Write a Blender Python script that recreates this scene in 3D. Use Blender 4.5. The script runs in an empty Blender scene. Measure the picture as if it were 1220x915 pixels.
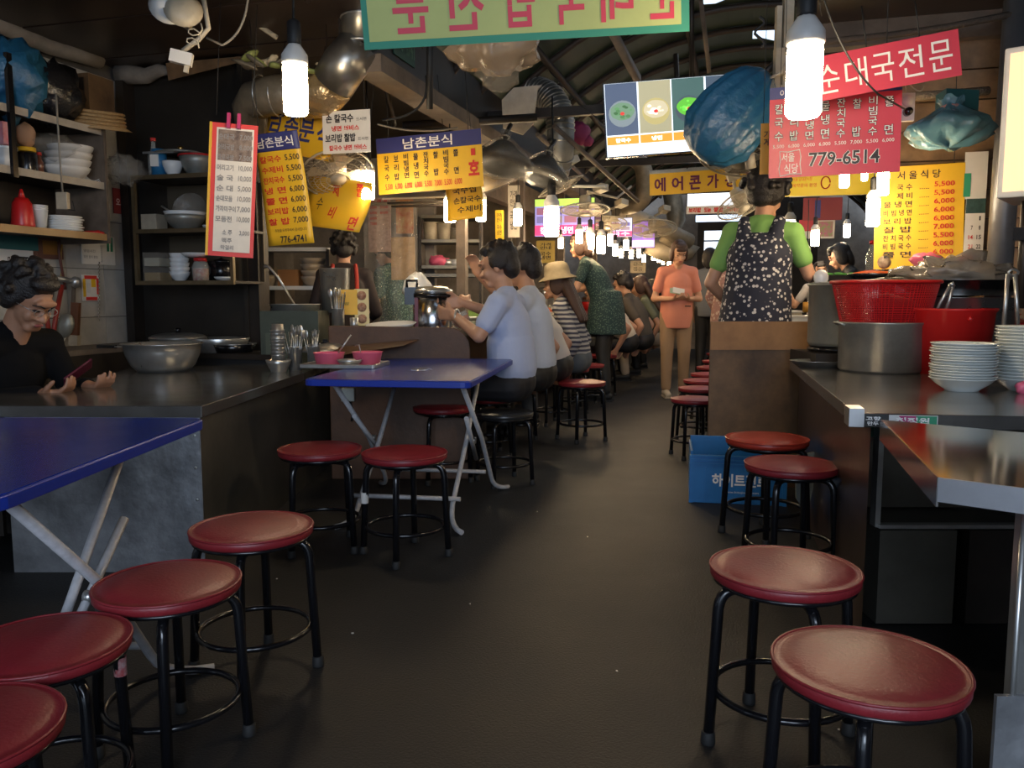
import bpy, bmesh, math, random
from mathutils import Vector, Matrix, Euler, noise
random.seed(7)
C = bpy.context.scene.collection
R = math.radians
V = Vector
# ------------------------------------------------------------------ camera, world, light, exposure
FPX, HZ, CAMZ = 985.0, 353.0, 1.03
PITCH = math.atan((457.5 - HZ) / FPX)
cam_data = bpy.data.cameras.new('camera'); cam_data.sensor_width = 36; cam_data.lens = FPX / 1220 * 36
cam_data.clip_start = 0.02; cam_data.clip_end = 200
cam = bpy.data.objects.new('camera', cam_data); C.objects.link(cam)
cam.location = (0, 0, CAMZ); cam.rotation_euler = (math.pi / 2 - PITCH, 0, 0)
bpy.context.scene.camera = cam
vs = bpy.context.scene.view_settings
vs.view_transform = 'Standard'; vs.look = 'None'; vs.exposure = 0.45; vs.gamma = 1; vs.use_curve_mapping = False
bpy.context.scene.cycles.use_denoising = True
bpy.context.scene.cycles.max_bounces = 6
w = bpy.data.worlds.new('daylight'); bpy.context.scene.world = w; w.use_nodes = True
w.node_tree.nodes['Background'].inputs[0].default_value = (0.62, 0.78, 1.0, 1)
w.node_tree.nodes['Background'].inputs[1].default_value = 1.3
def area(name, loc, rot, sx, sy, power, col):
    l = bpy.data.lights.new(name, 'AREA'); l.shape = 'RECTANGLE'; l.size = sx; l.size_y = sy; l.energy = power; l.color = col
    o = bpy.data.objects.new(name, l); C.objects.link(o); o.location = loc; o.rotation_euler = rot; return o
# daylight coming in through the open market entrance behind the photographer
area('entrance_daylight', (0.3, -3.6, 2.3), (R(72), 0, 0), 3.2, 1.8, 115, (0.72, 0.83, 1.0))
# daylight through the torn roof skin over the aisle
area('roof_daylight', (2.2, 9.0, 3.25), (0, 0, 0), 1.2, 5.0, 12, (0.8, 0.9, 1.0))

# ------------------------------------------------------------------ helpers
AISLE = -R(15.6)                       # heading of the aisle
A_ = V((math.sin(-AISLE), math.cos(AISLE), 0)); B_ = V((math.cos(AISLE), math.sin(AISLE), 0))
cp, sp = math.cos(PITCH), math.sin(PITCH)
def ray(px, py):
    u, v = (px - 610) / FPX, (457.5 - py) / FPX
    return V((u, cp + v * sp, -sp + v * cp))
def at(px, py, Y):
    d = ray(px, py); k = Y / d.y; return V((d.x * k, Y, CAMZ + d.z * k))
def atz(px, py, z):
    d = ray(px, py); k = (z - CAMZ) / d.z; return V((d.x * k, d.y * k, z))
def st(s, t, z=0):                     # aisle coordinates: s along, t across to the right
    v = A_ * s + B_ * t; v.z = z; return v
MATS = {}
def mat(name, col, rough=.6, metal=0., var=0., vscale=8., bump=0., bscale=30., col2=None, emit=0., trans=0., alpha=1., coat=0., spec=None, rvar=0.):
    if name in MATS: return MATS[name]
    m = bpy.data.materials.new(name); m.use_nodes = True; nt = m.node_tree; b = nt.nodes['Principled BSDF']
    b.inputs['Base Color'].default_value = (*col, 1); b.inputs['Roughness'].default_value = rough; b.inputs['Metallic'].default_value = metal
    if coat: b.inputs['Coat Weight'].default_value = coat; b.inputs['Coat Roughness'].default_value = .12
    if trans: b.inputs['Transmission Weight'].default_value = trans
    if alpha < 1: b.inputs['Alpha'].default_value = alpha
    if spec is not None: b.inputs['Specular IOR Level'].default_value = spec
    if emit: b.inputs['Emission Color'].default_value = (*col, 1); b.inputs['Emission Strength'].default_value = emit
    tc = nt.nodes.new('ShaderNodeTexCoord')
    if var or col2:
        n = nt.nodes.new('ShaderNodeTexNoise'); n.inputs['Scale'].default_value = vscale; n.inputs['Detail'].default_value = 6; n.inputs['Roughness'].default_value = .65
        nt.links.new(tc.outputs['Object'], n.inputs['Vector'])
        r = nt.nodes.new('ShaderNodeValToRGB'); r.color_ramp.elements[0].position = .33; r.color_ramp.elements[1].position = .68
        c2 = col2 or tuple(c * (1 - var) for c in col)
        r.color_ramp.elements[0].color = (*c2, 1); r.color_ramp.elements[1].color = (*col, 1)
        nt.links.new(n.outputs['Fac'], r.inputs[0]); nt.links.new(r.outputs[0], b.inputs['Base Color'])
        if rvar:
            mr = nt.nodes.new('ShaderNodeMapRange'); mr.inputs['To Min'].default_value = rough - rvar; mr.inputs['To Max'].default_value = rough + rvar
            nt.links.new(n.outputs['Fac'], mr.inputs[0]); nt.links.new(mr.outputs[0], b.inputs['Roughness'])
    if bump:
        n2 = nt.nodes.new('ShaderNodeTexNoise'); n2.inputs['Scale'].default_value = bscale; n2.inputs['Detail'].default_value = 5
        nt.links.new(tc.outputs['Object'], n2.inputs['Vector'])
        bp = nt.nodes.new('ShaderNodeBump'); bp.inputs['Strength'].default_value = bump; bp.inputs['Distance'].default_value = .01
        nt.links.new(n2.outputs['Fac'], bp.inputs['Height']); nt.links.new(bp.outputs[0], b.inputs['Normal'])
    MATS[name] = m; return m
def cells(name, base, spot, scale=60., thr=.35, rough=.8, ground2=None):      # printed cloth: spots on a ground
    if name in MATS: return MATS[name]
    m = mat(name, base, rough); nt = m.node_tree; b = nt.nodes['Principled BSDF']; tc = nt.nodes.new('ShaderNodeTexCoord')
    v = nt.nodes.new('ShaderNodeTexVoronoi'); v.inputs['Scale'].default_value = scale; nt.links.new(tc.outputs['Object'], v.inputs['Vector'])
    r = nt.nodes.new('ShaderNodeValToRGB'); r.color_ramp.elements[0].position = thr; r.color_ramp.elements[1].position = thr + .06
    r.color_ramp.elements[0].color = (*spot, 1); r.color_ramp.elements[1].color = (*base, 1)
    nt.links.new(v.outputs['Distance'], r.inputs[0]); nt.links.new(r.outputs[0], b.inputs['Base Color']); return m
def stripes(name, c1, c2, scale=30.):
    if name in MATS: return MATS[name]
    m = mat(name, c1, .85); nt = m.node_tree; b = nt.nodes['Principled BSDF']; tc = nt.nodes.new('ShaderNodeTexCoord')
    v = nt.nodes.new('ShaderNodeTexWave'); v.bands_direction = 'Z'; v.inputs['Scale'].default_value = scale; v.inputs['Distortion'].default_value = 1.5
    nt.links.new(tc.outputs['Object'], v.inputs['Vector'])
    r = nt.nodes.new('ShaderNodeValToRGB'); r.color_ramp.elements[0].position = .45; r.color_ramp.elements[1].position = .55
    r.color_ramp.elements[0].color = (*c1, 1); r.color_ramp.elements[1].color = (*c2, 1)
    nt.links.new(v.outputs[0], r.inputs[0]); nt.links.new(r.outputs[0], b.inputs['Base Color']); return m
def srgb(h):
    h = h.lstrip('#'); f = lambda c: c / 12.92 if c <= .04045 else ((c + .055) / 1.055) ** 2.4
    return tuple(f(int(h[i:i + 2], 16) / 255) for i in (0, 2, 4))
class MB:
    def __init__(s): s.v = []; s.f = []; s.sm = []
    def add(s, vs, fs, smooth=False):
        n = len(s.v); s.v += [V(v) for v in vs]; s.f += [tuple(i + n for i in f) for f in fs]; s.sm += [smooth] * len(fs); return s
    def box(s, c, d, rz=0, M=None):
        x, y, z = d[0] / 2, d[1] / 2, d[2] / 2
        vs = [V((a * x, b * y, e * z)) for e in (-1, 1) for b in (-1, 1) for a in (-1, 1)]
        m = Matrix.Translation(c) @ (M if M is not None else Matrix.Rotation(rz, 4, 'Z'))
        return s.add([m @ v for v in vs], [(0, 2, 3, 1), (4, 5, 7, 6), (0, 1, 5, 4), (2, 6, 7, 3), (0, 4, 6, 2), (1, 3, 7, 5)])
    def tube(s, pts, r, n=8, closed=False, cap=True):
        pts = [V(p) for p in pts]; k = len(pts); rs = r if isinstance(r, (list, tuple)) else [r] * k
        rings = []; up = None
        for i, p in enumerate(pts):
            a = pts[(i - 1) % k] if (closed or i > 0) else p; b = pts[(i + 1) % k] if (closed or i < k - 1) else p
            d = (b - a).normalized() if (b - a).length > 1e-9 else V((0, 0, 1))
            if up is None: up = d.orthogonal().normalized()
            up = (up - d * up.dot(d)); up = up.normalized() if up.length > 1e-6 else d.orthogonal().normalized()
            q = d.cross(up); rings.append([p + (up * math.cos(t) + q * math.sin(t)) * rs[i] for t in [2 * math.pi * j / n for j in range(n)]])
        vs = [v for rg in rings for v in rg]; fs = []
        for i in range(k if closed else k - 1):
            i2 = (i + 1) % k
            for j in range(n): fs.append((i * n + j, i * n + (j + 1) % n, i2 * n + (j + 1) % n, i2 * n + j))
        base = len(s.v); s.add(vs, fs, True)
        if cap and not closed:
            s.f.append(tuple(base + j for j in reversed(range(n)))); s.sm.append(False)
            s.f.append(tuple(base + (k - 1) * n + j for j in range(n))); s.sm.append(False)
        return s
    def lathe(s, prof, n=24, c=(0, 0, 0), M=None, smooth=True, sx=1, sy=1, caps=True):
        m = Matrix.Translation(c) @ (M if M is not None else Matrix())
        vs = []; fs = []; k = len(prof)
        for (r, z) in prof:
            for j in range(n):
                t = 2 * math.pi * j / n; vs.append(m @ V((r * math.cos(t) * sx, r * math.sin(t) * sy, z)))
        for i in range(k - 1):
            for j in range(n): fs.append((i * n + j, i * n + (j + 1) % n, (i + 1) * n + (j + 1) % n, (i + 1) * n + j))
        base = len(s.v); s.add(vs, fs, smooth)
        if caps:
            if prof[0][0] > 1e-5: s.f.append(tuple(base + j for j in reversed(range(n)))); s.sm.append(False)
            if prof[-1][0] > 1e-5: s.f.append(tuple(base + (k - 1) * n + j for j in range(n))); s.sm.append(False)
        return s
    def prism(s, poly, z0, z1, M=None):
        n = len(poly); m = M if M is not None else Matrix()
        vs = [m @ V((p[0], p[1], z)) for z in (z0, z1) for p in poly]
        fs = [tuple(reversed(range(n))), tuple(range(n, 2 * n))] + [(i, (i + 1) % n, n + (i + 1) % n, n + i) for i in range(n)]
        return s.add(vs, fs)
    def ell(s, c, r, n=16, M=None, jit=0., seed=0, fr=3.):
        m = Matrix.Translation(c) @ (M if M is not None else Matrix()); vs = []; fs = []; h = n // 2
        r = r if isinstance(r, (tuple, list, Vector)) else (r, r, r)
        for i in range(h + 1):
            a = math.pi * i / h
            for j in range(n):
                b = 2 * math.pi * j / n; d = V((math.sin(a) * math.cos(b), math.sin(a) * math.sin(b), -math.cos(a)))
                k = 1 + (jit * noise.noise(d * fr + V((seed * 7.3, 0, 0))) if jit else 0)
                vs.append(m @ V((d.x * r[0] * k, d.y * r[1] * k, d.z * r[2] * k)))
        for i in range(h):
            for j in range(n): fs.append((i * n + j, i * n + (j + 1) % n, (i + 1) * n + (j + 1) % n, (i + 1) * n + j))
        return s.add(vs, fs, True)
    def mesh(s, name, m):
        me = bpy.data.meshes.new(name); me.from_pydata([tuple(v) for v in s.v], [], s.f); me.polygons.foreach_set('use_smooth', s.sm)
        me.materials.append(m); me.update(); return me
    def build(s, name, m, parent=None, loc=None, rz=0, bev=0):
        o = bpy.data.objects.new(name, s.mesh(name, m)); C.objects.link(o)
        if parent: o.parent = parent
        if loc is not None: o.location = loc
        if rz: o.rotation_euler.z = rz
        if bev:
            b = o.modifiers.new('bevel', 'BEVEL'); b.width = bev; b.segments = 2; b.limit_method = 'ANGLE'
        return o
def empty(name, loc=(0, 0, 0), rz=0):
    o = bpy.data.objects.new(name, None); C.objects.link(o); o.location = loc; o.rotation_euler.z = rz; o.empty_display_size = .1; return o
def tag(o, label, cat, group=None, kind=None):
    o['label'] = label; o['category'] = cat
    if group: o['group'] = group
    if kind: o['kind'] = kind
    return o
def struct(o): o['kind'] = 'structure'; return o
def kids(o): return [c for c in bpy.data.objects if c.parent == o]
def copy_tree(o, parent=None, memo={}):
    c = o.copy(); C.objects.link(c); c.parent = parent
    for ch in list(o.children): copy_tree(ch, c)
    return c
def dup(o, loc, rz=0, label=None, group=None, s=1, name=None):
    c = copy_tree(o); c.location = loc; c.rotation_euler.z = rz; c.scale = (s, s, s)
    if label: c['label'] = label
    if group: c['group'] = group
    if name: c.name = name
    return c
def bezp(p0, p1, p2, n=8): 
    p0, p1, p2 = V(p0), V(p1), V(p2); return [p0 * (1 - t) ** 2 + p1 * 2 * t * (1 - t) + p2 * t * t for t in [i / n for i in range(n + 1)]]
def sag(p0, p1, d, n=10):
    p0, p1 = V(p0), V(p1); return [p0.lerp(p1, i / n) - V((0, 0, d * 4 * (i / n) * (1 - i / n))) for i in range(n + 1)]
TXT = {}
def glyphs(body, bold=.0):
    k = (body, bold)
    if k not in TXT:
        c = bpy.data.curves.new('t', 'FONT'); c.body = body; c.offset = bold; c.resolution_u = 2; c.space_line = .95
        o = bpy.data.objects.new('t', c); me = bpy.data.meshes.new_from_object(o)
        vs = [v.co.copy() for v in me.vertices]; fs = [tuple(p.vertices) for p in me.polygons]
        bpy.data.objects.remove(o); bpy.data.curves.remove(c); bpy.data.meshes.remove(me); TXT[k] = (vs, fs)
    return TXT[k]
def lettering(items, w, h, m, parent, z=.004, name='lettering', mirror=False, warp=None):
    """items: (text, x0, y0, x1, y1) in fractions of the board from its top left; board lies in local XZ facing -Y"""
    mb = MB()
    for it in items:
        body, x0, y0, x1, y1 = it[:5]; bold = it[5] if len(it) > 5 else .015
        vs, fs = glyphs(body, bold)
        if not vs: continue
        ax = min(v.x for v in vs); bx = max(v.x for v in vs); ay = min(v.y for v in vs); by = max(v.y for v in vs)
        out = []
        for v in vs:
            fx = (v.x - ax) / max(bx - ax, 1e-6); fy = (v.y - ay) / max(by - ay, 1e-6)
            X = x0 + (x1 - x0) * fx; Y = y1 + (y0 - y1) * fy
            if mirror: X = x0 + x1 - X
            out.append(V(((X - .5) * w, -z, (.5 - Y) * h)))
        if warp: out = [warp(p) for p in out]
        mb.add(out, fs)
    return mb.build(name, m, parent)
def panel(x0, y0, x1, y1, w, h, z=.003):                       # flat print rectangle on a board, fractions
    return ((x0 + x1) / 2 - .5) * w, -z, (.5 - (y0 + y1) / 2) * h, (x1 - x0) * w, (y1 - y0) * h
def board(name, label, cat, loc, w, h, m, yaw=AISLE, roll=0, pitch=0, th=.006, rad=0):
    o = empty(name, loc); o.rotation_euler = Euler((pitch, roll, yaw), 'XYZ'); tag(o, label, cat)
    if rad:
        pts = []
        for cx, cz, a0 in ((w / 2 - rad, h / 2 - rad, 0), (-w / 2 + rad, h / 2 - rad, 90), (-w / 2 + rad, -h / 2 + rad, 180), (w / 2 - rad, -h / 2 + rad, 270)):
            for k in range(5): a = R(a0 + k * 22.5); pts.append((cx + rad * math.cos(a), cz + rad * math.sin(a)))
        MB().prism(pts, -th, 0, Matrix.Rotation(R(90), 4, 'X')).build('board', m, o).location = (0, 0, 0)
    else: MB().box((0, th / 2, 0), (w, th, h)).build('board', m, o)
    return o
def patch(o, x0, y0, x1, y1, w, h, m, z=.002, name='printed_panel'):
    cx, _, cz, pw, ph = panel(x0, y0, x1, y1, w, h)
    return MB().box((cx, -z / 2, cz), (pw, z, ph)).build(name, m, o)
def wpx(n, px, Y, yaw=AISLE):                                   # world length of n pixels on a board of that yaw
    u = (px - 610) / FPX; return n * Y / FPX / (math.cos(yaw) - u * math.sin(yaw))
# ------------------------------------------------------------------ materials
M = dict(
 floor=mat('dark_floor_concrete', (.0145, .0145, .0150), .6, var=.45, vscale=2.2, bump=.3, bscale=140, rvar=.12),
 ceil=mat('sooty_brown_ceiling', (.040, .026, .020), .35, var=.4, vscale=1.5, bump=.1, bscale=6),
 sooty=mat('sooty_metal_sheet', (.035, .029, .023), .5, .3, var=.4, vscale=3),
 tile=mat('white_wall_tile', (.50, .47, .42), .3, var=.3, vscale=4, coat=.2),
 grout=mat('dirty_grout', (.10, .09, .08), .9, var=.4),
 steel=mat('brushed_steel', (.60, .60, .58), .3, .8, var=.3, vscale=6, rvar=.1),
 steeldk=mat('worn_counter_steel', (.28, .27, .255), .17, .75, var=.45, vscale=3.5, rvar=.08, bump=.10, bscale=5),
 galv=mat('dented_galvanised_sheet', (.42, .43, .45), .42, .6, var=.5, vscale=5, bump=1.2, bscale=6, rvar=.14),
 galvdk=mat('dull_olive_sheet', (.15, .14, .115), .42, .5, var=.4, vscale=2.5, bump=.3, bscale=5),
 black=mat('black_paint', (.008, .008, .010), .22, .2, coat=.3),
 blackm=mat('black_matt', (.010, .010, .011), .6),
 rubber=mat('black_rubber', (.012, .012, .012), .7),
 red=mat('red_vinyl', (.27, .020, .028), .40, var=.35, vscale=5, bump=.12, bscale=120, rvar=.06),
 redo=mat('orange_red_vinyl', (.38, .035, .02), .36, var=.3, vscale=5, bump=.1, bscale=120),
 blackv=mat('black_vinyl', (.02, .02, .022), .3, coat=.3),
 blue=mat('blue_laminate', (.012, .042, .34), .24, var=.45, vscale=3, rvar=.08, bump=.05, bscale=20),
 blueedge=mat('blue_edge_band', (.010, .035, .33), .35),
 white=mat('white_enamel_tube', (.52, .52, .54), .35, var=.25, vscale=30),
 wood=mat('worn_brown_plywood', (.115, .052, .022), .55, var=.5, vscale=3, bump=.15, bscale=40),
 woodp=mat('panel_plywood', (.21, .12, .055), .5, col2=(.06, .034, .018), vscale=2.6, bump=.15, bscale=30),
 beam=mat('dusty_beam', (.16, .12, .09), .7, var=.5, vscale=6),
 dark=mat('dark_brown_metal', (.03, .022, .017), .5, .2, var=.4),
 green=mat('green_roof_sheet', (.030, .048, .026), .55, var=.45, vscale=2.5),
 rib=mat('rusty_roof_rib', (.045, .03, .022), .6, .2, var=.4),
 duct=mat('galvanised_duct', (.42, .40, .36), .33, .9, var=.4, vscale=4, rvar=.1),
 ductold=mat('greasy_flexible_duct', (.30, .25, .18), .5, .5, var=.5, vscale=6, bump=.3, bscale=20),
 plaster=mat('grimy_plaster', (.36, .31, .26), .8, var=.5, vscale=3, bump=.3, bscale=12),
 planks=mat('brown_plank', (.30, .175, .085), .6, var=.5, vscale=6, bump=.2, bscale=30),
 letk=mat('dark_lettering', (.02, .015, .02), .6), letr=mat('red_lettering', (.6, .03, .02), .6), letw=mat('white_lettering', (.8, .78, .75), .6),
 letg=mat('grey_lettering', (.25, .24, .24), .6), letp=mat('pink_lettering', (.72, .06, .10), .6), navy=mat('navy_print', (.03, .035, .16), .5),
 yel=mat('yellow_sign_print', (.78, .46, .02), .45, var=.12, vscale=4), wht=mat('white_board', (.72, .68, .62), .5, var=.1),
 redb=mat('red_sign_print', (.52, .022, .045), .45), redf=mat('red_border_print', (.65, .04, .03), .45),
 plastic=mat('white_plastic', (.62, .60, .57), .4), dirtyp=mat('yellowed_plastic', (.45, .38, .28), .5, var=.3),
 cream=mat('cream_fan_plastic', (.48, .42, .32), .45, var=.25), bulb=mat('lamp_tube_glow', (1.0, .78, .50), emit=55), bulbfar=mat('far_lamp_glow', (1.0, .70, .38), emit=55),
 cord=mat('grey_cord', (.25, .22, .18), .6), cordk=mat('black_cord', (.012, .012, .012), .6),
 ceramic=mat('white_ceramic', (.72, .73, .72), .22, coat=.3), melamine=mat('pale_melamine', (.66, .70, .68), .25, coat=.2),
 redp=mat('red_plastic', (.50, .012, .012), .35), pink=mat('pink_plastic', (.75, .13, .23), .35), bluep=mat('blue_crate_plastic', (.01, .15, .42), .45, var=.2),
 alu=mat('hammered_aluminium', (.42, .41, .38), .38, .75, var=.3, vscale=8, rvar=.08), aluold=mat('dull_aluminium', (.36, .36, .32), .45, .6, var=.25),
)
def film(name, col, alpha, rough=.15):
    if name in MATS: return MATS[name]
    m = mat(name, col, rough, bump=1.6, bscale=16, spec=.7); m.node_tree.nodes['Principled BSDF'].inputs['Alpha'].default_value = alpha; return m
M['film'] = film('clear_plastic_film', (.45, .41, .35), .22); M['bluefilm'] = film('blue_plastic_film', (.02, .12, .24), .96, .33)
M['blackfilm'] = film('black_plastic_film', (.012, .012, .014), 1.0, .2); M['glass'] = film('jar_glass', (.6, .6, .55), .35, .05)

# ------------------------------------------------------------------ setting
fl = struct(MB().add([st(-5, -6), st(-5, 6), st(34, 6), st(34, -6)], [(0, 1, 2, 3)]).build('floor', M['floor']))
CZ = 2.49
def abox(name, s0, s1, t0, t1, z0, z1, m, parent=None, bev=0):    # aisle-aligned box
    o = MB().box((0, 0, 0), (t1 - t0, s1 - s0, z1 - z0)).build(name, m, parent, st((s0 + s1) / 2, (t0 + t1) / 2, (z0 + z1) / 2), AISLE, bev); return o
# left stall ceiling: dark planks running across
cl = struct(empty('ceiling', (0, 0, 0)))
abox('ceiling_backing', -2, 4.75, -4.2, -1.85, CZ + .02, CZ + .08, M['ceil'], cl); abox('ceiling_backing', -2, 4.05, -1.85, -1.35, CZ + .02, CZ + .08, M['ceil'], cl)
for i in range(22):
    s = -2 + i * .305; o = abox('plank', s + .004, s + .30, -4.2, -1.35 if s < 3.8 else -1.9, CZ - .003 - .004 * (i % 2), CZ + .02, M['ceil'], cl)
# right stall ceiling
cr = struct(empty('ceiling', (0, 0, 0)))
abox('ceiling_backing', -2, 5.0, .27, 3.4, CZ + .02, CZ + .08, M['ceil'], cr)
for i in range(12):
    s = -2 + i * .58; abox('plank', s + .004, s + .576, .27, 3.4, CZ - .003 * (i % 2), CZ + .02, M['ceil'], cr)
# left wall of big white tiles
TW = -3.92
wl = struct(empty('wall_left', (0, 0, 0)))
abox('wall_backing', -1, 4.7, TW - .12, TW - .012, 0, CZ, M['grout'], wl)
tile_me = MB().box((0, 0, 0), (.014, .296, .296)).mesh('tile', M['tile'])
for i in range(16):
    for k in range(8):
        s = 4.7 - .15 - i * .3; z = .15 + k * .3
        o = bpy.data.objects.new('tile', tile_me); C.objects.link(o); o.parent = wl; o.location = st(s, TW - .006 + random.uniform(-.001, .001), z); o.rotation_euler.z = AISLE
# dark sheet-metal partition behind the first stall
wb = struct(empty('wall_back', (0, 0, 0)))
abox('metal_panel', 4.66, 4.72, TW - .1, -2.98, 0, CZ, M['sooty'], wb)
abox('corner_post', 4.56, 4.66, -3.90, -3.84, 0, CZ - .05, M['dark'], wb)
abox('edge_post', 4.58, 4.70, -2.99, -2.92, 0, CZ, M['dark'], wb)
abox('edge_post', 4.57, 4.66, -3.02, -2.99, 0, CZ, M['sooty'], wb)
# crumpled plaster where the wall meets the ceiling
struct(MB().tube([st(s, TW + .05, CZ - .03 + .012 * math.sin(s * 9)) for s in [1 + .2 * i for i in range(18)]], .045, 8).build('trim_1', M['plaster']))
struct(MB().tube([st(4.6, TW + .03 + .1 * i, CZ - .04 - .015 * (i % 3)) for i in range(5)], [.07, .06, .05, .04, .02], 8).build('trim_2', M['plaster']))
struct(MB().add([st(4.54, -3.5, CZ - .02), st(4.54, -2.95, CZ - .02), st(4.54, -2.95, CZ - .05), st(4.56, -3.5, CZ - .12), st(4.62, -3.5, CZ - .02), st(4.62, -2.95, CZ - .02)], [(0, 1, 2, 3), (0, 3, 4), (0, 4, 5, 1)]).build('trim_3', M['planks']))
# fascia beams along the aisle on the left
fb = struct(empty('trim_4', (0, 0, 0)))
abox('beam', 4.12, 15, -2.02, -1.86, 2.2, 2.29, M['beam'], fb); abox('fascia_board', 4.12, 15, -2.1, -2.0, 2.27, 2.75, M['dark'], fb)
abox('beam', 6.2, 15, -2.4, -2.3, 1.95, 2.22, M['beam'], fb)
for s in (5.9, 7.6, 9.4, 11.6): abox('post', s, s + .07, -2.08, -2.01, 0, 2.25, M['beam'], fb)
# back wall of the left row of stalls farther down, and its partitions
wf = struct(empty('wall_left', (0, 0, 0)))
abox('wall_sheet', 4.72, 16, -4.3, -4.2, 0, 2.6, M['plaster'], wf)
for s in (7.2, 9.8, 12.4): abox('partition', s, s + .06, -4.2, -2.75, 0, 2.3, M['plaster'], wf)
cd = struct(empty('ceiling', (0, 0, 0)))
abox('ceiling_sheet', 4.75, 16, -4.2, -2.1, 2.6, 2.66, M['dark'], cd)
# right side: plank partition behind the near right stall
wr = struct(empty('wall_right', (0, 0, 0)))
abox('wall_backing', 5.02, 5.08, .74, 3.6, 0, 2.5, M['dark'], wr)
for k in range(16):
    z = .05 + k * .155; abox('plank', 4.985 - .006 * (k % 3), 5.02, .74, 3.6, z, z + .148, M['planks'], wr)
abox('wall_sheet', -2, 5.0, 3.3, 3.4, 0, 2.5, M['plaster'], wr)
abox('wall_sheet', 4.96, 4.985, 1.98, 3.3, .6, 1.99, M['plaster'], wr)
ww = struct(empty('wall_right', (0, 0, 0)))
abox('wall_sheet', 5.1, 16, 3.9, 4.0, 0, 2.6, M['plaster'], ww); abox('partition', 10.6, 10.7, 1.5, 3.9, 0, 2.3, M['plaster'], ww)
abox('ceiling_sheet', 5.1, 16, 2.0, 3.9, 2.5, 2.56, M['planks'], ww)
abox('beam', 4.9, 5.0, .27, 3.4, 2.36, 2.49, M['beam'], ww); abox('beam', 5.2, 15, 1.92, 2.0, 2.3, 2.55, M['dark'], ww)
# vaulted roof: ribs, green sheets between them, torn places open to the sky
vt = struct(empty('ceiling', (0, 0, 0)))
HW, Z0, RISE = 2.15, 2.5, 1.0; RAD = (HW * HW + RISE * RISE) / (2 * RISE); TH = math.asin(HW / RAD)
def vp(s, a, off=0): return st(s, (RAD + off) * math.sin(a) - .0, Z0 + (RAD + off) * math.cos(a) - (RAD - RISE))
S0, DS, NB = 3.2, .62, 22
N_ = 12
holes = {(5, 7), (5, 8), (6, 5), (6, 6), (6, 8), (6, 9), (7, 9), (7, 10), (8, 6), (8, 7), (8, 9), (9, 8), (9, 9), (9, 10), (11, 7), (11, 8), (12, 6), (13, 8), (14, 7), (15, 9), (17, 8)}
for i in range(NB):
    s = S0 + i * DS
    MB().tube([vp(s, -TH + 2 * TH * j / 20, -.03) for j in range(21)], .028, 6).build('rib', M['rib'], vt)
    if i == NB - 1: break
    for j in range(N_):
        a0 = -TH + 2 * TH * j / N_; a1 = a0 + 2 * TH / N_ * 1.02
        if (i, j) in holes:
            # torn sheet: keep ragged strips, sky between
            random.seed(i * 31 + j); m = MB()
            e = [random.uniform(.1, .42) for _ in range(6)]
            for (f0, f1) in ((0, 1),):
                pts = []
                for q in range(5): a = a0 + (a1 - a0) * q / 4; pts += [vp(s, a), vp(s + DS * e[q] * .8, a)]
                m.add(pts, [(2 * q, 2 * q + 1, 2 * q + 3, 2 * q + 2) for q in range(4)])
                pts = []
                for q in range(5): a = a0 + (a1 - a0) * q / 4; pts += [vp(s + DS * (1 - e[5 - q] * .9), a), vp(s + DS * 1.02, a)]
                m.add(pts, [(2 * q, 2 * q + 1, 2 * q + 3, 2 * q + 2) for q in range(4)])
            m.build('torn_sheet', M['green'], vt); continue
        m = MB(); pts = []
        for q in range(3):
            a = a0 + (a1 - a0) * q / 2; pts += [vp(s, a), vp(s + DS * 1.02, a)]
        m.add(pts, [(0, 1, 3, 2), (2, 3, 5, 4)]); m.build('roof_sheet', M['green'], vt)
for a in (-.62, -.2, .3): MB().tube([vp(S0, a, -.09), vp(S0 + DS * (NB - 1), a, -.09)], .03, 4).build('purlin', M['rib'], vt)
# tie beams across and hangers for the screen
for s, z in ((6.45, 2.42), (9.2, 2.45), (12, 2.45)): abox('tie_beam', s, s + .06, -2.1, 2.1, z, z + .07, M['dark'], vt)
MB().tube([at(720, 20, 5.6), at(760, 95, 6.5)], .035, 4).build('brace', M['beam'], vt)
MB().tube([at(824, -30, 6.0), at(824, 100, 6.3)], .02, 4).build('brace', M['dark'], vt)
MB().tube([at(835, 0, 6.0), at(845, 85, 6.6)], .022, 4).build('brace', M['beam'], vt)
struct(MB().tube([at(480, 150, 6.1), at(640, 140, 6.1)], .03, 6).build('trim_5', M['dark']))
# far end of the passage
we = struct(empty('wall_end', (0, 0, 0)))
abox('wall_sheet', 16.6, 16.7, -4.3, -.9, 0, 3.6, M['plaster'], we); abox('wall_sheet', 16.6, 16.7, 1.3, 4.2, 0, 3.6, M['plaster'], we); abox('wall_sheet', 16.6, 16.7, -.9, 1.3, 0, 3.6, M['dark'], we)
# walls behind the photographer, either side of the market entrance
wz = struct(empty('wall_front', (0, 0, 0)))
abox('wall_sheet', -2.1, -2, -4.2, -1.7, 0, 2.5, M['plaster'], wz); abox('wall_sheet', -2.1, -2, 1.9, 3.4, 0, 2.5, M['plaster'], wz)
abox('roof_sheet', -2, 3.3, -1.9, .5, 2.95, 3.0, M['ceil'], wz)
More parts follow.
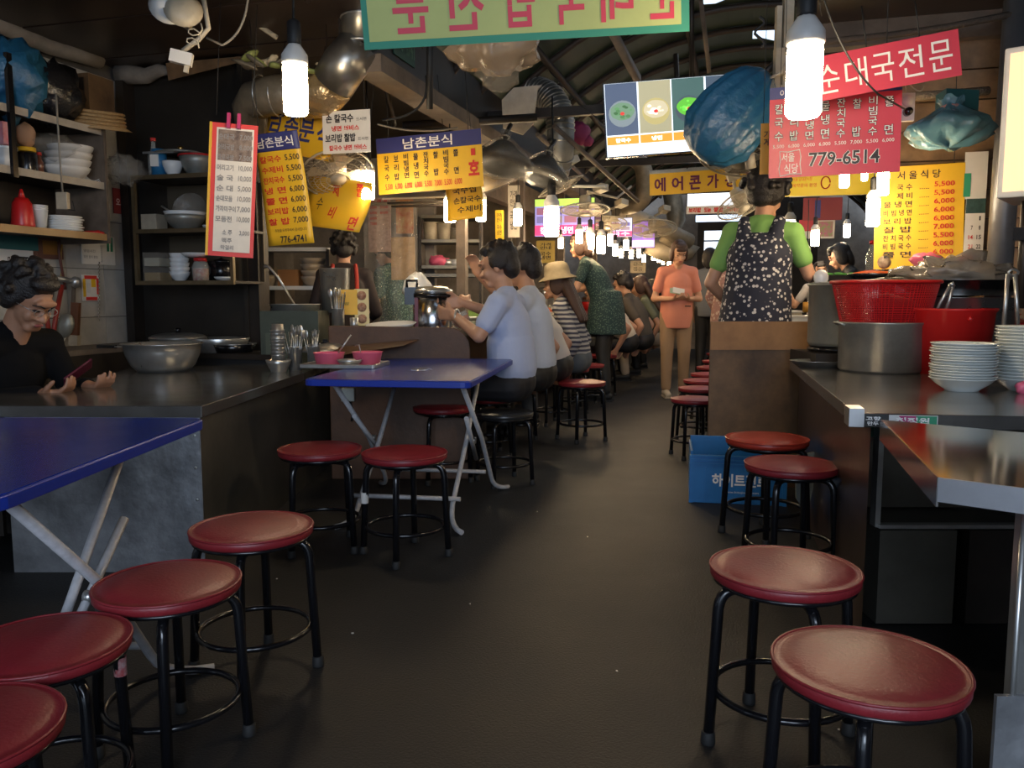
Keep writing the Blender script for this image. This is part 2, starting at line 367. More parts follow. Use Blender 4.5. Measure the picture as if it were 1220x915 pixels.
# posts on the right
o = struct(empty('trim_6', (0, 0, 0)))
pp = at(1188, 353, 4.15); MB().tube([(pp.x, pp.y, .7), (pp.x + .01, pp.y, 2.45)], .06, 16).build('post', mat('grey_steel_post', (.22, .22, .23), .4, .5, var=.3, vscale=3), o)
pp = at(936, 100, 4.7); 
m = MB().box((pp.x, pp.y, 2.4), (.05, .05, .95)); m.box((pp.x - .05, pp.y, 2.25), (.03, .04, .7)); m.box((pp.x, pp.y, 2.12), (.17, .06, .12)); m.box((pp.x - .03, pp.y - .03, 2.3), (.09, .05, .14)); m.box((pp.x + .02, pp.y, 1.98), (.11, .05, .08)); m.build('conduit_post', M['dirtyp'], o)
# ------------------------------------------------------------------ stools
def make_stool(m_seat, name='round_stool'):
    root = empty(name)
    r = .1725
    MB().lathe([(0, .402), (r - .008, .402), (r, .408), (r + .001, .424), (r - .004, .430), (r - .006, .427), (r - .02, .433), (r * .7, .439), (0, .441)], 40).build('cushion', m_seat, root)
    MB().tube([(r * math.cos(t), r * math.sin(t), .4285) for t in [2 * math.pi * i / 40 for i in range(40)]], .0035, 6, True).build('piping', m_seat, root)
    MB().lathe([(0, .392), (r - .012, .392), (r - .006, .396), (r - .006, .403), (0, .403)], 32).build('seat_plate', M['black'], root)
    for k in range(4):
        a = R(45 + 90 * k); d = V((math.cos(a), math.sin(a), 0))
        pts = [d * .055 + V((0, 0, .382)), d * .105 + V((0, 0, .382))] + bezp(d * .12 + V((0, 0, .382)), d * .158 + V((0, 0, .380)), d * .162 + V((0, 0, .335)), 5) + [d * .178 + V((0, 0, .02))]
        lg = MB().tube(pts, .0132, 10).build('leg', M['black'], root)
        MB().lathe([(.017, 0), (.018, .004), (.0165, .03), (.0145, .032)], 10, c=d * .179).build('rubber_foot', M['rubber'], lg)
    MB().tube([(.158 * math.cos(t), .158 * math.sin(t), .125) for t in [2 * math.pi * i / 36 for i in range(36)]], .0088, 8, True).build('foot_ring', M['black'], root)
    MB().tube([(.12 * math.cos(t), .12 * math.sin(t), .386) for t in [2 * math.pi * i / 24 for i in range(24)]], .007, 6, True).build('frame_ring', M['black'], root)
    return root
STR, STO, STB = make_stool(M['red']), make_stool(M['redo']), make_stool(M['blackv'])
used = {}
def stool(px, py, wd, label, rz=0, proto=STR, group=None, tilt=0):
    """seat centre and seat width in the photograph give distance and size"""
    d = ray(px, py); k = math.sqrt(1 + d.x ** 2)
    sl = -d.z / d.y                          # drop per unit depth
    # (CAMZ-.44 s)/Y = sl ; .345 s *FPX*k/Y = wd
    q = wd / (.345 * FPX * k); Y = CAMZ / (sl + .44 * q); s = q * Y
    s = min(max(s, .88), 1.04); Y = (CAMZ - .44 * s) / sl
    loc = (d.x / d.y * Y, Y, 0)
    if proto not in used: used[proto] = 1; o = proto; o.location = loc; o.rotation_euler.z = R(rz); o.scale = (s, s, s)
    else: o = dup(proto, loc, R(rz), s=s)
    tag(o, label, 'stool', group)
    return o
stool(1035, 783, 250, 'large red round stool nearest the camera on the right, beside the low steel table', 20, group='red stools by the right counters')
stool(935, 671, 187, 'red stool with a glossy top, second nearest along the right side', 52, group='red stools by the right counters')
stool(943, 549, 115, 'dull red stool right in front of the blue crate, third from the camera', 8, group='red stools by the right counters')
stool(914, 519, 101, 'bright orange-red stool touching the wooden board beside the blue crate', 30, STO, group='red stools by the right counters')
stool(52, 760, 188, 'red stool under the near blue table with a sticker on its leg', 10, group='red stools along the near left counter')
stool(-58, 862, 182, 'red stool cut off by the bottom left corner of the picture', 30, group='red stools along the near left counter')
stool(200, 688, 185, 'red stool third from the lower left corner, in front of the steel counter', 62, group='red stools along the near left counter')
stool(300, 623, 152, 'red stool with an orange shine beside the steel counter corner', 50, group='red stools along the near left counter')
stool(381, 531, 101, 'dark red stool against the left counter side, under the far blue table', 15, group='red stools at the far blue table')
stool(482, 536, 103, 'dark red stool in front of the far blue table with a taped leg', 40, group='red stools at the far blue table')
stool(528, 482, 72, 'red stool half hidden behind the far blue table', 20, group='red stools along the long left counter')
stool(583, 472, 56, 'red stool under the man in the light blue shirt', 20, group='red stools along the long left counter')
stool(601, 489, 69, 'black topped stool behind the far blue table corner', 25, STB)
stool(620, 458, 50, 'red stool beneath the second man in a white shirt', 0, group='red stools along the long left counter')
stool(693, 453, 57, 'empty red stool standing out in the aisle behind the black stool', 30, group='red stools along the long left counter')
stool(656, 447, 46, 'red stool between the white shirt man and the empty aisle stool', 30, group='red stools along the long left counter')
stool(681, 438, 42, 'red stool below the woman in the straw hat', 10, group='red stools along the long left counter')
stool(700, 433, 40, 'red stool just behind the empty aisle stool', 10, group='red stools along the long left counter')
stool(716, 422, 38, 'red stool before the standing woman in dark green', 10, group='red stools along the long left counter')
ths = [(828, 473, 54), (834, 460.6, 52), (838, 451.5, 47), (845, 444, 43), (850, 436, 39), (855, 428.6, 34), (858, 420, 31)]
words = ['nearest', 'second', 'third', 'fourth', 'fifth', 'sixth', 'farthest']
for i, (x, y, w_) in enumerate(ths):
    stool(x, y, w_, '%s red stool of the row beyond the wooden board' % words[i], 10 + 17 * i, group='red stools in a row beyond the wooden board')
# sticker on a stool leg, tape on another: flat print parts
# ------------------------------------------------------------------ folding tables
def folding_table(name, label, L, W, H, loc, rz, splay=.10, bf=1):
    t = empty(name, loc, rz); tag(t, label, 'table', 'blue folding tables')
    rr = .04; pts = []
    for cx, cy, a0 in ((W / 2 - rr, L / 2 - rr, 0), (-W / 2 + rr, L / 2 - rr, 90), (-W / 2 + rr, -L / 2 + rr, 180), (W / 2 - rr, -L / 2 + rr, 270)):
        for k in range(4): a = R(a0 + k * 30); pts.append((cx + rr * math.cos(a), cy + rr * math.sin(a)))
    MB().prism(pts, H - .028, H - .001).build('edge_band', M['blueedge'], t, bev=.003)
    MB().prism([(x * .985, y * .985) for x, y in pts], H - .002, H + .0015).build('tabletop', M['blue'], t)
    for sx in (-1, 1):
        x = sx * (W / 2 - .07); xi = sx * (W / 2 - .14); y0, y1 = -L * .36, L * .30
        p = [(xi, y1, H - .03), (xi, -.02, H * .48)] + bezp((xi, y0 * .75, .10), (xi, y0 * .9, .012), (xi + sx * splay, y0 * 1.05, .013), 5)
        MB().tube(p, .012, 8).build('leg', M['white'], t)
        p = [(x, y0, H - .03), (x, .02, H * .50)] + bezp((x, y1 * .75, .10), (x, y1 * .95, .012), (x + sx * splay, y1 * 1.15, .013), 5)
        MB().tube(p, .012, 8).build('leg', M['white'], t)
        MB().tube([(x - sx * .022, (y0 if bf > 0 else y1) * .55, H * .70), (xi + sx * .02, (y1 if bf > 0 else y0) * .35, .22)], .011, 8).build('brace', M['white'], t)
        MB().lathe([(.016, -.01), (.016, .01)], 12, c=((x + xi) / 2, 0, H * .49), M=Matrix.Rotation(R(90), 4, 'Y')).build('pivot', M['steel'], t)
    for yy, zz in ((y0 * .78, .13), (y1 * .78, .12), (y1 * .92, H - .04), (-L * .34, H - .04)):
        MB().tube([(-(W / 2 - .1), yy, zz), (W / 2 - .1, yy, zz)], .0105, 8).build('crossbar', M['white'], t)
    return t
TZ = .685
c1 = atz(560, 455, TZ); c2 = atz(612, 428, TZ); c0 = atz(360, 452, TZ)
ax = (c2 - c1).normalized(); L2 = (c2 - c1).length; W2 = (c1 - c0).length; rz2 = math.atan2(-ax.x, ax.y)
T2 = c1 + ax * L2 / 2 + V((-ax.y, ax.x, 0)) * W2 / 2
t2 = folding_table('folding_table', 'blue folding table with a shiny top beside the seated man, holding the pink bowls', L2, W2, TZ, (T2.x, T2.y, 0), rz2, .07)
c1 = atz(241, 499, TZ); W1 = .72; L1 = .95
t1 = folding_table('folding_table', 'blue folding table nearest the camera at the left edge, in front of the steel counter', L1, W1, TZ, (c1.x - W1 / 2, c1.y - L1 / 2 + .02, 0), R(-1), .12, -1)
# ------------------------------------------------------------------ left steel counter
CL = .63
pA = atz(0, 466, CL); pB = atz(240, 484, CL); pC = atz(362, 444, CL)
yF = (pB.y + 3.1) / 2; pB = V((pB.x, pB.y, 0))
lc = empty('steel_counter', (0, 0, 0)); tag(lc, 'L-shaped steel counter with a dented sheet metal front at the left', 'counter')
poly = [(-2.95, pB.y + .03), (pB.x, pB.y), (pC.x, pC.y), (pC.x - .02, 5.05), (-2.15, 4.7), (-2.0, 3.62), (-2.98, 3.55)]
MB().prism(poly, CL - .042, CL).build('countertop', M['steeldk'], lc, bev=.002)
fx = pB.x - .012; fy = pB.y + .014
xl = atz(24, 678, 0).x
m = MB().box(((xl + fx) / 2, fy + .005, (CL - .04) / 2), (fx - xl, .01, CL - .04)); 
# gently dented front sheet as a displaced grid
nx, nz = 40, 20; vs = []
for j in range(nz + 1):
    for i in range(nx + 1):
        x = xl + (fx - xl) * i / nx; z = (CL - .042) * j / nz; e = min(i, nx - i, j, nz - j) / 3.; e = min(e, 1)
        vs.append((x, fy - .002 - .006 * e * noise.noise(V((x * 4, z * 5, 1))), z))
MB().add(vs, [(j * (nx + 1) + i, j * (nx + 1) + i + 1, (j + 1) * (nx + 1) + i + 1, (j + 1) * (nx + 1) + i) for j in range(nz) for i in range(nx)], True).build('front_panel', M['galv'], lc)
MB().box((fx - .022, fy - .006, (CL - .09) / 2), (.045, .004, CL - .09)).build('corner_strip', M['galv'], lc)
for z in (.28, .40, .52, .1): MB().ell((fx - .02, fy - .009, z), (.006, .003, .006), 10).build('rivet', M['steel'], lc)
dx, dy = pC.x - pB.x, 5.0 - pB.y
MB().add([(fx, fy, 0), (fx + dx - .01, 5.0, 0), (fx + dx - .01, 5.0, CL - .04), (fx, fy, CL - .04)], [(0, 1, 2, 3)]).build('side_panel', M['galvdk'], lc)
MB().box((-2.5, 3.45, .3), (1.0, .02, .55)).build('inner_panel', M['dark'], lc)
MB().box((xl - .3, fy + .04, .33), (.5, .02, .4)).build('recess_panel', M['dark'], lc)
# switch box on the side of the counter
ob = empty('switch_box', at(415, 470, 4.25)); tag(ob, 'small grey switch box fixed under the left end of the far blue table', 'switch')
MB().box((0, 0, 0), (.07, .04, .07)).build('box', M['aluold'], ob, bev=.004); MB().tube([(0.01, 0, -.03), (.02, 0, -.1), (.015, 0, -.14)], .006).build('cable', M['cordk'], ob)
# ledge against the tiled wall
lg = empty('wall_ledge', (0, 0, 0)); tag(lg, 'brown wall ledge below the white tiles behind the seated woman', 'ledge')
abox('ledge_top', 1.5, 4.55, TW, TW + .35, .70, .73, mat('dull_ledge', (.16, .13, .11), .5, var=.3), lg); abox('ledge_front', 1.5, 4.55, TW + .31, TW + .34, .3, .70, M['dark'], lg)
# wooden end board of the long counter and the long left counter
lo = empty('long_counter', (0, 0, 0)); tag(lo, 'long low counter the seated customers eat at, running down the left', 'counter')
e0 = at(390, 390, 4.75); sA = 4.9
abox('countertop', 4.40, 15.6, -2.35, -1.62, .79, .83, M['steeldk'], lo); abox('front_panel', 4.65, 15.6, -2.12, -2.07, .0, .79, M['wood'], lo); abox('foot_rail', 4.7, 15.6, -1.98, -1.94, .16, .19, M['dark'], lo)
eb = empty('counter_end_board', (0, 0, 0)); tag(eb, 'brown wooden board with a rounded corner closing the counter behind the far blue table', 'board')
pl = at(392, 388, 4.62); pr = at(560, 388, 4.62); zt = pl.z; W = pr.x - pl.x
prof = [(0, .0), (W, .0), (W, zt - .13)] + [(W - .11 + .11 * math.cos(R(a)), zt - .13 + .12 * math.sin(R(a))) for a in (20, 40, 60, 80, 90)] + [(0, zt)]
MB().prism(prof, -.02, .02, Matrix.Translation((pl.x, pl.y, 0)) @ Matrix.Rotation(R(90), 4, 'X')).build('board', M['wood'], eb, bev=.004)
sh = at(430, 418, 4.5)
MB().add([at(392, 414, 4.56), at(500, 404, 4.58), at(480, 412, 4.42), at(400, 424, 4.40)], [(0, 1, 2, 3)]).build('sloping_ledge', M['wood'], eb)
# ------------------------------------------------------------------ right counters
RZ = .70
q0 = atz(1020, 492, RZ); q1 = atz(941, 430, RZ); ar = (q1 - q0).normalized(); nr = V((ar.y, -ar.x, 0))
rc = empty('steel_counter', (0, 0, 0)); tag(rc, 'dark steel counter on the right carrying the pots and bowl stacks', 'counter')
qf = atz(1220, 496, RZ)
P4 = [q0, q1, q1 + nr * 1.9, q0 + (qf - q0) * 5.0]
MB().prism([(p.x, p.y) for p in P4], RZ - .04, RZ).build('countertop', M['steeldk'], rc, bev=.002)
i0 = q0 + nr * .05 + ar * .05; i1 = q1 + nr * .05
MB().add([(i0.x, i0.y, 0), (i1.x, i1.y, 0), (i1.x, i1.y, RZ - .04), (i0.x, i0.y, RZ - .04)], [(0, 1, 2, 3)]).build('side_panel', mat('reddish_dark_sheet', (.10, .06, .045), .35, .6, var=.4, vscale=2, bump=.2, bscale=5), rc)
fr = (qf - q0).normalized(); i0 = i0 + ar * .45; j0 = i0 + fr * 2.2
MB().add([(i0.x, i0.y, 0), (j0.x, j0.y, 0), (j0.x, j0.y, RZ - .04), (i0.x, i0.y, RZ - .04)], [(0, 1, 2, 3)]).build('front_panel', M['sooty'], rc)
# taped corner, label stickers on the edge
ang = math.atan2(fr.y, fr.x)
def edge(u, w_, h_, m, name, z=-.0205, par=rc, off=.002):
    c = q0 + fr * (u + w_ / 2) - V((-fr.y, fr.x, 0)) * off
    return MB().box((0, 0, 0), (w_, .003, h_)).build(name, m, par, (c.x, c.y, RZ + z), ang)
edge(.0, .085, .036, mat('black_sticker', (.02, .02, .02), .5), 'sticker'); edge(.088, .13, .034, mat('white_sticker', (.6, .6, .58), .5), 'sticker')
edge(.115, .045, .028, mat('magenta_print', (.4, .03, .15), .5), 'sticker', -.019, off=.0035); edge(.16, .055, .028, mat('green_print', (.03, .28, .14), .5), 'sticker', -.019, off=.0035)
cc = q0 + fr * .15 - V((-fr.y, fr.x, 0)) * .0058; so = empty('sticker_text', (cc.x, cc.y, RZ - .018)); so.rotation_euler.z = ang; so.parent = rc
lettering([('청정원', 0, 0, 1, 1, .03)], .09, .018, M['letw'], so, .001)
cc = q0 + fr * .045 - V((-fr.y, fr.x, 0)) * .0058; so = empty('sticker_print', (cc.x, cc.y, RZ - .021)); so.rotation_euler.z = ang; so.parent = rc
lettering([('고향', .1, 0, .9, .45, .03), ('만두', .2, .55, .8, 1, .03)], .05, .026, M['letw'], so, .001)
c = q0 + ar * .03; MB().box((c.x, c.y, RZ - .012), (.04, .085, .052), rz=math.atan2(-ar.x, ar.y)).build('corner_tape', mat('foil_tape', (.5, .5, .5), .3, .8), rc)
# lit ledge behind (back half is higher)
c3 = q1 + nr * .75 - ar * .05
# near right table with shiny steel top
nt_ = empty('steel_table', (0, 0, 0)); tag(nt_, 'low table with a shiny steel top at the right edge, nearest the camera', 'table')
r0 = atz(1118, 569, RZ); r1 = atz(1050, 500, RZ); a2 = (r1 - r0).normalized(); rx = atz(1220, 582, RZ); f2 = (rx - r0).normalized()
P = [r0, r1, r1 + f2 * .9, r0 + f2 * .9]
MB().prism([(p.x, p.y) for p in P], RZ - .002, RZ).build('tabletop', mat('polished_steel', (.62, .58, .52), .10, 1, var=.1, vscale=3), nt_)
ang2 = math.atan2(f2.y, f2.x)
c = r0 + f2 * .45; MB().box((c.x, c.y, RZ - .022), (.9, .004, .045), rz=ang2).build('front_edge', mat('bright_edge_steel', (.62, .62, .65), .3, .8, var=.15), nt_)
c = (r0 + r1) / 2; MB().box((c.x, c.y, RZ - .027), ((r1 - r0).length, .004, .055), rz=math.atan2(a2.y, a2.x)).build('side_edge', M['steeldk'], nt_)
lp = at(1213, 620, r0.y + .06)
MB().box((lp.x + .20, lp.y, (RZ - .05) / 2 + .0), (.4, .02, RZ - .05)).build('front_panel', M['steel'], nt_); MB().box((lp.x + .19, lp.y - .014, .13), (.44, .01, .26)).build('kick_plate', M['galv'], nt_)
MB().tube([(lp.x + .005, lp.y - .01, RZ - .05), (lp.x + .005, lp.y - .01, 0)], .006).build('corner_edge', M['steel'], nt_)
# open steel rack under the counter
rk = empty('low_rack', (0, 0, 0)); tag(rk, 'dark box shelf with a pale steel edge under the right counter', 'rack')
g0 = at(1046, 545, 2.55); g1 = at(1044, 632, 2.5)
MB().box((g0.x, g0.y, .50), (.016, .04, .38)).build('upright', M['steel'], rk)
MB().box((g0.x + .25, g0.y - .02, .315), (.5, .03, .012)).build('shelf_edge', M['steel'], rk); MB().box((g0.x + .25, g0.y + .14, .31), (.5, .3, .008)).build('shelf', M['galvdk'], rk)
MB().box((g0.x + .12, g0.y + .10, .155), (.24, .28, .30)).build('metal_box', M['galvdk'], rk); MB().box((g0.x + .40, g0.y + .10, .155), (.24, .28, .30)).build('metal_box', M['dark'], rk)
MB().box((g0.x + .25, g0.y + .20, .5), (.5, .02, .36)).build('back_sheet', M['galvdk'], rk)
# wooden board beside the apron woman
wbd = empty('wooden_board', (0, 0, 0)); tag(wbd, 'tall scuffed plywood board standing behind the blue crate', 'board')
b0 = at(851, 383, 4.40); b1 = at(970, 378, 4.40)
MB().box(((b0.x + b1.x) / 2, 4.40, b0.z / 2), (b1.x - b0.x + .04, .02, b0.z)).build('board', M['woodp'], wbd, bev=.002)
MB().box(((b0.x + b1.x) / 2, 4.387, b0.z - .075), (b1.x - b0.x + .04, .006, .15)).build('top_rail', mat('orange_wood', (.32, .16, .06), .5, var=.3), wbd)
m = MB().add([at(884, 452, 4.37), at(905, 440, 4.37), at(917, 448, 4.37), at(900, 470, 4.37)], [(0, 1, 2, 3)])
# crate
cr_ = empty('bottle_crate', (0, 0, 0)); tag(cr_, 'blue plastic bottle crate with white lettering on the floor by the wooden board', 'crate')
k0 = atz(823, 598, 0); k1 = atz(934, 603, 0); cw = (k1 - k0).length; ca = math.atan2(k1.y - k0.y, k1.x - k0.x); CH = .285; CDp = .34
cr_.location = k0; cr_.rotation_euler.z = ca
MB().box((cw / 2, 0, CH * .42), (cw, .012, CH * .84)).build('front_panel', M['bluep'], cr_, bev=.003); MB().box((cw / 2, CDp, CH / 2), (cw, .012, CH)).build('back_panel', M['bluep'], cr_, bev=.003)
for x in (0, cw): MB().box((x, CDp / 2, CH * .46), (.012, CDp, CH * .92)).build('side_panel', M['bluep'], cr_, bev=.003)
MB().box((cw / 2, CDp / 2, .008), (cw, CDp, .016)).build('bottom', M['bluep'], cr_)
for z in (CH * .84, CH * .77, CH * .70): MB().box((cw / 2, -.008, z), (cw + .01, .012, .008)).build('rim', M['bluep'], cr_)
for x in (0, cw): MB().box((x, 0, CH * .42), (.02, .022, CH * .84)).build('corner_rib', M['bluep'], cr_)
for x in (.07, cw - .07): MB().box((x, -.008, CH * .33), (.006, .008, CH * .62)).build('rib', M['bluep'], cr_)
lo_ = empty('print', (cw / 2, -.0075, CH * .38)); lo_.parent = cr_
lettering([('하이트진로', .13, .25, .93, .62, .03), ('www.hitejinro.com', .3, .74, .8, .82, .0)], cw * .75, CH * .62, M['letw'], lo_, .001)
# ------------------------------------------------------------------ signs
GRP = {}
def sboard(name, label, px0, py0, px1, py1, Y, m, yaw=AISLE, roll=0, pitch=0, th=.006, rad=0, cat='sign'):
    cx, cy = (px0 + px1) / 2, (py0 + py1) / 2; w_ = wpx(px1 - px0, cx, Y, yaw); h_ = (py1 - py0) * Y / FPX
    return board(name, label, cat, at(cx, cy, Y), w_, h_, m, yaw, R(roll), R(pitch), th, rad), w_, h_
# big lime banner with mirrored red words (its back is seen)
o, w_, h_ = sboard('hanging_banner', 'large lime green banner with teal border and reversed red words across the top', 438, -38, 813, 44, 3.0, mat('teal_border_cloth', (.05, .30, .20), .7), roll=-3.2, yaw=0, pitch=6, th=.003, cat='banner')
patch(o, .018, .0, .975, .90, w_, h_, mat('lime_banner_cloth', (.55, .60, .22), .75, var=.12, vscale=3), .0012, 'cloth_field')
lettering([('문', .095, .16, .205, .82, .018), ('전', .265, .14, .375, .82, .018), ('밥', .43, .14, .53, .82, .018), ('국', .59, .14, .69, .82, .018), ('대', .73, .14, .83, .82, .018), ('순', .87, .14, .965, .82, .018)], w_, h_, M['letp'], o, .003, mirror=True)
for x in (-.47, .3): MB().tube([(x * w_, 0, h_ / 2), (x * w_, 0, h_ / 2 + .22)], .003).build('string', M['cord'], o)
# tilted red board
o, w_, h_ = sboard('hanging_sign', 'tilted red board with white brush lettering, topmost on the right', 966, 54, 1139, 105, 3.25, M['redb'], roll=-7.5)
lettering([('순', .05, .22, .20, .86, .0), ('대', .24, .2, .39, .84, .0), ('국', .42, .2, .57, .84, .0), ('전', .60, .18, .76, .84, .0), ('문', .80, .18, .95, .84, .0)], w_, h_, M['letw'], o)
for x in (-.1, .25): MB().tube([(x * w_, 0, h_ / 2), (x * w_, .02, h_ / 2 + .16)], .003).build('wire_hook', M['cordk'], o)
# red menu with navy header
o, w_, h_ = sboard('menu_board', 'red menu board with white prices and phone number, under the tilted red board', 917, 102, 1070, 206, 3.5, M['redb'], roll=-1)
patch(o, 0, 0, 1, .13, w_, h_, M['navy'], name='header_panel')
cols = ['칼국수', '보리밥', '비빔냉면', '물냉면', '잔치국수', '찰밥', '비빔국수', '쫄면']; prs = ['5,500', '6,000', '6,000', '6,000', '5,500', '7,000', '5,500', '6,000']
wi, dk = [], []
for i, (c_, p_) in enumerate(zip(cols, prs)):
    x = .04 + i * .119; n = len(c_)
    ys = [.185, .335, .485] if n == 3 else ([.185, .485] if n == 2 else [.17, .28, .39, .50])
    hh = .115 if n < 4 else .10
    for ch, y in zip(c_, ys): dk.append((ch, x, y, x + .07, y + hh, .045)); wi.append((ch, x + .004, y + .004, x + .066, y + hh - .004, .0))
    wi.append((p_, x - .01, .635, x + .078, .68, .0))
wi += [('서울', .10, .73, .20, .83, .01), ('식당', .12, .85, .23, .96, .01), ('이가격', .08, .03, .25, .11, .0), ('맛으로 가요', .55, .02, .92, .11, .0)]
lettering(wi, w_, h_, M['letw'], o, .0055); lettering([('779-6514', .31, .735, .85, .90, .05)], w_, h_, M['letw'], o, .0035, 'lettering_outline')
lettering([('779-6514', .313, .74, .847, .895, .015)] + dk, w_, h_, M['letk'], o, .0045)
fr_pts = [((x - .5) * w_, -.004, (.5 - y) * h_) for x, y in ((.085, .71), (.15, .72), (.24, .70), (.25, .78), (.245, .86), (.255, .97), (.17, .965), (.09, .985), (.08, .90), (.09, .82))]
MB().tube(fr_pts, .0022, 5, True).build('seal_outline', M['letw'], o)
# narrow yellow board seen behind the red menu
o, w_, h_ = sboard('yellow_sign', 'narrow yellow board peeping out left of the red menu board', 906, 148, 930, 206, 4.0, M['yel'])
lettering([('가\n게', .15, .15, .5, .45)], w_, h_, M['letk'], o)
# yellow wall menu on the right
o, w_, h_ = sboard('menu_board', 'yellow menu board with nine dishes and red prices on the right plank wall', 1042, 199, 1147, 318, 4.51, M['yel'], roll=-1.5)
its = [('국 수', '5,500'), ('제 비', '5,500'), ('물 냉 면', '6,000'), ('비 빔 냉 면', '6,000'), ('보 리 밥', '6,000'), ('찰 밥', '7,000'), ('잔 치 국 수', '5,500'), ('비 빔 국 수', '6,000'), ('쫄 면', '6,000')]
lettering([('서 울 식 당', .25, .05, .73, .13, .01)] + [(a, .25 if len(a) < 4 and i < 2 else .1, .175 + i * .082, .42, .235 + i * .082, .01) for i, (a, b) in enumerate(its)] + [('.....', .5, .225 + i * .082, .61, .232 + i * .082, .02) for i in range(9)], w_, h_, M['letk'], o)
lettering([(b, .665, .165 + i * .082, .89, .222 + i * .082, .015) for i, (a, b) in enumerate(its)], w_, h_, M['letr'], o)
for x in (.12, .73, .87): MB().lathe([(0, 0), (.035 if x < .5 else .028, 0), (.035 if x < .5 else .028, .003), (0, .003)], 16, c=((x - .5) * w_, 0, -.43 * h_), M=Matrix.Rotation(R(90), 4, 'X')).build('round_print', mat('food_photo_print', (.12, .07, .04), .5, col2=(.4, .3, .2), vscale=30), o)
# calendar and poster beside it
o, w_, h_ = sboard('wall_calendar', 'paper month calendar hanging right of the yellow menu board', 1149, 238, 1172, 322, 4.43, M['wht'], th=.004, cat='calendar')
patch(o, 0, 0, 1, .2, w_, h_, mat('calendar_picture', (.04, .09, .08), .5, var=.5, vscale=30), name='picture')
lettering([('1', .7, .24, .78, .30), ('8', .7, .37, .8, .43), ('15', .62, .5, .85, .56), ('22', .62, .63, .85, .69), ('29', .62, .76, .85, .82), ('7', .3, .37, .4, .43)], w_, h_, M['letk'], o); lettering([('14', .2, .5, .43, .56), ('21', .2, .63, .43, .69), ('28', .2, .76, .43, .82)], w_, h_, M['letr'], o)
o, w_, h_ = sboard('wall_poster', 'cream poster with a green figure above the calendar', 1149, 182, 1176, 236, 4.44, M['wht'], th=.003, cat='poster'); patch(o, 0, .45, .3, .95, w_, h_, mat('green_print', (.03, .28, .14)), name='printed_shape')
# light box at the right edge
o = empty('light_box', at(1230, 153, 3.3)); tag(o, 'lit cream light box on a stand at the right edge, above the bowls', 'light box'); o.rotation_euler.z = R(-40)
hh = 165 * 3.3 / FPX
MB().box((0, 0, 0), (.16, .34, hh)).build('housing', M['wht'], o, bev=.006)
MB().box((0, -.171, 0), (.12, .003, hh * .92)).build('lit_panel', mat('lit_cream_panel', (1, .66, .38), emit=.62), o); MB().box((-.081, 0, 0), (.003, .28, hh * .92)).build('lit_panel', mat('lit_cream_panel2', (1, .70, .42), emit=.42), o)
MB().tube([(0, 0, -hh / 2), (0, 0, -hh / 2 - .42)], .022).build('stand_pole', M['dark'], o); MB().box((0, -.02, -hh / 2 - .13), (.07, .06, .05)).build('clamp', M['black'], o)
# left: white price board with red frame
RB = M['redf']
o, w_, h_ = sboard('menu_board', 'tall white price board with red frame clipped up at the left', 251, 150, 304, 304, 4.25, RB, roll=-1.5, pitch=-3, yaw=R(8))
o.rotation_euler.y = R(3.5)
patch(o, .10, .035, .92, .965, w_, h_, M['wht'], name='white_field'); patch(o, .14, .05, .88, .28, w_, h_, mat('soup_photo_print', (.30, .22, .17), .5, col2=(.08, .05, .04), vscale=25), .003, 'food_photo')
its = [('순대국', '7,000'), ('머리국밥', '8,000'), ('따로국밥', '7,500'), ('머리고기', '10,000'), ('술 국', '10,000'), ('순 대', '5,000'), ('순대모듬', '10,000'), ('가자미구이', '7,000'), ('모듬전', '10,000')]
lettering([(a, .14, .08 + i * .077, .50 if i != 7 else .58, .125 + i * .077, .02) for i, (a, b) in enumerate(its)] + [(b, .61, .08 + i * .077, .90, .125 + i * .077, .015) for i, (a, b) in enumerate(its)] + [('소 주', .3, .80, .52, .84), ('3,000', .68, .80, .90, .84), ('맥주', .3, .86, .52, .9), ('막걸리', .28, .915, .56, .95)], w_, h_, M['letg'], o, .005)
for x in (-.03, .02): MB().box((x, -.012, h_ / 2 + .01), (.016, .02, .075)).build('clip_jaw', mat('magenta_clip', (.45, .02, .12), .4), o)
MB().box((-w_ / 2 - .006, .004, 0), (.012, .02, h_)).build('yellow_edge', M['yel'], o)
# left: curled yellow menu with navy header (bends like hanging film)
def curled(name, label, px0, py0, px1, py1, Y, m, mhead, fhead, bend, roll, shear=0):
    cx, cy = (px0 + px1) / 2, (py0 + py1) / 2; w_ = wpx(px1 - px0, cx, Y); h_ = (py1 - py0) * Y / FPX
    o = empty(name, at(cx, cy, Y)); o.rotation_euler = Euler((0, R(roll), AISLE), 'XYZ'); tag(o, label, 'sign')
    wf_ = lambda p: V((p.x + shear * (-p.z), p.y + bend * ((p.x / w_) ** 2 - .25) + bend * .4 * math.sin(p.z / h_ * 4 + 1), p.z))
    def grid(x0, y0, x1, y1, z, nm, m_):
        nx, ny = 8, 12; vs = [wf_(V(((x0 + (x1 - x0) * i / nx - .5) * w_, -z, (.5 - y0 - (y1 - y0) * j / ny) * h_))) for j in range(ny + 1) for i in range(nx + 1)]
        q = MB().add(vs, [(j * (nx + 1) + i, (j + 1) * (nx + 1) + i, (j + 1) * (nx + 1) + i + 1, j * (nx + 1) + i + 1) for j in range(ny) for i in range(nx)], True).build(nm, m_, o)
        s_ = q.modifiers.new('thickness', 'SOLIDIFY'); s_.thickness = .002; return q
    grid(0, 0, 1, 1, 0, 'sheet', m)
    if mhead: grid(0, 0, 1, fhead, .003, 'header_panel', mhead)
    return o, w_, h_, wf_
o, w_, h_, wf_ = curled('menu_board', 'curled yellow price sheet with navy header and phone number, beside the tall white board', 311, 160, 364, 290, 4.5, M['yel'], M['navy'], .16, .03, -3, .10)
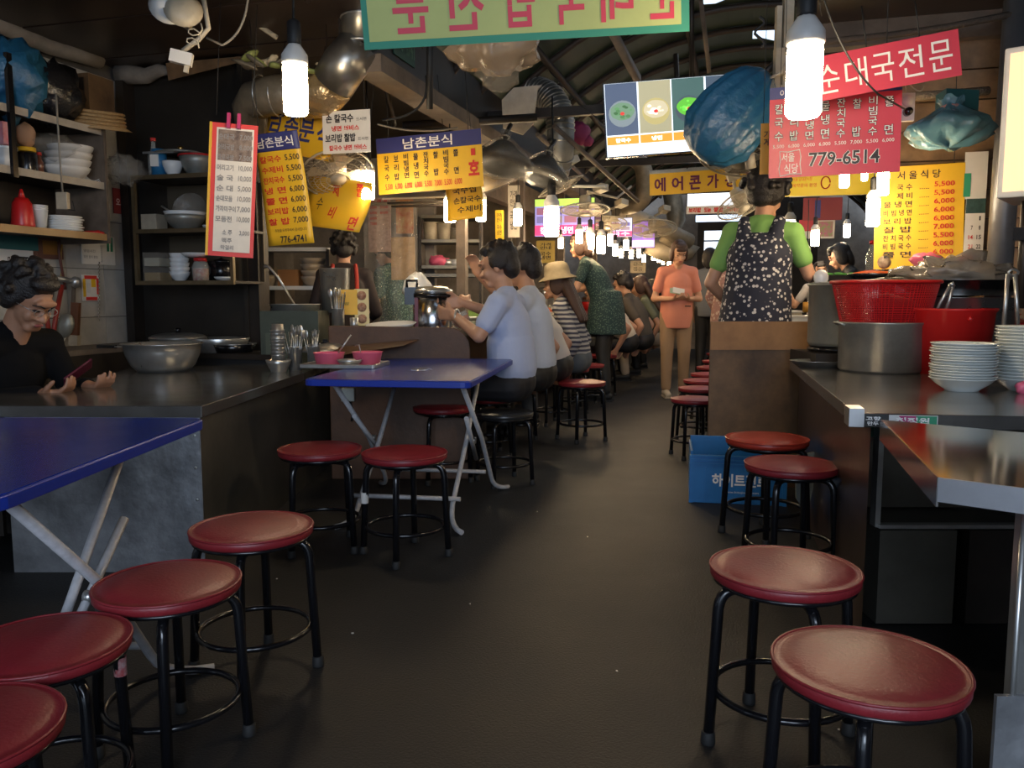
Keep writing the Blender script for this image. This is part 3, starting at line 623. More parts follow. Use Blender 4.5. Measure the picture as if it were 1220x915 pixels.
lettering([('남촌분식', .08, .04, .88, .13, .01)], w_, h_, M['letw'], o, .006, warp=wf_)
its = [('칼국수', '5,500'), ('수제비', '5,500'), ('잔치국수', '5,500'), ('냉 면', '6,000'), ('쫄 면', '6,000'), ('보리밥', '6,000'), ('찰 밥', '7,000')]
lettering([(a, .08, .20 + i * .093, .56, .26 + i * .093, .02) for i, (a, b) in enumerate(its)], w_, h_, M['letr'], o, .004, warp=wf_); lettering([(b, .64, .20 + i * .093, .95, .26 + i * .093, .015) for i, (a, b) in enumerate(its)] + [('776-4741', .3, .92, .86, .985, .015), ('주문을 도와주셔서 감사합니다', .2, .855, .9, .885, .0)], w_, h_, M['letk'], o, .004, warp=wf_)
o, w_, h_, wf_ = curled('hanging_banner', 'drooping yellow banner with navy brush letters behind the silver duct', 314, 128, 398, 184, 4.9, M['yel'], None, 0, .08, 12)
lettering([('남', .05, .1, .25, .6, .02), ('촌', .28, .15, .48, .65, .02), ('분', .5, .2, .7, .7, .02), ('식', .74, .2, .95, .75, .02)], w_, h_, M['navy'], o, .004, warp=wf_)
o, w_, h_, wf_ = curled('yellow_cloth_sign', 'sagging yellow cloth sign with red letters below the tilted wall fan', 362, 214, 436, 272, 5.0, M['yel'], None, 0, .10, 8, -.1)
lettering([('제', .42, .1, .52, .35, .02), ('비', .45, .55, .55, .8, .02), ('쫄', .78, .05, .88, .3, .02), ('면', .8, .7, .92, .98, .02)], w_, h_, M['letr'], o, .004, warp=wf_); lettering([('수', .2, .4, .3, .65, .0)], w_, h_, M['letk'], o, .004, warp=wf_)
o, w_, h_ = sboard('notice_board', 'white notice with four lines of black and red words above the tilted wall fan', 385, 133, 440, 181, 4.6, M['wht'])
lettering([('손 칼국수', .08, .08, .66, .28, .03), ('보리밥 찰밥', .06, .54, .70, .74, .03), ('드시면', .72, .18, .93, .26, .0), ('드시면', .75, .64, .96, .72, .0)], w_, h_, M['letk'], o); lettering([('냉면 써비스', .2, .35, .78, .48, .03), ('칼국수 냉면 써비스', .14, .81, .93, .94, .03)], w_, h_, M['letr'], o)
# yellow menu with navy header over stall two
o, w_, h_ = sboard('menu_board', 'wide yellow menu board with navy header beside the bagged wall fans', 450, 161, 572, 226, 5.3, M['yel'], roll=-2.5)
patch(o, 0, 0, 1, .27, w_, h_, M['navy'], name='header_panel'); lettering([('남촌분식', .26, .04, .73, .23, .01)], w_, h_, M['letw'], o)
dk = []; rd = []
for i, (c_, p_) in enumerate(zip(cols, prs)):
    x = .07 + i * .095; n = len(c_); ys = [.32, .48, .64] if n == 3 else ([.32, .62] if n == 2 else [.31, .42, .53, .64])
    for ch, y in zip(c_, ys): dk.append((ch, x, y, x + .045, y + (.12 if n < 4 else .1), .02))
    rd.append((p_, x, .82, x + .07, .94, .015))
lettering(dk, w_, h_, M['letk'], o); lettering(rd + [('1', .90, .33, .94, .45, .02), ('호', .87, .53, .97, .80, .04)], w_, h_, M['letr'], o)
o, w_, h_, wf_ = curled('yellow_price_sheet', 'crooked yellow price sheet hanging right below the wide yellow menu board', 532, 218, 574, 261, 5.6, M['yel'], None, 0, .05, -6)
lettering([('국수집', .2, .1, .85, .3), ('손칼국수', .2, .38, .95, .56), ('수제비', .3, .64, .95, .82)], w_, h_, M['letk'], o, .004, warp=wf_)
# green phone board on the fascia
o, w_, h_ = sboard('phone_sign', 'dark green board with a faded phone number on the roof fascia', 455, 60, 510, 90, 4.4, mat('dark_green_board', (.02, .07, .045), .6), yaw=R(60), roll=0)
o.location = st(4.75, -1.99, 2.52); o.rotation_euler = (0, 0, AISLE + R(90)); lettering([('776-4741', .05, .2, .95, .8, .02)], w_ , h_, mat('faded_green_letters', (.08, .18, .12)), o)
o.scale = (.8, 1, 1.4)
# middle yellow sign
o, w_, h_ = sboard('hanging_sign', 'long yellow sign with dark maroon words over the middle of the aisle', 774, 203, 918, 228, 6.9, M['yel'], roll=-1.8)
lettering([(ch, .04 + i * .145, .2, .135 + i * .145, .85, .03) for i, ch in enumerate('에어콘가동중')], w_, h_, mat('maroon_lettering', (.12, .01, .06)), o)
MB().box((0, .03, h_ / 2 + .015), (w_, .06, .03)).build('top_frame', M['steel'], o)
# yellow and white strips right of centre
o, w_, h_ = sboard('yellow_sign', 'yellow strip sign below the red menu board, behind the apron woman', 936, 203, 1042, 232, 5.4, mat('lit_yellow_sign', (.95, .62, .03), .4, emit=.25))  # printed strip, not a lamp; a weak glow is added to brighten its yellow
lettering([('서울 남대문시장', .08, .25, .3, .4, .0), ('예약문의 환영', .08, .5, .35, .65, .0)], w_, h_, M['letr'], o)
MB().tube([((.45 + .05 * math.cos(a / 2) - .5) * w_, -.006, .30 * h_ * math.sin(a / 2) * .8) for a in range(13)], .004).build('round_emblem', M['letr'], o)
o, w_, h_ = sboard('white_strip_sign', 'long cream strip sign with brown words under the yellow strip', 941, 219, 1044, 233, 5.8, M['wht'])
lettering([('찰밥 쌀밥 드시면 칼국수나', .03, .2, .72, .85, .03)], w_, h_, mat('brown_lettering', (.12, .03, .02)), o); lettering([('냉면 서비스', .75, .15, .99, .85, .03)], w_, h_, M['letr'], o)
# lit signs at the end of the passage
def lit(name, label, px0, py0, px1, py1, Y, col, e, yaw=AISLE, roll=0): 
    o, w_, h_ = sboard(name, label, px0, py0, px1, py1, Y, M['dark'], yaw=yaw, roll=roll, th=.05)
    patch(o, .02, .03, .98, .97, w_, h_, mat('lit_%s_%d' % (name, px0), col, emit=e), .004, 'lit_face'); return o, w_, h_
o, w_, h_ = lit('lit_sign', 'bright white lit sign under the long yellow sign at the far end', 818, 230, 884, 246, 9.5, (.85, .92, 1), 1.1)
o, w_, h_ = sboard('strip_sign', 'white strip with red words between the two lit signs at the far end', 818, 245, 888, 254, 9.3, M['wht']); lettering([('보리밥', .04, .2, .25, .85, .05), ('있는', .3, .2, .42, .85, .05), ('쌀밥', .46, .2, .62, .85, .05), ('드시면', .68, .2, .9, .85, .05)], w_, h_, M['letr'], o)
o, w_, h_ = lit('lit_sign', 'pale blue lit sign below the strip with red words', 828, 256, 885, 264, 11, (.62, .78, 1), 1.4)
o, w_, h_ = lit('lit_sign', 'lowest white lit panel at the far end, right of the coral shirt woman', 838, 274, 885, 312, 13, (.7, .82, 1), .9)
MB().box((0, -.01, .08), (w_, .01, .02)).build('frame_bar', M['dark'], o); MB().box((0, -.01, -.1), (w_, .01, .03)).build('frame_bar', M['dark'], o)
# strings the loose boards hang from
for o in [o for o in bpy.data.objects if o.get('category') == 'sign' and o.parent is None]:
    bs = [V(c) for ch in o.children for c in ch.bound_box]; x0, x1, z1 = min(b.x for b in bs), max(b.x for b in bs), max(b.z for b in bs)
    if o.location.z + z1 < 2.5 and 'lit' not in o.name:
        for x in (x0 + (x1 - x0) * .12, x1 - (x1 - x0) * .12): MB().tube([(x, .004, z1 - .01), (x, .004, max(z1 + .05, 2.50 - o.location.z))], .0022, 4).build('string', M['cordk'], o)
# television
tvY = 6.2; o, w_, h_ = sboard('hanging_television', 'flat television showing four noodle dishes, hung tilted under the vault', 722, 95, 897, 180, tvY, M['black'], yaw=R(-4), roll=-3.6, th=.05, cat='television')
Wp = mat('screen_white', (.85, .93, 1), emit=.85)
patch(o, .008, .012, .992, .985, w_, h_, Wp, .002, 'screen')
scr = [(.012, .20, (.06, .08, .13)), (.235, .20, (.33, .30, .18)), (.455, .20, (.05, .10, .09)), (.68, .20, (.05, .07, .10))]
soup = [(.13, .22, .14), (.48, .42, .28), (.10, .38, .04), (.28, .24, .18)]
def disc(cx, cy, r, m, z, nm, sy=1, n=20, jit=0): 
    pts = [((cx - .5) * w_ + r * math.cos(a) * (1 + jit * math.sin(a * 5 + cx * 9)), (.5 - cy) * h_ + r * sy * math.sin(a) * (1 + jit * math.cos(a * 7))) for a in [2 * math.pi * k / n for k in range(n)]]
    return MB().prism(pts, z, z + .0006, Matrix.Rotation(R(90), 4, 'X')).build(nm, m, o)
for i, (x, ww_, c_) in enumerate(scr):
    patch(o, x, .015, x + .212, .70, w_, h_, mat('screen_photo_%d' % i, c_, emit=1, rough=.3), .003, 'food_photo')
    patch(o, x, .72, x + .212, .83, w_, h_, mat('screen_orange', (.80, .34, .05), emit=.9), .003, 'caption_bar')
    bowl = mat('screen_bowl_%d' % i, [(.20, .24, .26), (.45, .38, .16), (.06, .08, .10), (.05, .06, .08)][i], emit=.9); cx = x + .11
    disc(cx, .42, .100, bowl, .0035, 'bowl_image', .95); disc(cx, .39, .088, mat('screen_soup_%d' % i, soup[i], emit=1.1, col2=None), .0045, 'soup_image', .72, jit=.03)
    for k in range(14):
        random.seed(i * 40 + k); a = random.uniform(0, 6.28); rr = random.uniform(.01, .068); cc_ = [(.05, .12, .05), (.65, .62, .5), (.12, .55, .06), (.45, .40, .33)][i]
        disc(cx + rr * math.cos(a) / w_, .40 + rr * .7 * math.sin(a) / h_, random.uniform(.008, .02), mat('screen_veg_%d_%d' % (i, k % 3), tuple(min(1, c * (1 + .5 * (k % 3))) for c in cc_), emit=1), .0052 + k * .0001, 'garnish_image', .6, 7, .2)
    disc(cx, .42, .016, mat('screen_red', (.6, .05, .04), emit=1), .0068, 'garnish_image', .8, 9)
lettering([('칼국수', .07, .745, .17, .805, .03), ('냉면', .31, .745, .38, .805, .03), ('비빔면', .52, .745, .61, .805, .03)], w_, h_, mat('screen_text', (1, 1, 1), emit=1.2), o, .005)
MB().box((0, .06, .02), (.2, .07, .16)).build('bracket', M['dark'], o); MB().tube([(0, .06, .08), (0, .06, .45)], .018).build('hanger_pole', M['dark'], o)
# far left wall signs and screens
def food(label, px0, py0, px1, py1, Y, base, strip, green, txt, n):
    o, w_, h_ = sboard('food_poster', label, px0, py0, px1, py1, Y, M['dark'], th=.03, cat='lit menu')
    patch(o, .01, .01, .99, .99, w_, h_, mat('poster_base_%d' % px0, base, emit=.75), .004, 'lit_face')
    if green: patch(o, .01, .01, .99, .20, w_, h_, mat('poster_green', (.45, .70, .12), emit=.8), .006, 'header_panel')
    patch(o, .01, .70, .99, .97, w_, h_, mat('poster_strip_%d' % px0, strip, emit=.7), .006, 'caption_bar')
    for k in range(n):
        for r_ in range(2):
            x = .04 + k * .92 / n; y = .24 + r_ * .22
            patch(o, x, y, x + .8 / n, y + .18, w_, h_, mat('poster_food_%d' % ((k + r_) % 3), [(.28, .12, .20), (.18, .16, .40), (.35, .28, .35)][(k + r_) % 3], emit=.6), .0065, 'food_photo')
    lettering([(txt, .1, .74, .9, .93, .02)], w_, h_, mat('poster_text', (.75, .8, 1), emit=.9), o, .009)
food('large purple lit menu with green header behind the standing woman in dark green', 637, 237, 708, 281, 8.6, (.28, .26, .62), (.72, .06, .22), True, '칼국수 냉면 국밥', 4)
food('small dark lit menu right of the large purple menu', 708, 252, 728, 272, 9.0, (.22, .08, .16), (.7, .05, .12), False, '보리밥', 2)
food('white and pink lit menu farther along the left stalls', 726, 260, 753, 282, 9.6, (.6, .62, .85), (.75, .08, .25), False, '국수', 2)
food('purple lit poster farthest along the left stalls', 753, 264, 780, 295, 10.5, (.26, .12, .55), (.5, .45, .75), False, '수제비', 2)
# far posters right of centre
o, w_, h_ = sboard('small_poster', 'bright red and white poster behind the sleeveless cook', 952, 262, 994, 284, 9.5, M['wht'], cat='poster'); patch(o, 0, 0, .4, .6, w_, h_, M['redb']); patch(o, .55, .1, .95, .9, w_, h_, mat('green_pink_print', (.25, .45, .15), .5, col2=(.6, .1, .3), vscale=25), name='printed_field')
o, w_, h_ = sboard('small_poster', 'dark red poster hanging above the far right stall', 957, 236, 1003, 262, 9.3, mat('dull_red_print', (.25, .03, .03), .6), cat='poster'); patch(o, .3, .1, .45, .9, w_, h_, M['navy'])
# small papers on the left tiled wall
def wallpaper_(name, label, px, py, wd, hg, m, cat='poster', par=None):
    d = ray(px, py); n = B_; k = (TW + .012) / d.dot(n); p = V((d.x * k, d.y * k, CAMZ + d.z * k))
    o = empty(name, p); o.rotation_euler.z = AISLE + R(90); tag(o, label, cat); MB().box((0, 0, 0), (wd, .006, hg)).build('sheet', m, o); return o
o = wallpaper_('ring_calendar', 'open spiral-bound paper calendar hanging under the left shelf', 117, 298, .28, .18, M['wht'], 'calendar')
for k in range(12): MB().tube([(.02 + .006 * math.cos(a), -.006, .08 - k * .0135 + .004 * math.sin(a)) for a in [i * 1.05 for i in range(6)]], .0012, 4, True).build('spiral_ring', M['steel'], o)
lettering([('안내문', .05, .2, .35, .3), ('영업시간', .05, .5, .4, .6), ('모든 문의 환영', .05, .7, .45, .8)], .28, .18, M['letg'], o, .005)
for x in (.08, .11): MB().box((x, -.005, .04), (.018, .003, .09)).build('bottle_picture', mat('green_print'), (.03, .28, .14)) if False else MB().box((x, -.005, .04), (.018, .003, .09)).build('bottle_picture', mat('green_print', (.03, .28, .14)), o)
o = wallpaper_('paper_flyer', 'small red and yellow flyer stuck on the white tiles', 108, 343, .14, .16, M['wht'], 'flyer')
for x0, z0, w0, h0, mm in ((0, .065, .10, .022, RB), (-.055, 0, .02, .11, M['yel']), (.056, .01, .02, .10, RB), (.02, .03, .035, .05, M['yel']), (0, -.066, .09, .02, RB), (-.02, 0, .03, .06, M['plastic'])): MB().box((x0, -.004, z0), (w0, .003, h0)).build('printed_block', mm, o)
o = wallpaper_('noodle_packet', 'teal and white food packet hanging above the seated woman', 22, 300, .26, .26, M['ceramic'], 'packet'); MB().box((0, -.006, .07), (.26, .006, .12)).build('teal_band', mat('teal_print', (.02, .13, .14)), o); lettering([('표', .5, .6, .75, .85, .03), ('미원', .2, .6, .42, .8, .03)], .26, .26, M['letk'], o, .005)
o = wallpaper_('brown_notice', 'dim brown notice between the packet and the spiral calendar', 57, 295, .22, .13, mat('brown_print', (.16, .07, .05)), 'notice'); MB().box((.02, -.004, 0), (.12, .003, .08)).build('orange_field', mat('orange_print', (.3, .14, .03)), o)
o = wallpaper_('red_notice', 'dark red notice in the corner by the dark metal partition', 143, 240, .12, .16, mat('dull_red_print', (.25, .03, .03), .6), 'notice'); lettering([('오모', .15, .4, .8, .65, .02)], .12, .16, M['letw'], o, .005)
# ------------------------------------------------------------------ lamps
def make_lamp(glow, cordlen, n=10):
    root = empty('hanging_bulb')
    # origin at the middle of the glowing tube
    MB().lathe([(.0, -.062), (.026, -.062), (.031, -.055), (.031, .055), (.028, .062)], n * 2, caps=False).build('glowing_tube', glow, root)
    MB().lathe([(.031, .062), (.034, .066), (.033, .085), (.020, .105), (.015, .112), (0, .112)], n * 2).build('housing', M['plastic'], root)
    MB().lathe([(.016, .110), (.018, .115), (.018, .165), (.010, .172), (0, .172)], n).build('socket', M['blackm'], root)
    MB().tube([(0, 0, .17), (.004, .0, .17 + cordlen * .5), (0, 0, .17 + cordlen)], .0035, 6).build('cord', M['cordk'], root)
    return root
LP = make_lamp(M['bulb'], .35)
LF = make_lamp(M['bulbfar'], .30, 6)
first = {}
def lamp(px, py, hpx, Y, label, group=None, proto=None, light=0):
    proto = proto or LP; s = hpx * Y / FPX / .124; p = at(px, py, Y)
    if proto not in first: first[proto] = 1; o = proto; o.location = p; o.scale = (s, s, s)
    else: o = dup(proto, p, 0, s=s)
    tag(o, label, 'lamp', group); return o
lamp(352, 107, 56, 3.6, 'large glowing tube bulb hanging in front of the silver duct at upper left')
lamp(958, 97, 80, 2.75, 'largest glowing tube bulb, hanging in front of the red boards on the right')
lamp(438, 221, 32, 5.0, 'glowing bulb hanging just right of the tilted wall fan')
lamp(536, 251, 27, 5.8, 'glowing bulb in front of the crooked yellow price sheet')
lamp(573, 251, 24, 6.2, 'glowing bulb right above the first seated man')
lamp(617, 259, 19, 7.2, 'glowing bulb on a cord above the second seated man')
lamp(657, 264, 34, 6.4, 'long glowing bulb in front of the purple lit menu')
lamp(1006, 212, 22, 4.1, 'glowing bulb directly below the phone number of the red menu board')
lamp(1030, 208, 14, 4.25, 'small glowing bulb at the lower right corner of the red menu board')
lamp(1052, 219, 26, 4.15, 'glowing bulb in front of the left edge of the yellow wall menu')
lamp(1040, 254, 30, 4.35, 'glowing bulb low against the left edge of the yellow wall menu')
lamp(941, 275, 24, 6.4, 'glowing bulb at the elbow of the apron woman')
lamp(961, 307, 16, 8.0, 'small glowing bulb beside the waving cook on the right')
lamp(971, 284, 18, 8.4, 'glowing bulb in front of the small posters on the right')
lamp(1009, 275, 15, 8.2, 'glowing bulb above the sleeveless cook')
far = [(690, 282, 22, 8.0), (703, 288, 26, 8.2), (716, 292, 28, 8.4), (727, 286, 18, 9.0), (733, 298, 18, 9.6), (740, 302, 14, 10), (746, 292, 16, 10.2), (752, 303, 14, 10.6), (761, 302, 13, 11), (767, 308, 12, 11.4), (779, 305, 14, 12), (785, 308, 12, 12), (784, 298, 10, 12.6), (797, 315, 11, 13), (811, 316, 9, 14), (668, 290, 16, 8.2), (845, 310, 9, 13.5), (790, 312, 9, 13.5), (773, 297, 10, 12.5)]
random.seed(3)
ws = ['left end of the far row', 'second', 'third', 'fourth', 'fifth', 'sixth', 'seventh', 'eighth', 'ninth', 'tenth']
far.sort(key=lambda q: q[3])
ords = 'nearest second third fourth fifth sixth seventh eighth ninth tenth eleventh twelfth thirteenth fourteenth fifteenth sixteenth seventeenth eighteenth farthest'.split()
for i, (x, y, h, Y) in enumerate(far): lamp(x, y, h * .72, Y, '%s%s small glowing bulb in the long string over the left counter' % (ords[i], ' nearest' if 0 < i < 18 else ''), 'bulbs strung over the far left counter', LF)
# ------------------------------------------------------------------ people
def cap(mb, p0, p1, r0, r1=None, n=12):
    r1 = r0 if r1 is None else r1; p0, p1 = V(p0), V(p1); d = (p1 - p0); L = d.length
    if L < 1e-5: return mb.ell(p0, r0, n)
    d /= L; pts, rs = [], []
    for k in range(4, -1, -1): a = R(k * 22); pts.append(p0 - d * r0 * math.sin(a)); rs.append(max(r0 * math.cos(a), .001))
    for k in range(0, 5): a = R(k * 22); pts.append(p1 + d * r1 * math.sin(a)); rs.append(max(r1 * math.cos(a), .001))
    return mb.tube(pts, rs, n)
def remesh(o, vox, it=3):
    m = o.modifiers.new('skin', 'REMESH'); m.mode = 'VOXEL'; m.voxel_size = vox; m.use_smooth_shade = True
    s = o.modifiers.new('smooth', 'SMOOTH'); s.factor = .5; s.iterations = it
SKIN = mat('skin', (.50, .27, .17), .5, var=.12, vscale=20); SKIN2 = mat('skin_tan', (.42, .21, .125), .5, var=.12, vscale=20)
HAIRK = mat('black_hair', (.012, .009, .009), .45, bump=.6, bscale=150); HAIRB = mat('brown_hair', (.05, .022, .014), .45, bump=.6, bscale=150)
EYE = mat('dark_eye', (.015, .01, .01), .3); LIP = mat('lip', (.35, .09, .08), .45)
def person(label, loc, rz, sit=0, lean=0, side=0, twist=0, head=(0, 0, 0), sc=1., armL=None, armR=None, handL=None, handR=None, curl=.6, top='short', topm=None, legm=None, hair='short', hairm=None,
           skin=None, vox=.010, sleeve=None, female=False, shoes=None, legs=True, seat_z=.44, knees=None, feet=None, hem=.0, belly=0, group=None, face=True, name='person', hsc=1.):
    """faces local +Y; arms: (elbow, wrist) in body coordinates with z from the floor"""
    root = empty(name, loc, rz); root.scale = (sc, sc, sc); tag(root, label, 'person', group)
    skin = skin or SKIN; hairm = hairm or HAIRK; topm = topm or M['ceramic']; legm = legm or M['blackm']
    pz = seat_z / sc + .10 if sit else .88
    U = Matrix.Translation((0, 0, pz)) @ Matrix.Rotation(R(twist), 4, 'Z') @ Matrix.Rotation(R(side), 4, 'Y') @ Matrix.Rotation(-R(lean), 4, 'X')
    UB = U @ Matrix.Translation((0, 0, .26)) @ Matrix.Rotation(-R(lean * .35), 4, 'X')      # the upper back bends a little more
    k = .93 if female else 1.0
    u = lambda x, y, z: U @ V((x, y, z)); b = lambda x, y, z: UB @ V((x, y, z))
    shL, shR = b(-.165 * k, 0, .155), b(.165 * k, 0, .155); neck = b(0, -.01, .20)
    Hm = Matrix.Translation(b(0, .012, .265)) @ Matrix.Rotation(R(twist) + R(head[1]), 4, 'Z') @ Matrix.Rotation(R(head[2]), 4, 'Y') @ Matrix.Rotation(-R(head[0]), 4, 'X')
    h = lambda x, y, z: Hm @ V((x, y, z))
    m = MB()
    # torso
    m.ell(u(0, 0, .0), (.145 * k + .005, .105, .11), 16, U.to_3x3().to_4x4()); m.ell(u(0, .01, .14), (.118 * k + belly, .088 + belly, .14), 16, U.to_3x3().to_4x4())
    m.ell(b(0, .0, .04), (.145 * k, .10, .15), 16, UB.to_3x3().to_4x4()); cap(m, shL, shR, .05); cap(m, b(0, 0, .16), h(0, -.008, .02), .058, .047)
    # head
    Hr = Hm.to_3x3().to_4x4()
    m.ell(h(0, -.012, .118), (.074, .092, .086), 20, Hr); m.ell(h(0, .030, .062), (.055, .056, .068), 18, Hr); cap(m, h(-.018, .062, .008), h(.018, .062, .008), .02)
    cap(m, h(0, .082, .088), h(0, .102, .058), .009, .013, 8); m.ell(h(0, .085, .122), (.050, .016, .018), 12, Hr)
    for s_ in (-1, 1):
        m.ell(h(s_ * .036, .064, .062), (.022, .02, .026), 10, Hr); m.ell(h(s_ * .074, -.004, .082), (.009, .020, .032), 10, Hr); cap(m, h(s_ * .022, .092, .058), h(s_ * .008, .098, .056), .007, n=8)
    cap(m, h(-.016, .083, .030), h(.016, .083, .030), .0085, n=8)
    # arms and hands
    dflt = {-1: (V((-.215, -.03, 1.02 - .88 + pz)), V((-.20, .09, .80 - .88 + pz))), 1: (V((.215, -.03, 1.02 - .88 + pz)), V((.20, .09, .80 - .88 + pz)))}
    arms = {}
    for s_, sh, ar, hd in ((-1, shL, armL, handL), (1, shR, armR, handR)):
        el, wr = (V(ar[0]), V(ar[1])) if ar else dflt[s_]; arms[s_] = (sh, el, wr)
        cap(m, sh, el, .046 * k, .037 * k); cap(m, el, wr, .037 * k, .024)
        fd = (wr - el).normalized() if hd is None else V(hd[0]).normalized(); pn = V((-s_, 0, -.4)) if hd is None or len(hd) < 2 else V(hd[1])
        pn = (pn - fd * pn.dot(fd)).normalized(); sd = fd.cross(pn).normalized() * (s_)      # sd points to the thumb side
        if sd.z < -.2 and hd is None: sd = -sd
        pc = wr + fd * .045
        for q in (-.026, -.009, .009, .026): cap(m, wr + fd * .008 + sd * q * .7, wr + fd * .078 + sd * q, .015, .0115, 8)
        for q, L_ in ((-.030, .052), (-.010, .066), (.011, .070), (.031, .062)):
            p = wr + fd * .080 + sd * q; dd = fd.copy(); r_ = .0092
            for seg in range(3):
                dd = (dd * math.cos(curl * (.5 + .25 * seg)) + pn * math.sin(curl * (.5 + .25 * seg))).normalized(); p2 = p + dd * L_ * (.44, .32, .24)[seg]; cap(m, p, p2, r_, r_ - .0008, 8); p = p2; r_ -= .0008
        tp = wr + fd * .025 + sd * .028; t1_ = tp + (fd * .6 + sd * .6 + pn * .4).normalized() * .035; t2_ = t1_ + (fd * .75 + sd * .1 + pn * .6).normalized() * .034
        cap(m, tp, t1_, .0135, .011, 8); cap(m, t1_, t2_, .011, .009, 8)
    # legs
    if sit:
        kn = knees or [(-.11, .42, seat_z / sc + .07), (.11, .42, seat_z / sc + .07)]; ft = feet or [(-.11, .36, .075), (.11, .40, .075)]
    else:
        kn = knees or [(-.085, .02, .47), (.095, .03, .47)]; ft = feet or [(-.09, -.02, .075), (.10, .04, .075)]
    hp = [u(-.082, 0, -.02), u(.082, 0, -.02)]
    if legs:
        for hip, k_, f_ in zip(hp, kn, ft):
            cap(m, hip, k_, .078, .052); cap(m, k_, f_, .05, .034); cap(m, V(f_) + V((0, 0, -.03)), V(f_) + V((0, .12, -.045)), .034, .026)
    bd = m.build('body', skin, root); remesh(bd, vox, 2)
    # face
    if face:
        for s_ in (-1, 1):
            MB().ell(h(s_ * .031, .0815, .092), (.0155, .006, .0045), 10, Hr @ Matrix.Rotation(R(s_ * -22), 4, 'Z')).build('eye', EYE, root)
            MB().tube([h(s_ * .014, .099, .112), h(s_ * .032, .094, .119), h(s_ * .052, .076, .113)], [.003, .004, .002], 6).build('eyebrow', hairm, root)
        MB().ell(h(0, .0905, .031), (.021, .006, .0065), 12, Hr).build('mouth', LIP, root)
    # hair
    m = MB()
    if hair != 'none':
        hs = (1.06 if hair == 'perm' else .98) * hsc; m.ell(h(0, -.028, .135), (.084 * hs, .094 * hs, .090 * hs), 20, Hr); m.ell(h(0, -.065, .085), (.070, .055, .075), 16, Hr)
        m.ell(h(0, .045, .185), (.062, .04, .030), 14, Hr)
        for s_ in (-1, 1): m.ell(h(s_ * .066, -.018, .115), (.024, .055, .050), 12, Hr)
    random.seed(hash(label) % 1000 if False else len(label) * 13 + int(abs(loc[0]) * 100))
    if hair == 'perm':
        for q in range(70):
            a = random.uniform(0, 6.28); e = random.uniform(-.35, 1.5); x, y, z = .098 * hsc * math.cos(e) * math.cos(a), .108 * hsc * math.cos(e) * math.sin(a), .104 * hsc * math.sin(e)
            if y > .045 and z < .060: continue
            m.ell(h(x, -.030 + y, .134 + z), random.uniform(.014, .023), 8)
        for s_ in (-1, 1): m.ell(h(s_ * .075, -.02, .095), (.026, .045, .050), 12, Hr)
    if hair in ('bob', 'long'):
        for s_ in (-1, 1): m.ell(h(s_ * .072, -.012, .08), (.024, .058, .085), 12, Hr)
        m.ell(h(0, -.075, .055), (.075, .045, .10), 14, Hr); m.ell(h(0, .074, .150), (.055, .022, .03), 12, Hr)
    if hair == 'long':
        for s_ in (-.05, 0, .05): cap(m, h(s_, -.08, .08), b(s_ * 1.3, -.12, .02), .045, .03)
    if hair == 'short':
        for q in range(16):
            a = random.uniform(0, 6.28); e = random.uniform(.3, 1.5); x, y, z = .080 * math.cos(e) * math.cos(a), .09 * math.cos(e) * math.sin(a), .09 * math.sin(e); m.ell(h(x, -.018 + y, .133 + z), random.uniform(.014, .022), 8)
    if hair in ('bun',): m.ell(h(0, -.125, .12), .035, 12)
    if m.v: hr = m.build('hair', hairm, root); remesh(hr, max(.006, vox * .7), 1)
    # clothes
    m = MB(); g = .014; r3_ = U.to_3x3().to_4x4(); rb_ = UB.to_3x3().to_4x4(); fx_ = k * 1.0; bw = belly
    hb = .0 if sit else (-.03 if (hem > .1 or lean > 15) else -.10 - hem)
    if not sit and (hem > .1 or lean > 15): m.lathe([(.001, pz - .11 - hem), (.182 + hem * .25, pz - .10 - hem), (.198, pz - .02), (.160, pz + .14), (.001, pz + .16)], 24, c=(0, 0, 0), sx=k, sy=.86 + bw)
    m.lathe([(.001, hb - .012), ((.138 if sit else .150) + g * .6 + hem * .22, hb), ((.148 if sit else .153) + g + bw * .5 + hem * .1, .05 if sit else -.02 - hem * .4), (.146 + g + bw, .10), (.143 + g + bw * .6, .22), (.12, .30), (.001, .31)], 24, c=u(0, 0, 0), M=r3_, sx=k, sy=.74 + bw * 2)
    m.ell(b(0, .0, .03), (.152 * k + g, .104 + g, .155), 20, rb_); m.ell(b(0, -.01, .0), (.142 * k + g, .096 + g, .20), 18, rb_); cap(m, shL, shR, .058 + g * .3)
    for s_ in (-1, 1): cap(m, b(s_ * .03, -.01, .20), b(s_ * .13, -.003, .165), .050, .048)
    if female: m.ell(b(0, .062, .0), (.105, .05, .06), 14, rb_)
    sl = {'short': .62, 'long': 2.0, 'none': 0}.get(top if sleeve is None else sleeve, .62)
    for s_ in (-1, 1):
        sh, el, wr = arms[s_]
        if sl > 0: cap(m, sh, sh.lerp(el, min(sl, 1)), .060 * k, .056 * k if sl < 1 else .048)
        if sl > 1: cap(m, el, el.lerp(wr, .92), .048, .036)
    cap(m, b(0, -.01, .15), b(0, 0, .215), .068, .056)
    tp = m.build('shirt', topm, root); remesh(tp, vox, 6)
    if legs:
        m = MB(); m.ell(u(0, 0, -.005), (.158 * k, .122, .115), 16, U.to_3x3().to_4x4())
        for hip, k_, f_ in zip(hp, kn, ft): cap(m, hip, k_, .092, .068); cap(m, k_, V(f_) + V((0, 0, .03)), .066, .052)
        tr = m.build('trousers', legm, root); remesh(tr, vox * 1.2, 2)
        for f_ in ft:
            f_ = V(f_); q = MB(); cap(q, f_ + V((0, -.02, -.028)), f_ + V((0, .14, -.04)), .042, .032); q.box(f_ + V((0, .05, -.066)), (.075, .23, .016)); q.build('shoe', shoes or M['blackm'], root)
    root['_h'] = 0
    del root['_h']
    return root, Hm, arms, UB, U
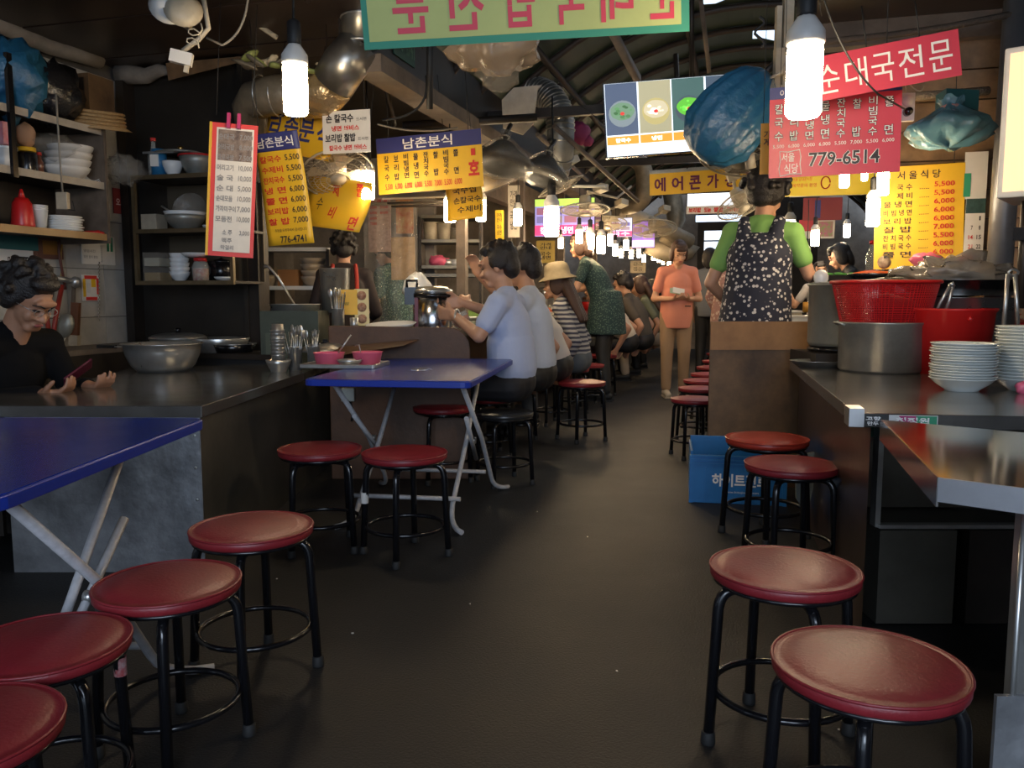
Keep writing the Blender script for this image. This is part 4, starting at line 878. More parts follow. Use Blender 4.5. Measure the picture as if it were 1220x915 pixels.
def headkids(root, Hm, parts):
    for nm, mb, m_ in parts:
        mb.v = [Hm @ v for v in mb.v]; mb.build(nm, m_, root)
CUST = math.atan2(.963, .269)                    # facing the left counter
SHB = mat('light_blue_shirt', (.40, .47, .68), .8, bump=.3, bscale=25); SHW = mat('pale_blue_white_shirt', (.52, .57, .68), .8, bump=.3, bscale=25); SHC = mat('cream_shirt', (.60, .56, .52), .8, bump=.3, bscale=25)
# seated cook with a telephone, near left
p = at(22, 380, 3.66)
pr, Hm, ar_, _, _ = person('woman with wavy black hair in black, bent over a red telephone at the left', (p.x - .19, 3.74, 0), R(-112), sit=1, seat_z=.24, lean=16, head=(32, 4, 0), sc=1.16, top='long', topm=mat('black_cloth', (.006, .006, .007), .95, spec=.15), hair='perm', female=True, vox=.007,
    skin=SKIN2, armL=((-.20, .20, .50), (-.10, .40, .545)), armR=((.20, .18, .50), (.10, .40, .535)), handL=((.1, 1, .05), (0, .3, 1)), handR=((-.4, .9, .1), (-.2, .2, 1)), curl=1.1)
headkids(pr, Hm, [('glasses', MB().tube([(.031 + .021 * math.cos(a), .098, .092 + .015 * math.sin(a)) for a in [i * .628 for i in range(10)]], .0012, 4, True).tube([(-.031 + .021 * math.cos(a), .098, .092 + .015 * math.sin(a)) for a in [i * .628 for i in range(10)]], .0012, 4, True).tube([(.052, .096, .095), (.078, .01, .095)], .0012, 4).tube([(-.052, .096, .095), (-.078, .01, .095)], .0012, 4), M['steel'])])
ph = empty('telephone', at(93, 444, 3.66)); tag(ph, 'red cased telephone held by the woman at the left counter', 'phone'); ph.rotation_euler = Euler((R(40), R(-35), R(-60)), 'XYZ')
MB().box((0, 0, 0), (.075, .15, .010)).build('case', mat('dark_red_case', (.10, .01, .03), .3), ph, bev=.004); MB().box((0, 0, .0055), (.066, .13, .001)).build('screen', M['black'], ph)
# first seated man
def seat_at(px, Y, sc=1.): return (px - 610) / FPX * Y
pr1, Hm1, a1_, UB1, U1 = person('man in a light blue short-sleeved shirt seated at the counter, pouring from a jug', (seat_at(612, 4.75), 4.75, 0), CUST, sit=1, lean=5, head=(12, 4, 0), sc=1.07, topm=SHB, legm=mat('black_trousers', (.012, .012, .016), .7), vox=.0075, belly=.012,
    armL=((-.235, .12, .76), (-.10, .30, .86)), armR=((.20, .16, .86), (.045, .31, .93)), handL=((.25, 1, .15), (1, 0, .2)), handR=((-.35, 1, -.1), (-1, 0, .1)), curl=.75)
MB().tube([(V((-.10, .30, .86)) + V((.0, 0, 0)) + (V((.5, -.05, .2)).normalized() * math.cos(a) + V((.0, .2, 1)).normalized() * math.sin(a)) * .029 + V((-.03, -.05, 0)) * .4) for a in [i * .52 for i in range(12)]], .006, 6, True).build('wristwatch', M['steel'], pr1)
mb = MB(); b1_ = lambda x, y, z: UB1 @ V((x, y, z))
for s_ in (-1, 1): mb.add([b1_(0, .075, .19), b1_(s_ * .06, .04, .225), b1_(s_ * .075, -.03, .215), b1_(s_ * .095, .0, .18), b1_(s_ * .06, .085, .165)], [(0, 1, 2, 3, 4)])
q = mb.build('collar', SHB, pr1); q.modifiers.new('thickness', 'SOLIDIFY').thickness = .006
jg = empty('drink_jug', at(549, 381, 4.82)); tag(jg, 'clear bowl of orange drink held in the hands of the man in light blue', 'jug'); jg.rotation_euler = Euler((0, R(-25), 0), 'XYZ')
MB().lathe([(0, -.045), (.035, -.045), (.05, -.02), (.055, .04), (.052, .04), (.047, -.018), (0, -.04)], 18).build('glass', M['glass'], jg); MB().lathe([(0, -.040), (.034, -.040), (.048, -.016), (.050, .012), (0, .012)], 18).build('drink', mat('orange_drink', (.75, .22, .05), .3), jg)
pr2, _, _, UB2, _ = person('man with dark hair in a pale blue-white shirt, second at the counter', (seat_at(640, 5.3), 5.3, 0), CUST, sit=1, lean=6, head=(8, -6, 0), sc=1.09, topm=SHW, vox=.009,
    armL=((-.22, .16, .82), (-.12, .38, .90)), armR=((.20, .26, .92), (.05, .38, 1.08)), handR=((-.2, .3, 1), (-1, .2, 0)), curl=1.0)
mb = MB(); b2_ = lambda x, y, z: UB2 @ V((x, y, z))
for s_ in (-1, 1): mb.add([b2_(0, .075, .19), b2_(s_ * .06, .04, .225), b2_(s_ * .075, -.03, .215), b2_(s_ * .095, .0, .18), b2_(s_ * .06, .085, .165)], [(0, 1, 2, 3, 4)])
q = mb.build('collar', SHW, pr2); q.modifiers.new('thickness', 'SOLIDIFY').thickness = .006
person('customer in a cream shirt bent low at the counter, head hidden behind the second man', (seat_at(664, 5.95), 5.95, 0), CUST, sit=1, lean=24, head=(25, 0, 0), sc=1.0, topm=SHC, vox=.011)
prh, Hh, _, _, _ = person('woman in a straw-coloured hat and zigzag striped cardigan at the counter', (seat_at(688, 6.55), 6.55, 0), CUST, sit=1, lean=14, head=(8, 0, 0), sc=1.0, topm=stripes('zigzag_knit', (.42, .40, .36), (.05, .05, .08), 9), legm=mat('grey_trousers', (.10, .11, .12), .8), hair='long', hairm=HAIRB, sleeve='long', female=True, vox=.011)
HATM = mat('straw_hat_cloth', (.20, .155, .09), .85, var=.2, vscale=30)
headkids(prh, Hh, [('hat', MB().lathe([(.155, .12), (.15, .128), (.105, .155), (.102, .20), (.09, .24), (.06, .26), (0, .265)], 24, c=(0, -.015, 0), caps=False), HATM)])
DKG = cells('dark_green_print_blouse', (.012, .035, .036), (.10, .16, .12), 70, .28)
person('standing woman in a long dark green speckled dress leaning over the counter', (seat_at(722, 8.2), 8.2, 0), CUST + R(0), lean=22, head=(6, -10, 0), sc=1.06, topm=DKG, hair='bob', hairm=HAIRB, female=True, vox=.011, hem=.16, sleeve='short', armL=((-.22, .24, 1.05), (-.15, .46, 1.0)), armR=((.2, .24, 1.05), (.1, .48, 1.0)))
OLV = mat('olive_brown_shirt', (.075, .062, .048), .8)
person('customer in a cream T-shirt hunched over the counter beyond the standing woman', (seat_at(748, 8.9), 8.9, 0), CUST, sit=1, lean=30, head=(25, 0, 0), sc=1.05, topm=mat('cream_tee', (.62, .55, .44), .8), vox=.012)
person('man with short hair in a brown and black shirt eating at the counter', (seat_at(766, 9.4), 9.4, 0), CUST - R(8), sit=1, lean=18, head=(18, 0, 0), sc=1.08, topm=OLV, vox=.012)
person('woman with long brown hair and an olive top at the counter', (seat_at(784, 10.1), 10.1, 0), CUST, sit=1, lean=18, head=(18, 0, 0), sc=1.05, topm=mat('olive_top', (.13, .14, .09), .8), legm=mat('beige_trousers', (.38, .30, .22), .8), hair='long', hairm=HAIRB, female=True, vox=.013)
person('customer with dark hair and a white flowered blouse, farthest but one at the counter', (seat_at(793, 10.9), 10.9, 0), CUST, sit=1, lean=16, head=(16, 0, 0), topm=cells('white_flower_blouse', (.5, .46, .42), (.15, .08, .08), 40), hair='bob', female=True, vox=.014)
person('customer in a pale top, last of the row seated at the far left counter', (seat_at(798, 11.9), 11.9, 0), CUST, sit=1, lean=12, head=(10, 0, 0), topm=mat('pale_top', (.45, .42, .38), .8), hair='bob', female=True, vox=.014)
person('customer in black, between the woman with long hair and the flowered blouse', (seat_at(777, 10.5), 10.5, 0), CUST, sit=1, lean=26, head=(20, 0, 0), topm=M['blackm'], hair='short', vox=.014)
# coral shirt woman walking towards us with money in her hands
CORAL = mat('coral_shirt', (.60, .22, .15), .8, bump=.2, bscale=20)
prc, Hc, ac, _, Uc = person('woman in coral T-shirt and beige trousers standing in the aisle, looking at her hands', (seat_at(805, 8.5), 8.5, 0), R(180), lean=2, head=(24, 4, 0), sc=.985, topm=CORAL, legm=mat('tan_trousers', (.30, .19, .11), .8), shoes=mat('beige_shoe', (.40, .34, .27), .6), hair='bob', hairm=HAIRB, female=True, vox=.009, hem=.06, belly=.018,
    armL=((-.235, .01, 1.02), (-.075, .21, 1.02)), armR=((.235, .01, 1.02), (.075, .21, 1.02)), handL=((.7, .6, .1), (.2, -.2, 1)), handR=((-.7, .6, .1), (-.2, -.2, 1)), curl=.9)
MB().box(Uc @ V((-.09, .135, .07)), (.06, .006, .012)).build('pocket_slit', M['blackm'], prc)
nb = empty('banknotes', at(806, 347, 8.23)); tag(nb, 'folded banknotes held by the woman in coral', 'money'); nb.rotation_euler = Euler((R(-30), R(8), 0), 'XYZ'); MB().box((0, 0, 0), (.13, .004, .06)).build('note', mat('green_note', (.35, .45, .30), .7), nb); MB().box((.02, -.006, .006), (.12, .003, .06), rz=.1).build('note', M['wht'], nb)
person('dark-haired woman in a grey top walking away behind the woman in coral', (seat_at(843, 10.2), 10.2, 0), R(-25), lean=2, sc=1.0, topm=mat('grey_top', (.14, .15, .17), .8), hair='bob', female=True, vox=.014)
person('passer-by in a pink flowered blouse behind the apron woman', (seat_at(862, 9.3), 9.3, 0), R(-60), lean=4, sc=1.0, topm=cells('pink_flower_blouse', (.34, .19, .17), (.55, .42, .36), 26, .4), hair='bob', female=True, hairm=HAIRB, vox=.013, hem=.08, sleeve='long')
# woman in the flowered apron
GT = mat('green_tee', (.18, .36, .09), .8, bump=.2, bscale=20)
ax_, ay_ = seat_at(899, 4.75), 4.75
pra, Ha, aa, UBa, Ua = person('woman with permed black hair in green T-shirt and flowered apron, back turned', (ax_, ay_, .0), R(-28), lean=5, side=2, head=(14, -10, 0), sc=1.075, topm=GT, hair='perm', female=True, vox=.008, belly=.03, hem=.02,
    armL=((-.25, .02, 1.03), (-.18, .2, .9)), armR=((.25, .10, 1.07), (.33, .34, .98)), handR=((.3, .9, -.1), (-.8, .3, -.3)), curl=.5, skin=SKIN, hsc=1.22)
APR = cells('navy_flowered_cloth', (.012, .014, .030), (.55, .52, .50), 42, .30)
m = MB(); g = .032; r3 = Ua.to_3x3().to_4x4(); rb = UBa.to_3x3().to_4x4()
m.lathe([(.001, -.50), (.20, -.50), (.205, -.2), (.185, .05), (.170, .25), (.10, .36), (.001, .37)], 24, c=Ua @ V((0, 0, 0)), M=r3, sx=.98, sy=.86)
m.ell(UBa @ V((0, -.016, .01)), (.142 + g, .108 + g, .155), 20, rb)
for s_ in (-1, 1): cap(m, UBa @ V((s_ * .075, -.085, .06)), UBa @ V((s_ * .088, -.03, .205)), .048, .036); cap(m, UBa @ V((s_ * .088, -.02, .205)), UBa @ V((s_ * .08, .09, .08)), .036, .035)
q = m.build('apron', APR, pra); remesh(q, .008, 3)
# cooks
RBK = mat('dark_red_black_top', (.02, .012, .012), .8)
prk, Hk, ak, UBk, _ = person('cook with curly black hair and red-strapped black top behind the long counter', (seat_at(412, 5.75), 5.75, 0), R(12), lean=14, head=(18, 0, 0), sc=.92, topm=RBK, hair='perm', female=True, vox=.010, sleeve='long', armL=((-.24, .12, 1.0), (-.22, .34, .96)), armR=((.24, .12, 1.0), (.22, .34, .96)))
for s_ in (-1, 1): MB().tube([UBk @ V((s_ * .09, -.125, -.05)), UBk @ V((s_ * .09, -.115, .10)), UBk @ V((s_ * .085, -.05, .215)), UBk @ V((s_ * .08, .04, .20))], .016, 6).build('strap', mat('red_strap', (.35, .03, .02), .8), prk)
prt, Ht, _, _, _ = person('cook in a teal speckled dress and dark head scarf by the far shelf', (seat_at(476, 7.1), 7.1, 0), R(62), lean=10, head=(18, 0, 0), sc=.95, topm=cells('teal_print_dress', (.015, .07, .065), (.15, .28, .22), 60, .3), hair='bun', female=True, vox=.012, hem=.2, belly=.02, armL=((-.22, .1, .98), (-.12, .36, .92)), armR=((.22, .1, .98), (.12, .36, .92)))
headkids(prt, Ht, [('head_scarf', MB().ell((0, -.03, .145), (.092, .10, .088), 18), mat('dark_teal_scarf', (.03, .07, .08), .7))])
person('sleeveless dark-haired cook bending over the far right counter', (seat_at(1038, 7.9), 7.9, 0), R(70), lean=26, head=(24, 0, 0), sc=1.0, topm=M['blackm'], hair='bob', female=True, vox=.010, sleeve='none', armL=((-.2, .22, 1.02), (-.16, .36, .84)), armR=((.2, .25, 1.02), (.16, .38, .84)))
person('small cook in a grey shirt raising one arm at the far right stall', (seat_at(975, 8.6), 8.6, 0), R(170), lean=4, head=(-6, 0, 8), sc=.86, topm=mat('grey_shirt', (.35, .32, .3), .8), hair='bob', female=True, vox=.012, armR=((.30, .05, 1.08), (.40, .12, 1.30)), armL=((-.2, .05, 1.0), (-.1, .2, .95)), handR=((.3, 0, 1), (-1, 0, 0)))
# ------------------------------------------------------------------ left shelves, dishes and pots
def on_t(px, py, t): d = ray(px, py); k = t / d.dot(B_); return V((d.x * k, d.y * k, CAMZ + d.z * k))
def on_s(px, py, s): d = ray(px, py); k = s / d.dot(A_); return V((d.x * k, d.y * k, CAMZ + d.z * k))
def item(name, label, cat, loc, parts, rz=0, group=None, s=1, rot=None):
    """parts: (part name, MB, material); one part alone becomes the thing itself"""
    if len(parts) == 1:
        o = parts[0][1].build(name, parts[0][2], None, loc)
    else:
        o = empty(name, loc)
        for n_, mb, m_ in parts: mb.build(n_, m_, o)
    o.rotation_euler = rot if rot else Euler((0, 0, rz)); o.scale = (s, s, s); return tag(o, label, cat, group)
L = lambda prof, n=24, **k: MB().lathe(prof, n, **k)
def bowlp(r, h, t=.003, foot=.45): return [(0, 0), (r * foot, 0), (r * foot, .004), (r * .72, h * .30), (r * .92, h * .68), (r, h), (r - t, h), (r * .92 - t, h * .68), (r * .70, h * .32 + t), (r * foot, .006 + t), (0, .006 + t)]
sf = -3.55                                         # front plane of the left shelf unit
sh_z = [on_t(60, 138, sf).z, on_t(60, 207, sf).z, on_t(60, 273, sf).z]; s_end = on_t(127, 275, sf).dot(A_)
lsu = empty('wall_shelf_unit', (0, 0, 0)); tag(lsu, 'hanging shelf unit with pale taped shelf edges on the left tiled wall', 'shelf')
EDGE = mat('taped_shelf_edge', (.42, .36, .29), .6, var=.25)
for z in sh_z:
    abox('shelf', 2.6, s_end, TW, sf - .005, z - .02, z, M['dark'], lsu); abox('shelf_edge', 2.6, s_end, sf - .005, sf, z - .035, z + .004, EDGE if z != sh_z[2] else mat('amber_shelf_edge', (.34, .20, .08), .45), lsu)
abox('side_panel', s_end, s_end + .02, TW, sf + .01, sh_z[2] - .05, sh_z[0] + .03, M['beam'], lsu); abox('back_panel', 2.6, s_end, TW + .002, TW + .02, sh_z[2], sh_z[0], M['dark'], lsu)
abox('upright', on_t(15, 150, sf + .01).dot(A_) - .02, on_t(15, 150, sf + .01).dot(A_) + .01, sf, sf + .02, sh_z[1] - .05, sh_z[0] + .25, M['black'], lsu)
def onshelf(px, k, back=.12): p = on_t(px, [138, 207, 273][k], sf - back); p.z = sh_z[k]; return p
item('plastic_bag', 'crumpled blue plastic bag stuffed on top of the left shelf', 'bag', onshelf(12, 0) + V((0, 0, .17)), [('bag', MB().ell((0, 0, 0), (.17, .17, .19), 22, jit=.45, seed=2), M['bluefilm'])])
item('plastic_bag', 'large black bin bag on top of the left shelf', 'bag', onshelf(58, 0) + V((0, 0, .15)), [('bag', MB().ell((0, 0, 0), (.16, .19, .17), 24, jit=.35, seed=5, fr=4), M['blackfilm'])])
bk = MB(); bk.lathe([(.20, 0), (.165, .02), (.15, .10), (.14, .10), (.15, .015), (0, .012)], 26)
for z in (.03, .05, .07, .09): bk.tube([((.166 - z * .12) * (1 + .02 * (i % 2)) * math.cos(i * .2094), (.166 - z * .12) * (1 + .02 * (i % 2)) * math.sin(i * .2094), z) for i in range(30)], .008, 5, True)
item('woven_basket', 'shallow woven straw basket on top of the left shelf end', 'basket', onshelf(112, 0, .1) + V((0, 0, .02)), [('basket', bk, mat('straw_weave', (.42, .26, .11), .7, var=.4, vscale=60))], s=1.0, rot=Euler((R(8), R(6), 0)))
item('wooden_box', 'small dark wooden cabinet box in the corner above the straw basket', 'box', onshelf(104, 0, .22) + V((0, 0, .12)), [('box', MB().box((0, 0, .1), (.22, .2, .22)), M['woodp']), ('door', MB().box((.0, -.102, .1), (.16, .01, .17)), M['dark'])], AISLE)
# middle shelf
for i in range(4): item('plastic_bowl', ['lowest', 'second', 'third', 'topmost'][i] + ' white plastic bowl of the tall stack on the middle left shelf', 'bowl', onshelf(78, 1) + V((.012 * i, 0, .038 * i)), [('bowl', L(bowlp(.13 - .004 * i, .07)), M['plastic'])], group='bowls on the middle left shelf')
for i in range(3): item('plastic_bowl', ['lower', 'middle', 'upper'][i] + ' white bowl of the short leaning stack at the end of the middle shelf', 'bowl', onshelf(106, 1) + V((0, 0, .045 + .014 * i)), [('bowl', L(bowlp(.085, .06)), M['ceramic'])], group='bowls on the middle left shelf', rot=Euler((R(75 ), 0, R(20 + 4 * i))))
item('plastic_bag', 'see-through bag draped over the white bowls on the middle shelf', 'bag', onshelf(58, 1) + V((0, 0, .16)), [('bag', MB().ell((0, 0, 0), (.17, .12, .07), 18, jit=.5, seed=9), M['film'])])
item('sauce_jar', 'dark soy jar with yellow lid on the middle left shelf', 'jar', onshelf(33, 1), [('jar', L([(0, 0), (.05, 0), (.052, .01), (.05, .10), (.04, .115), (0, .115)]), M['black']), ('lid', L([(0, .115), (.046, .115), (.046, .135), (0, .137)]), M['yel'])])
item('paper_bag', 'tan paper bag on the soy jar', 'bag', onshelf(33, 1) + V((0, 0, .20)), [('bag', MB().ell((0, 0, 0), (.05, .05, .065), 14, jit=.3, seed=4), mat('tan_paper', (.35, .2, .12), .8))])
item('bottle', 'small brown bottle beside the soy jar', 'bottle', onshelf(48, 1), [('bottle', L([(0, 0), (.02, 0), (.02, .07), (.01, .09), (.01, .11), (0, .11)], 12), mat('brown_glass', (.14, .05, .03), .2)), ('cap', L([(0, .11), (.012, .11), (.012, .125), (0, .125)], 10), M['redf'])])
item('white_tub', 'white plastic tub at the left edge of the middle shelf', 'tub', onshelf(6, 1), [('tub', L([(0, 0), (.055, 0), (.06, .10), (0, .10)]), M['plastic']), ('lid', L([(0, .10), (.064, .10), (.064, .115), (0, .117)]), M['ceramic'])])
item('packet', 'pink and white packet above the white tub at the left edge', 'packet', onshelf(3, 1) + V((0, 0, .118)), [('packet', MB().box((0, 0, .06), (.1, .06, .11)), mat('pink_white_pack', (.6, .35, .38), .5, col2=(.6, .1, .12), vscale=12))], AISLE)
# bottom shelf
item('squeeze_bottle', 'red squeeze bottle with pointed tip on the bottom left shelf', 'bottle', onshelf(28, 2), [('bottle', L([(0, 0), (.055, 0), (.057, .02), (.047, .13), (.03, .16), (0, .16)]), M['redp']), ('nozzle', L([(0, .155), (.02, .155), (.006, .205), (0, .207)], 14), M['redp'])])
for i in range(3): item('paper_cup', ['lowest', 'middle', 'uppermost'][i] + ' white cup of the nested stack beside the red squeeze bottle', 'cup', onshelf(48, 2) + V((0, 0, .012 * i)), [('cup', L([(0, 0), (.03, 0), (.042, .105), (.045, .108), (.041, .11), (.028, .006), (0, .006)]), M['ceramic'])], group='white cups on the bottom left shelf')
for i in range(6): item('plate', '%s white plate of the pile on the bottom left shelf' % ['bottom', 'second', 'third', 'fourth', 'fifth', 'top'][i], 'plate', onshelf(76, 2) + V((.006 * math.sin(i * 2), 0, .014 * i)), [('plate', L([(0, 0), (.06, 0), (.10, .014), (.10, .018), (.06, .006), (0, .006)]), M['ceramic'])], group='plates on the bottom left shelf')
item('red_cloth', 'small red cloth lying at the right end of the bottom left shelf', 'cloth', onshelf(110, 2, .06), [('cloth', MB().ell((0, 0, .008), (.07, .04, .012), 14, jit=.5, seed=7), M['redp'])])
ot = empty('extension_socket', onshelf(77, 2, -.05) + V((0, 0, .15))); tag(ot, 'grey power strip hanging on its cord in front of the white plates', 'socket')
MB().box((0, 0, 0), (.06, .035, .09)).build('socket_block', M['dirtyp'], ot, bev=.004); MB().tube([(0, 0, .045), (-.005, 0, .25), (-.005, 0, .55)], .005).build('cord', M['cord'], ot); MB().tube([(0, 0, -.04), (.06, 0, -.05), (.05, 0, .0)], .003).build('loop', M['cordk'], ot)
# shelf on the dark partition
zs2 = [on_s(210, 208, 4.3).z, on_s(210, 273, 4.3).z, on_s(210, 335, 4.3).z]; xL, xR = on_s(160, 270, 4.3).dot(B_), -2.90
psu = empty('metal_shelf_unit', (0, 0, 0)); tag(psu, 'dull brass-edged three-tier shelf against the dark metal partition', 'shelf')
BRS = mat('dull_brass_edge', (.16, .115, .06), .45, .5, var=.3)
for z in zs2: abox('shelf', 4.3, 4.62, xL, xR, z - .015, z, M['dark'], psu); abox('shelf_edge', 4.285, 4.3, xL, xR, z - .022, z + .003, BRS, psu)
for t in (xL, xR - .02): abox('upright', 4.285, 4.31, t, t + .02, zs2[2] - .02, zs2[0], BRS, psu)
abox('back_panel', 4.615, 4.63, xL, xR, zs2[2], zs2[0] - .02, mat('olive_back_sheet', (.07, .055, .035), .6), psu)
def onps(px, k, b=.14): p = on_s(px, 270, 4.3 + b); p.z = zs2[k]; return p
item('glass_bottle', 'clear glass bottle with brown cap on the top metal shelf', 'bottle', onps(187, 0), [('bottle', L([(0, 0), (.035, 0), (.036, .14), (.014, .19), (.014, .23), (0, .23)]), M['glass']), ('cap', L([(0, .23), (.017, .23), (.017, .25), (0, .25)], 12), M['redf'])])
item('tin_can', 'blue tin with a white round print on the top metal shelf', 'can', onps(193, 0, .05), [('can', L([(0, 0), (.045, 0), (.045, .16), (0, .16)]), mat('blue_tin', (.02, .14, .30), .35)), ('label', MB().box((-.01, -.0445, .09), (.05, .004, .07)), M['wht'])])
item('white_bowl', 'white bowl below the pot lid on the top metal shelf', 'bowl', onps(209, 0, .05), [('bowl', L(bowlp(.062, .085)), M['ceramic'])])
item('steel_bowl', 'grey metal bowl with a red rim on the top metal shelf', 'bowl', onps(238, 0, .12), [('bowl', L(bowlp(.105, .12)), M['aluold']), ('rim', MB().tube([(.105 * math.cos(a * .2618), .105 * math.sin(a * .2618), .122) for a in range(24)], .006, 6, True), M['redp'])])
item('bowl_cover', 'flat metal lid with a brass knob laid over the bowls on the top shelf', 'lid', onps(219, 0, .12) + V((0, 0, .142)), [('lid', L([(0, .016), (.11, .012), (.155, .0), (.155, -.006), (0, .0)]), M['aluold']), ('knob', L([(0, .014), (.012, .014), (.018, .035), (.012, .045), (0, .045)], 12), mat('brass', (.5, .33, .1), .3, 1))])
item('long_knife', 'long thin blade sticking out left of the pot lid', 'knife', onps(192, 0, .0) + V((0, 0, .135)), [('blade', MB().box((0, 0, 0), (.2, .004, .012)), M['steel'])], R(-10))
item('plastic_bag', 'bundle of clear plastic wrap hanging left of the metal shelf', 'bag', onps(160, 0, .0) + V((-.02, -.05, .03)), [('bag', MB().ell((0, 0, 0), (.12, .09, .08), 20, jit=.6, seed=11, fr=5), M['film'])])
item('colander', 'clear plastic colander standing on edge on the middle metal shelf', 'colander', onps(229, 1, .22) + V((0, 0, .13)), [('dish', L([(0, 0), (.07, 0), (.10, .04), (.105, .04), (.072, -.004), (0, -.004)], 26), M['film'])], rot=Euler((R(75), 0, 0)))
item('steel_bowl', 'tarnished bowl with a white basin inside on the middle metal shelf', 'bowl', onps(221, 1, .10), [('bowl', L(bowlp(.12, .09)), M['aluold']), ('basin', L([(0, .07), (.11, .085), (.125, .11), (.118, .11), (.1, .09), (0, .08)]), M['ceramic']), ('ladle_handle', MB().tube([(-.04, 0, .08), (-.15, .02, .15)], .006), M['steel'])])
item('storage_box', 'dim clear box on the middle metal shelf', 'box', onps(184, 1, .1), [('box', MB().box((0, 0, .05), (.11, .1, .10)), M['dirtyp'])], AISLE)
item('dish', 'small white dish at the right of the middle metal shelf', 'dish', onps(250, 1, .05), [('dish', L(bowlp(.045, .022)), M['ceramic'])])
item('storage_box', 'pair of lidded plastic boxes stacked on the bottom metal shelf', 'box', onps(186, 2, .12), [('box', MB().box((0, 0, .045), (.12, .12, .088)), M['film']), ('lower_fill', MB().box((0, 0, .03), (.11, .11, .05)), mat('tan_fill', (.3, .2, .08), .7)), ('upper_box', MB().box((0, 0, .135), (.12, .12, .088)), M['film']), ('upper_fill', MB().box((0, 0, .12), (.11, .11, .05)), mat('rice_fill', (.45, .42, .32), .8))], AISLE)
for i in range(5): item('white_bowl', '%s white bowl of the stack on the bottom metal shelf' % ['lowest', 'second', 'third', 'fourth', 'highest'][i], 'bowl', onps(212, 2, .1) + V((0, 0, .028 * i)), [('bowl', L(bowlp(.062 - .001 * i, .06)), M['ceramic'])], group='white bowls on the bottom metal shelf')
item('food_jar', 'glass jar with a red lid on the bottom metal shelf', 'jar', onps(237, 2, .06), [('jar', L([(0, 0), (.048, 0), (.05, .09), (.035, .12), (0, .12)]), M['glass']), ('contents', L([(0, .004), (.044, .004), (.046, .075), (0, .08)]), mat('pickle_fill', (.5, .38, .25), .7, col2=(.4, .05, .03), vscale=40)), ('lid', L([(0, .12), (.038, .12), (.038, .14), (0, .14)]), M['redp'])])
item('dish', 'wide white dish resting on the red jar lid', 'dish', onps(232, 2, .08) + V((0, 0, .145)), [('dish', L([(0, 0), (.04, 0), (.085, .02), (.085, .026), (.04, .006), (0, .006)]), M['ceramic'])])
item('dish', 'small white dish in front of a black pot on the bottom metal shelf', 'dish', onps(265, 2, .05), [('dish', L(bowlp(.06, .025)), M['ceramic'])])
item('black_pot', 'black pot in the dark end of the bottom metal shelf', 'pot', onps(262, 2, .2), [('pot', L([(0, 0), (.08, 0), (.085, .12), (0, .12)]), M['black']), ('lid', L([(0, .15), (.015, .14), (.08, .125), (.085, .118), (0, .118)]), M['black'])])
# cooking ledge under it, pots and bowls
ck = empty('cooking_ledge', (0, 0, 0)); tag(ck, 'dark cooking ledge below the metal shelf, holding the lidded pot', 'stove'); abox('ledge_top', 4.25, 4.62, xL, -2.6, .66, .69, M['dark'], ck); abox('ledge_front', 4.27, 4.3, xL, -2.6, .0, .66, M['blackm'], ck)
pt_ = on_s(212, 400, 4.42); pt_.z = .69
item('lidded_pot', 'wide aluminium pot with ridged lid behind the two steel bowls', 'pot', pt_, [('pot', L([(0, 0), (.16, 0), (.165, .08), (0, .08)], 32), M['aluold']), ('lid', L([(0, .115), (.09, .112), (.15, .10), (.172, .085), (.172, .076), (0, .078)], 32), M['alu']), ('lid_rim', MB().tube([(.165 * math.cos(a * .2), .165 * math.sin(a * .2), .084) for a in range(32)], .006, 6, True), M['steel']), ('knob', L([(0, .11), (.014, .112), (.02, .14), (0, .145)], 12), M['black'])])
pt_ = on_s(278, 398, 4.42); pt_.z = .69
item('frying_pan', 'black flat pan with a pale rim at the right end of the cooking ledge', 'pan', pt_, [('pan', L([(0, 0), (.11, 0), (.135, .05), (.13, .05), (.105, .006), (0, .006)]), M['black']), ('rim', MB().tube([(.133 * math.cos(a * .2618), .133 * math.sin(a * .2618), .051) for a in range(24)], .003, 5, True), M['steel'])])
c = atz(195, 442, CL); rb_ = 46 * c.y / FPX
item('steel_bowl', 'large stainless steel mixing bowl on the left counter, front one', 'bowl', c, [('bowl', L([(0, 0), (rb_ * .62, 0), (rb_ * .78, rb_ * .16), (rb_ * .9, rb_ * .42), (rb_ * .92, rb_ * .52), (rb_ * .96, rb_ * .70), (rb_ * 1.02, rb_ * .72), (rb_ * 1.0, rb_ * .735), (rb_ * .94, rb_ * .71), (rb_ * .88, rb_ * .42), (rb_ * .76, rb_ * .18), (rb_ * .6, .01), (0, .01)], 40), M['steel'])])
c = atz(262, 430, CL); rb_ = 34 * c.y / FPX
item('steel_bowl', 'smaller stainless steel bowl behind and right of the large mixing bowl', 'bowl', c, [('bowl', L([(0, 0), (rb_ * .5, 0), (rb_ * .8, rb_ * .28), (rb_ * .95, rb_ * .62), (rb_ * 1.04, rb_ * .8), (rb_ * 1.02, rb_ * .82), (rb_ * .92, rb_ * .64), (rb_ * .78, rb_ * .32), (rb_ * .5, .01), (0, .01)], 36), M['steel'])])
item('kitchen_knife', 'black-handled knife lying on the ledge left of the large mixing bowl', 'knife', on_t(140, 413, -3.45) + V((0, 0, .0)), [('handle', MB().box((-.07, 0, 0), (.12, .02, .018)), M['black']), ('blade', MB().box((.07, 0, 0), (.16, .03, .003)), M['steel'])], R(-12))
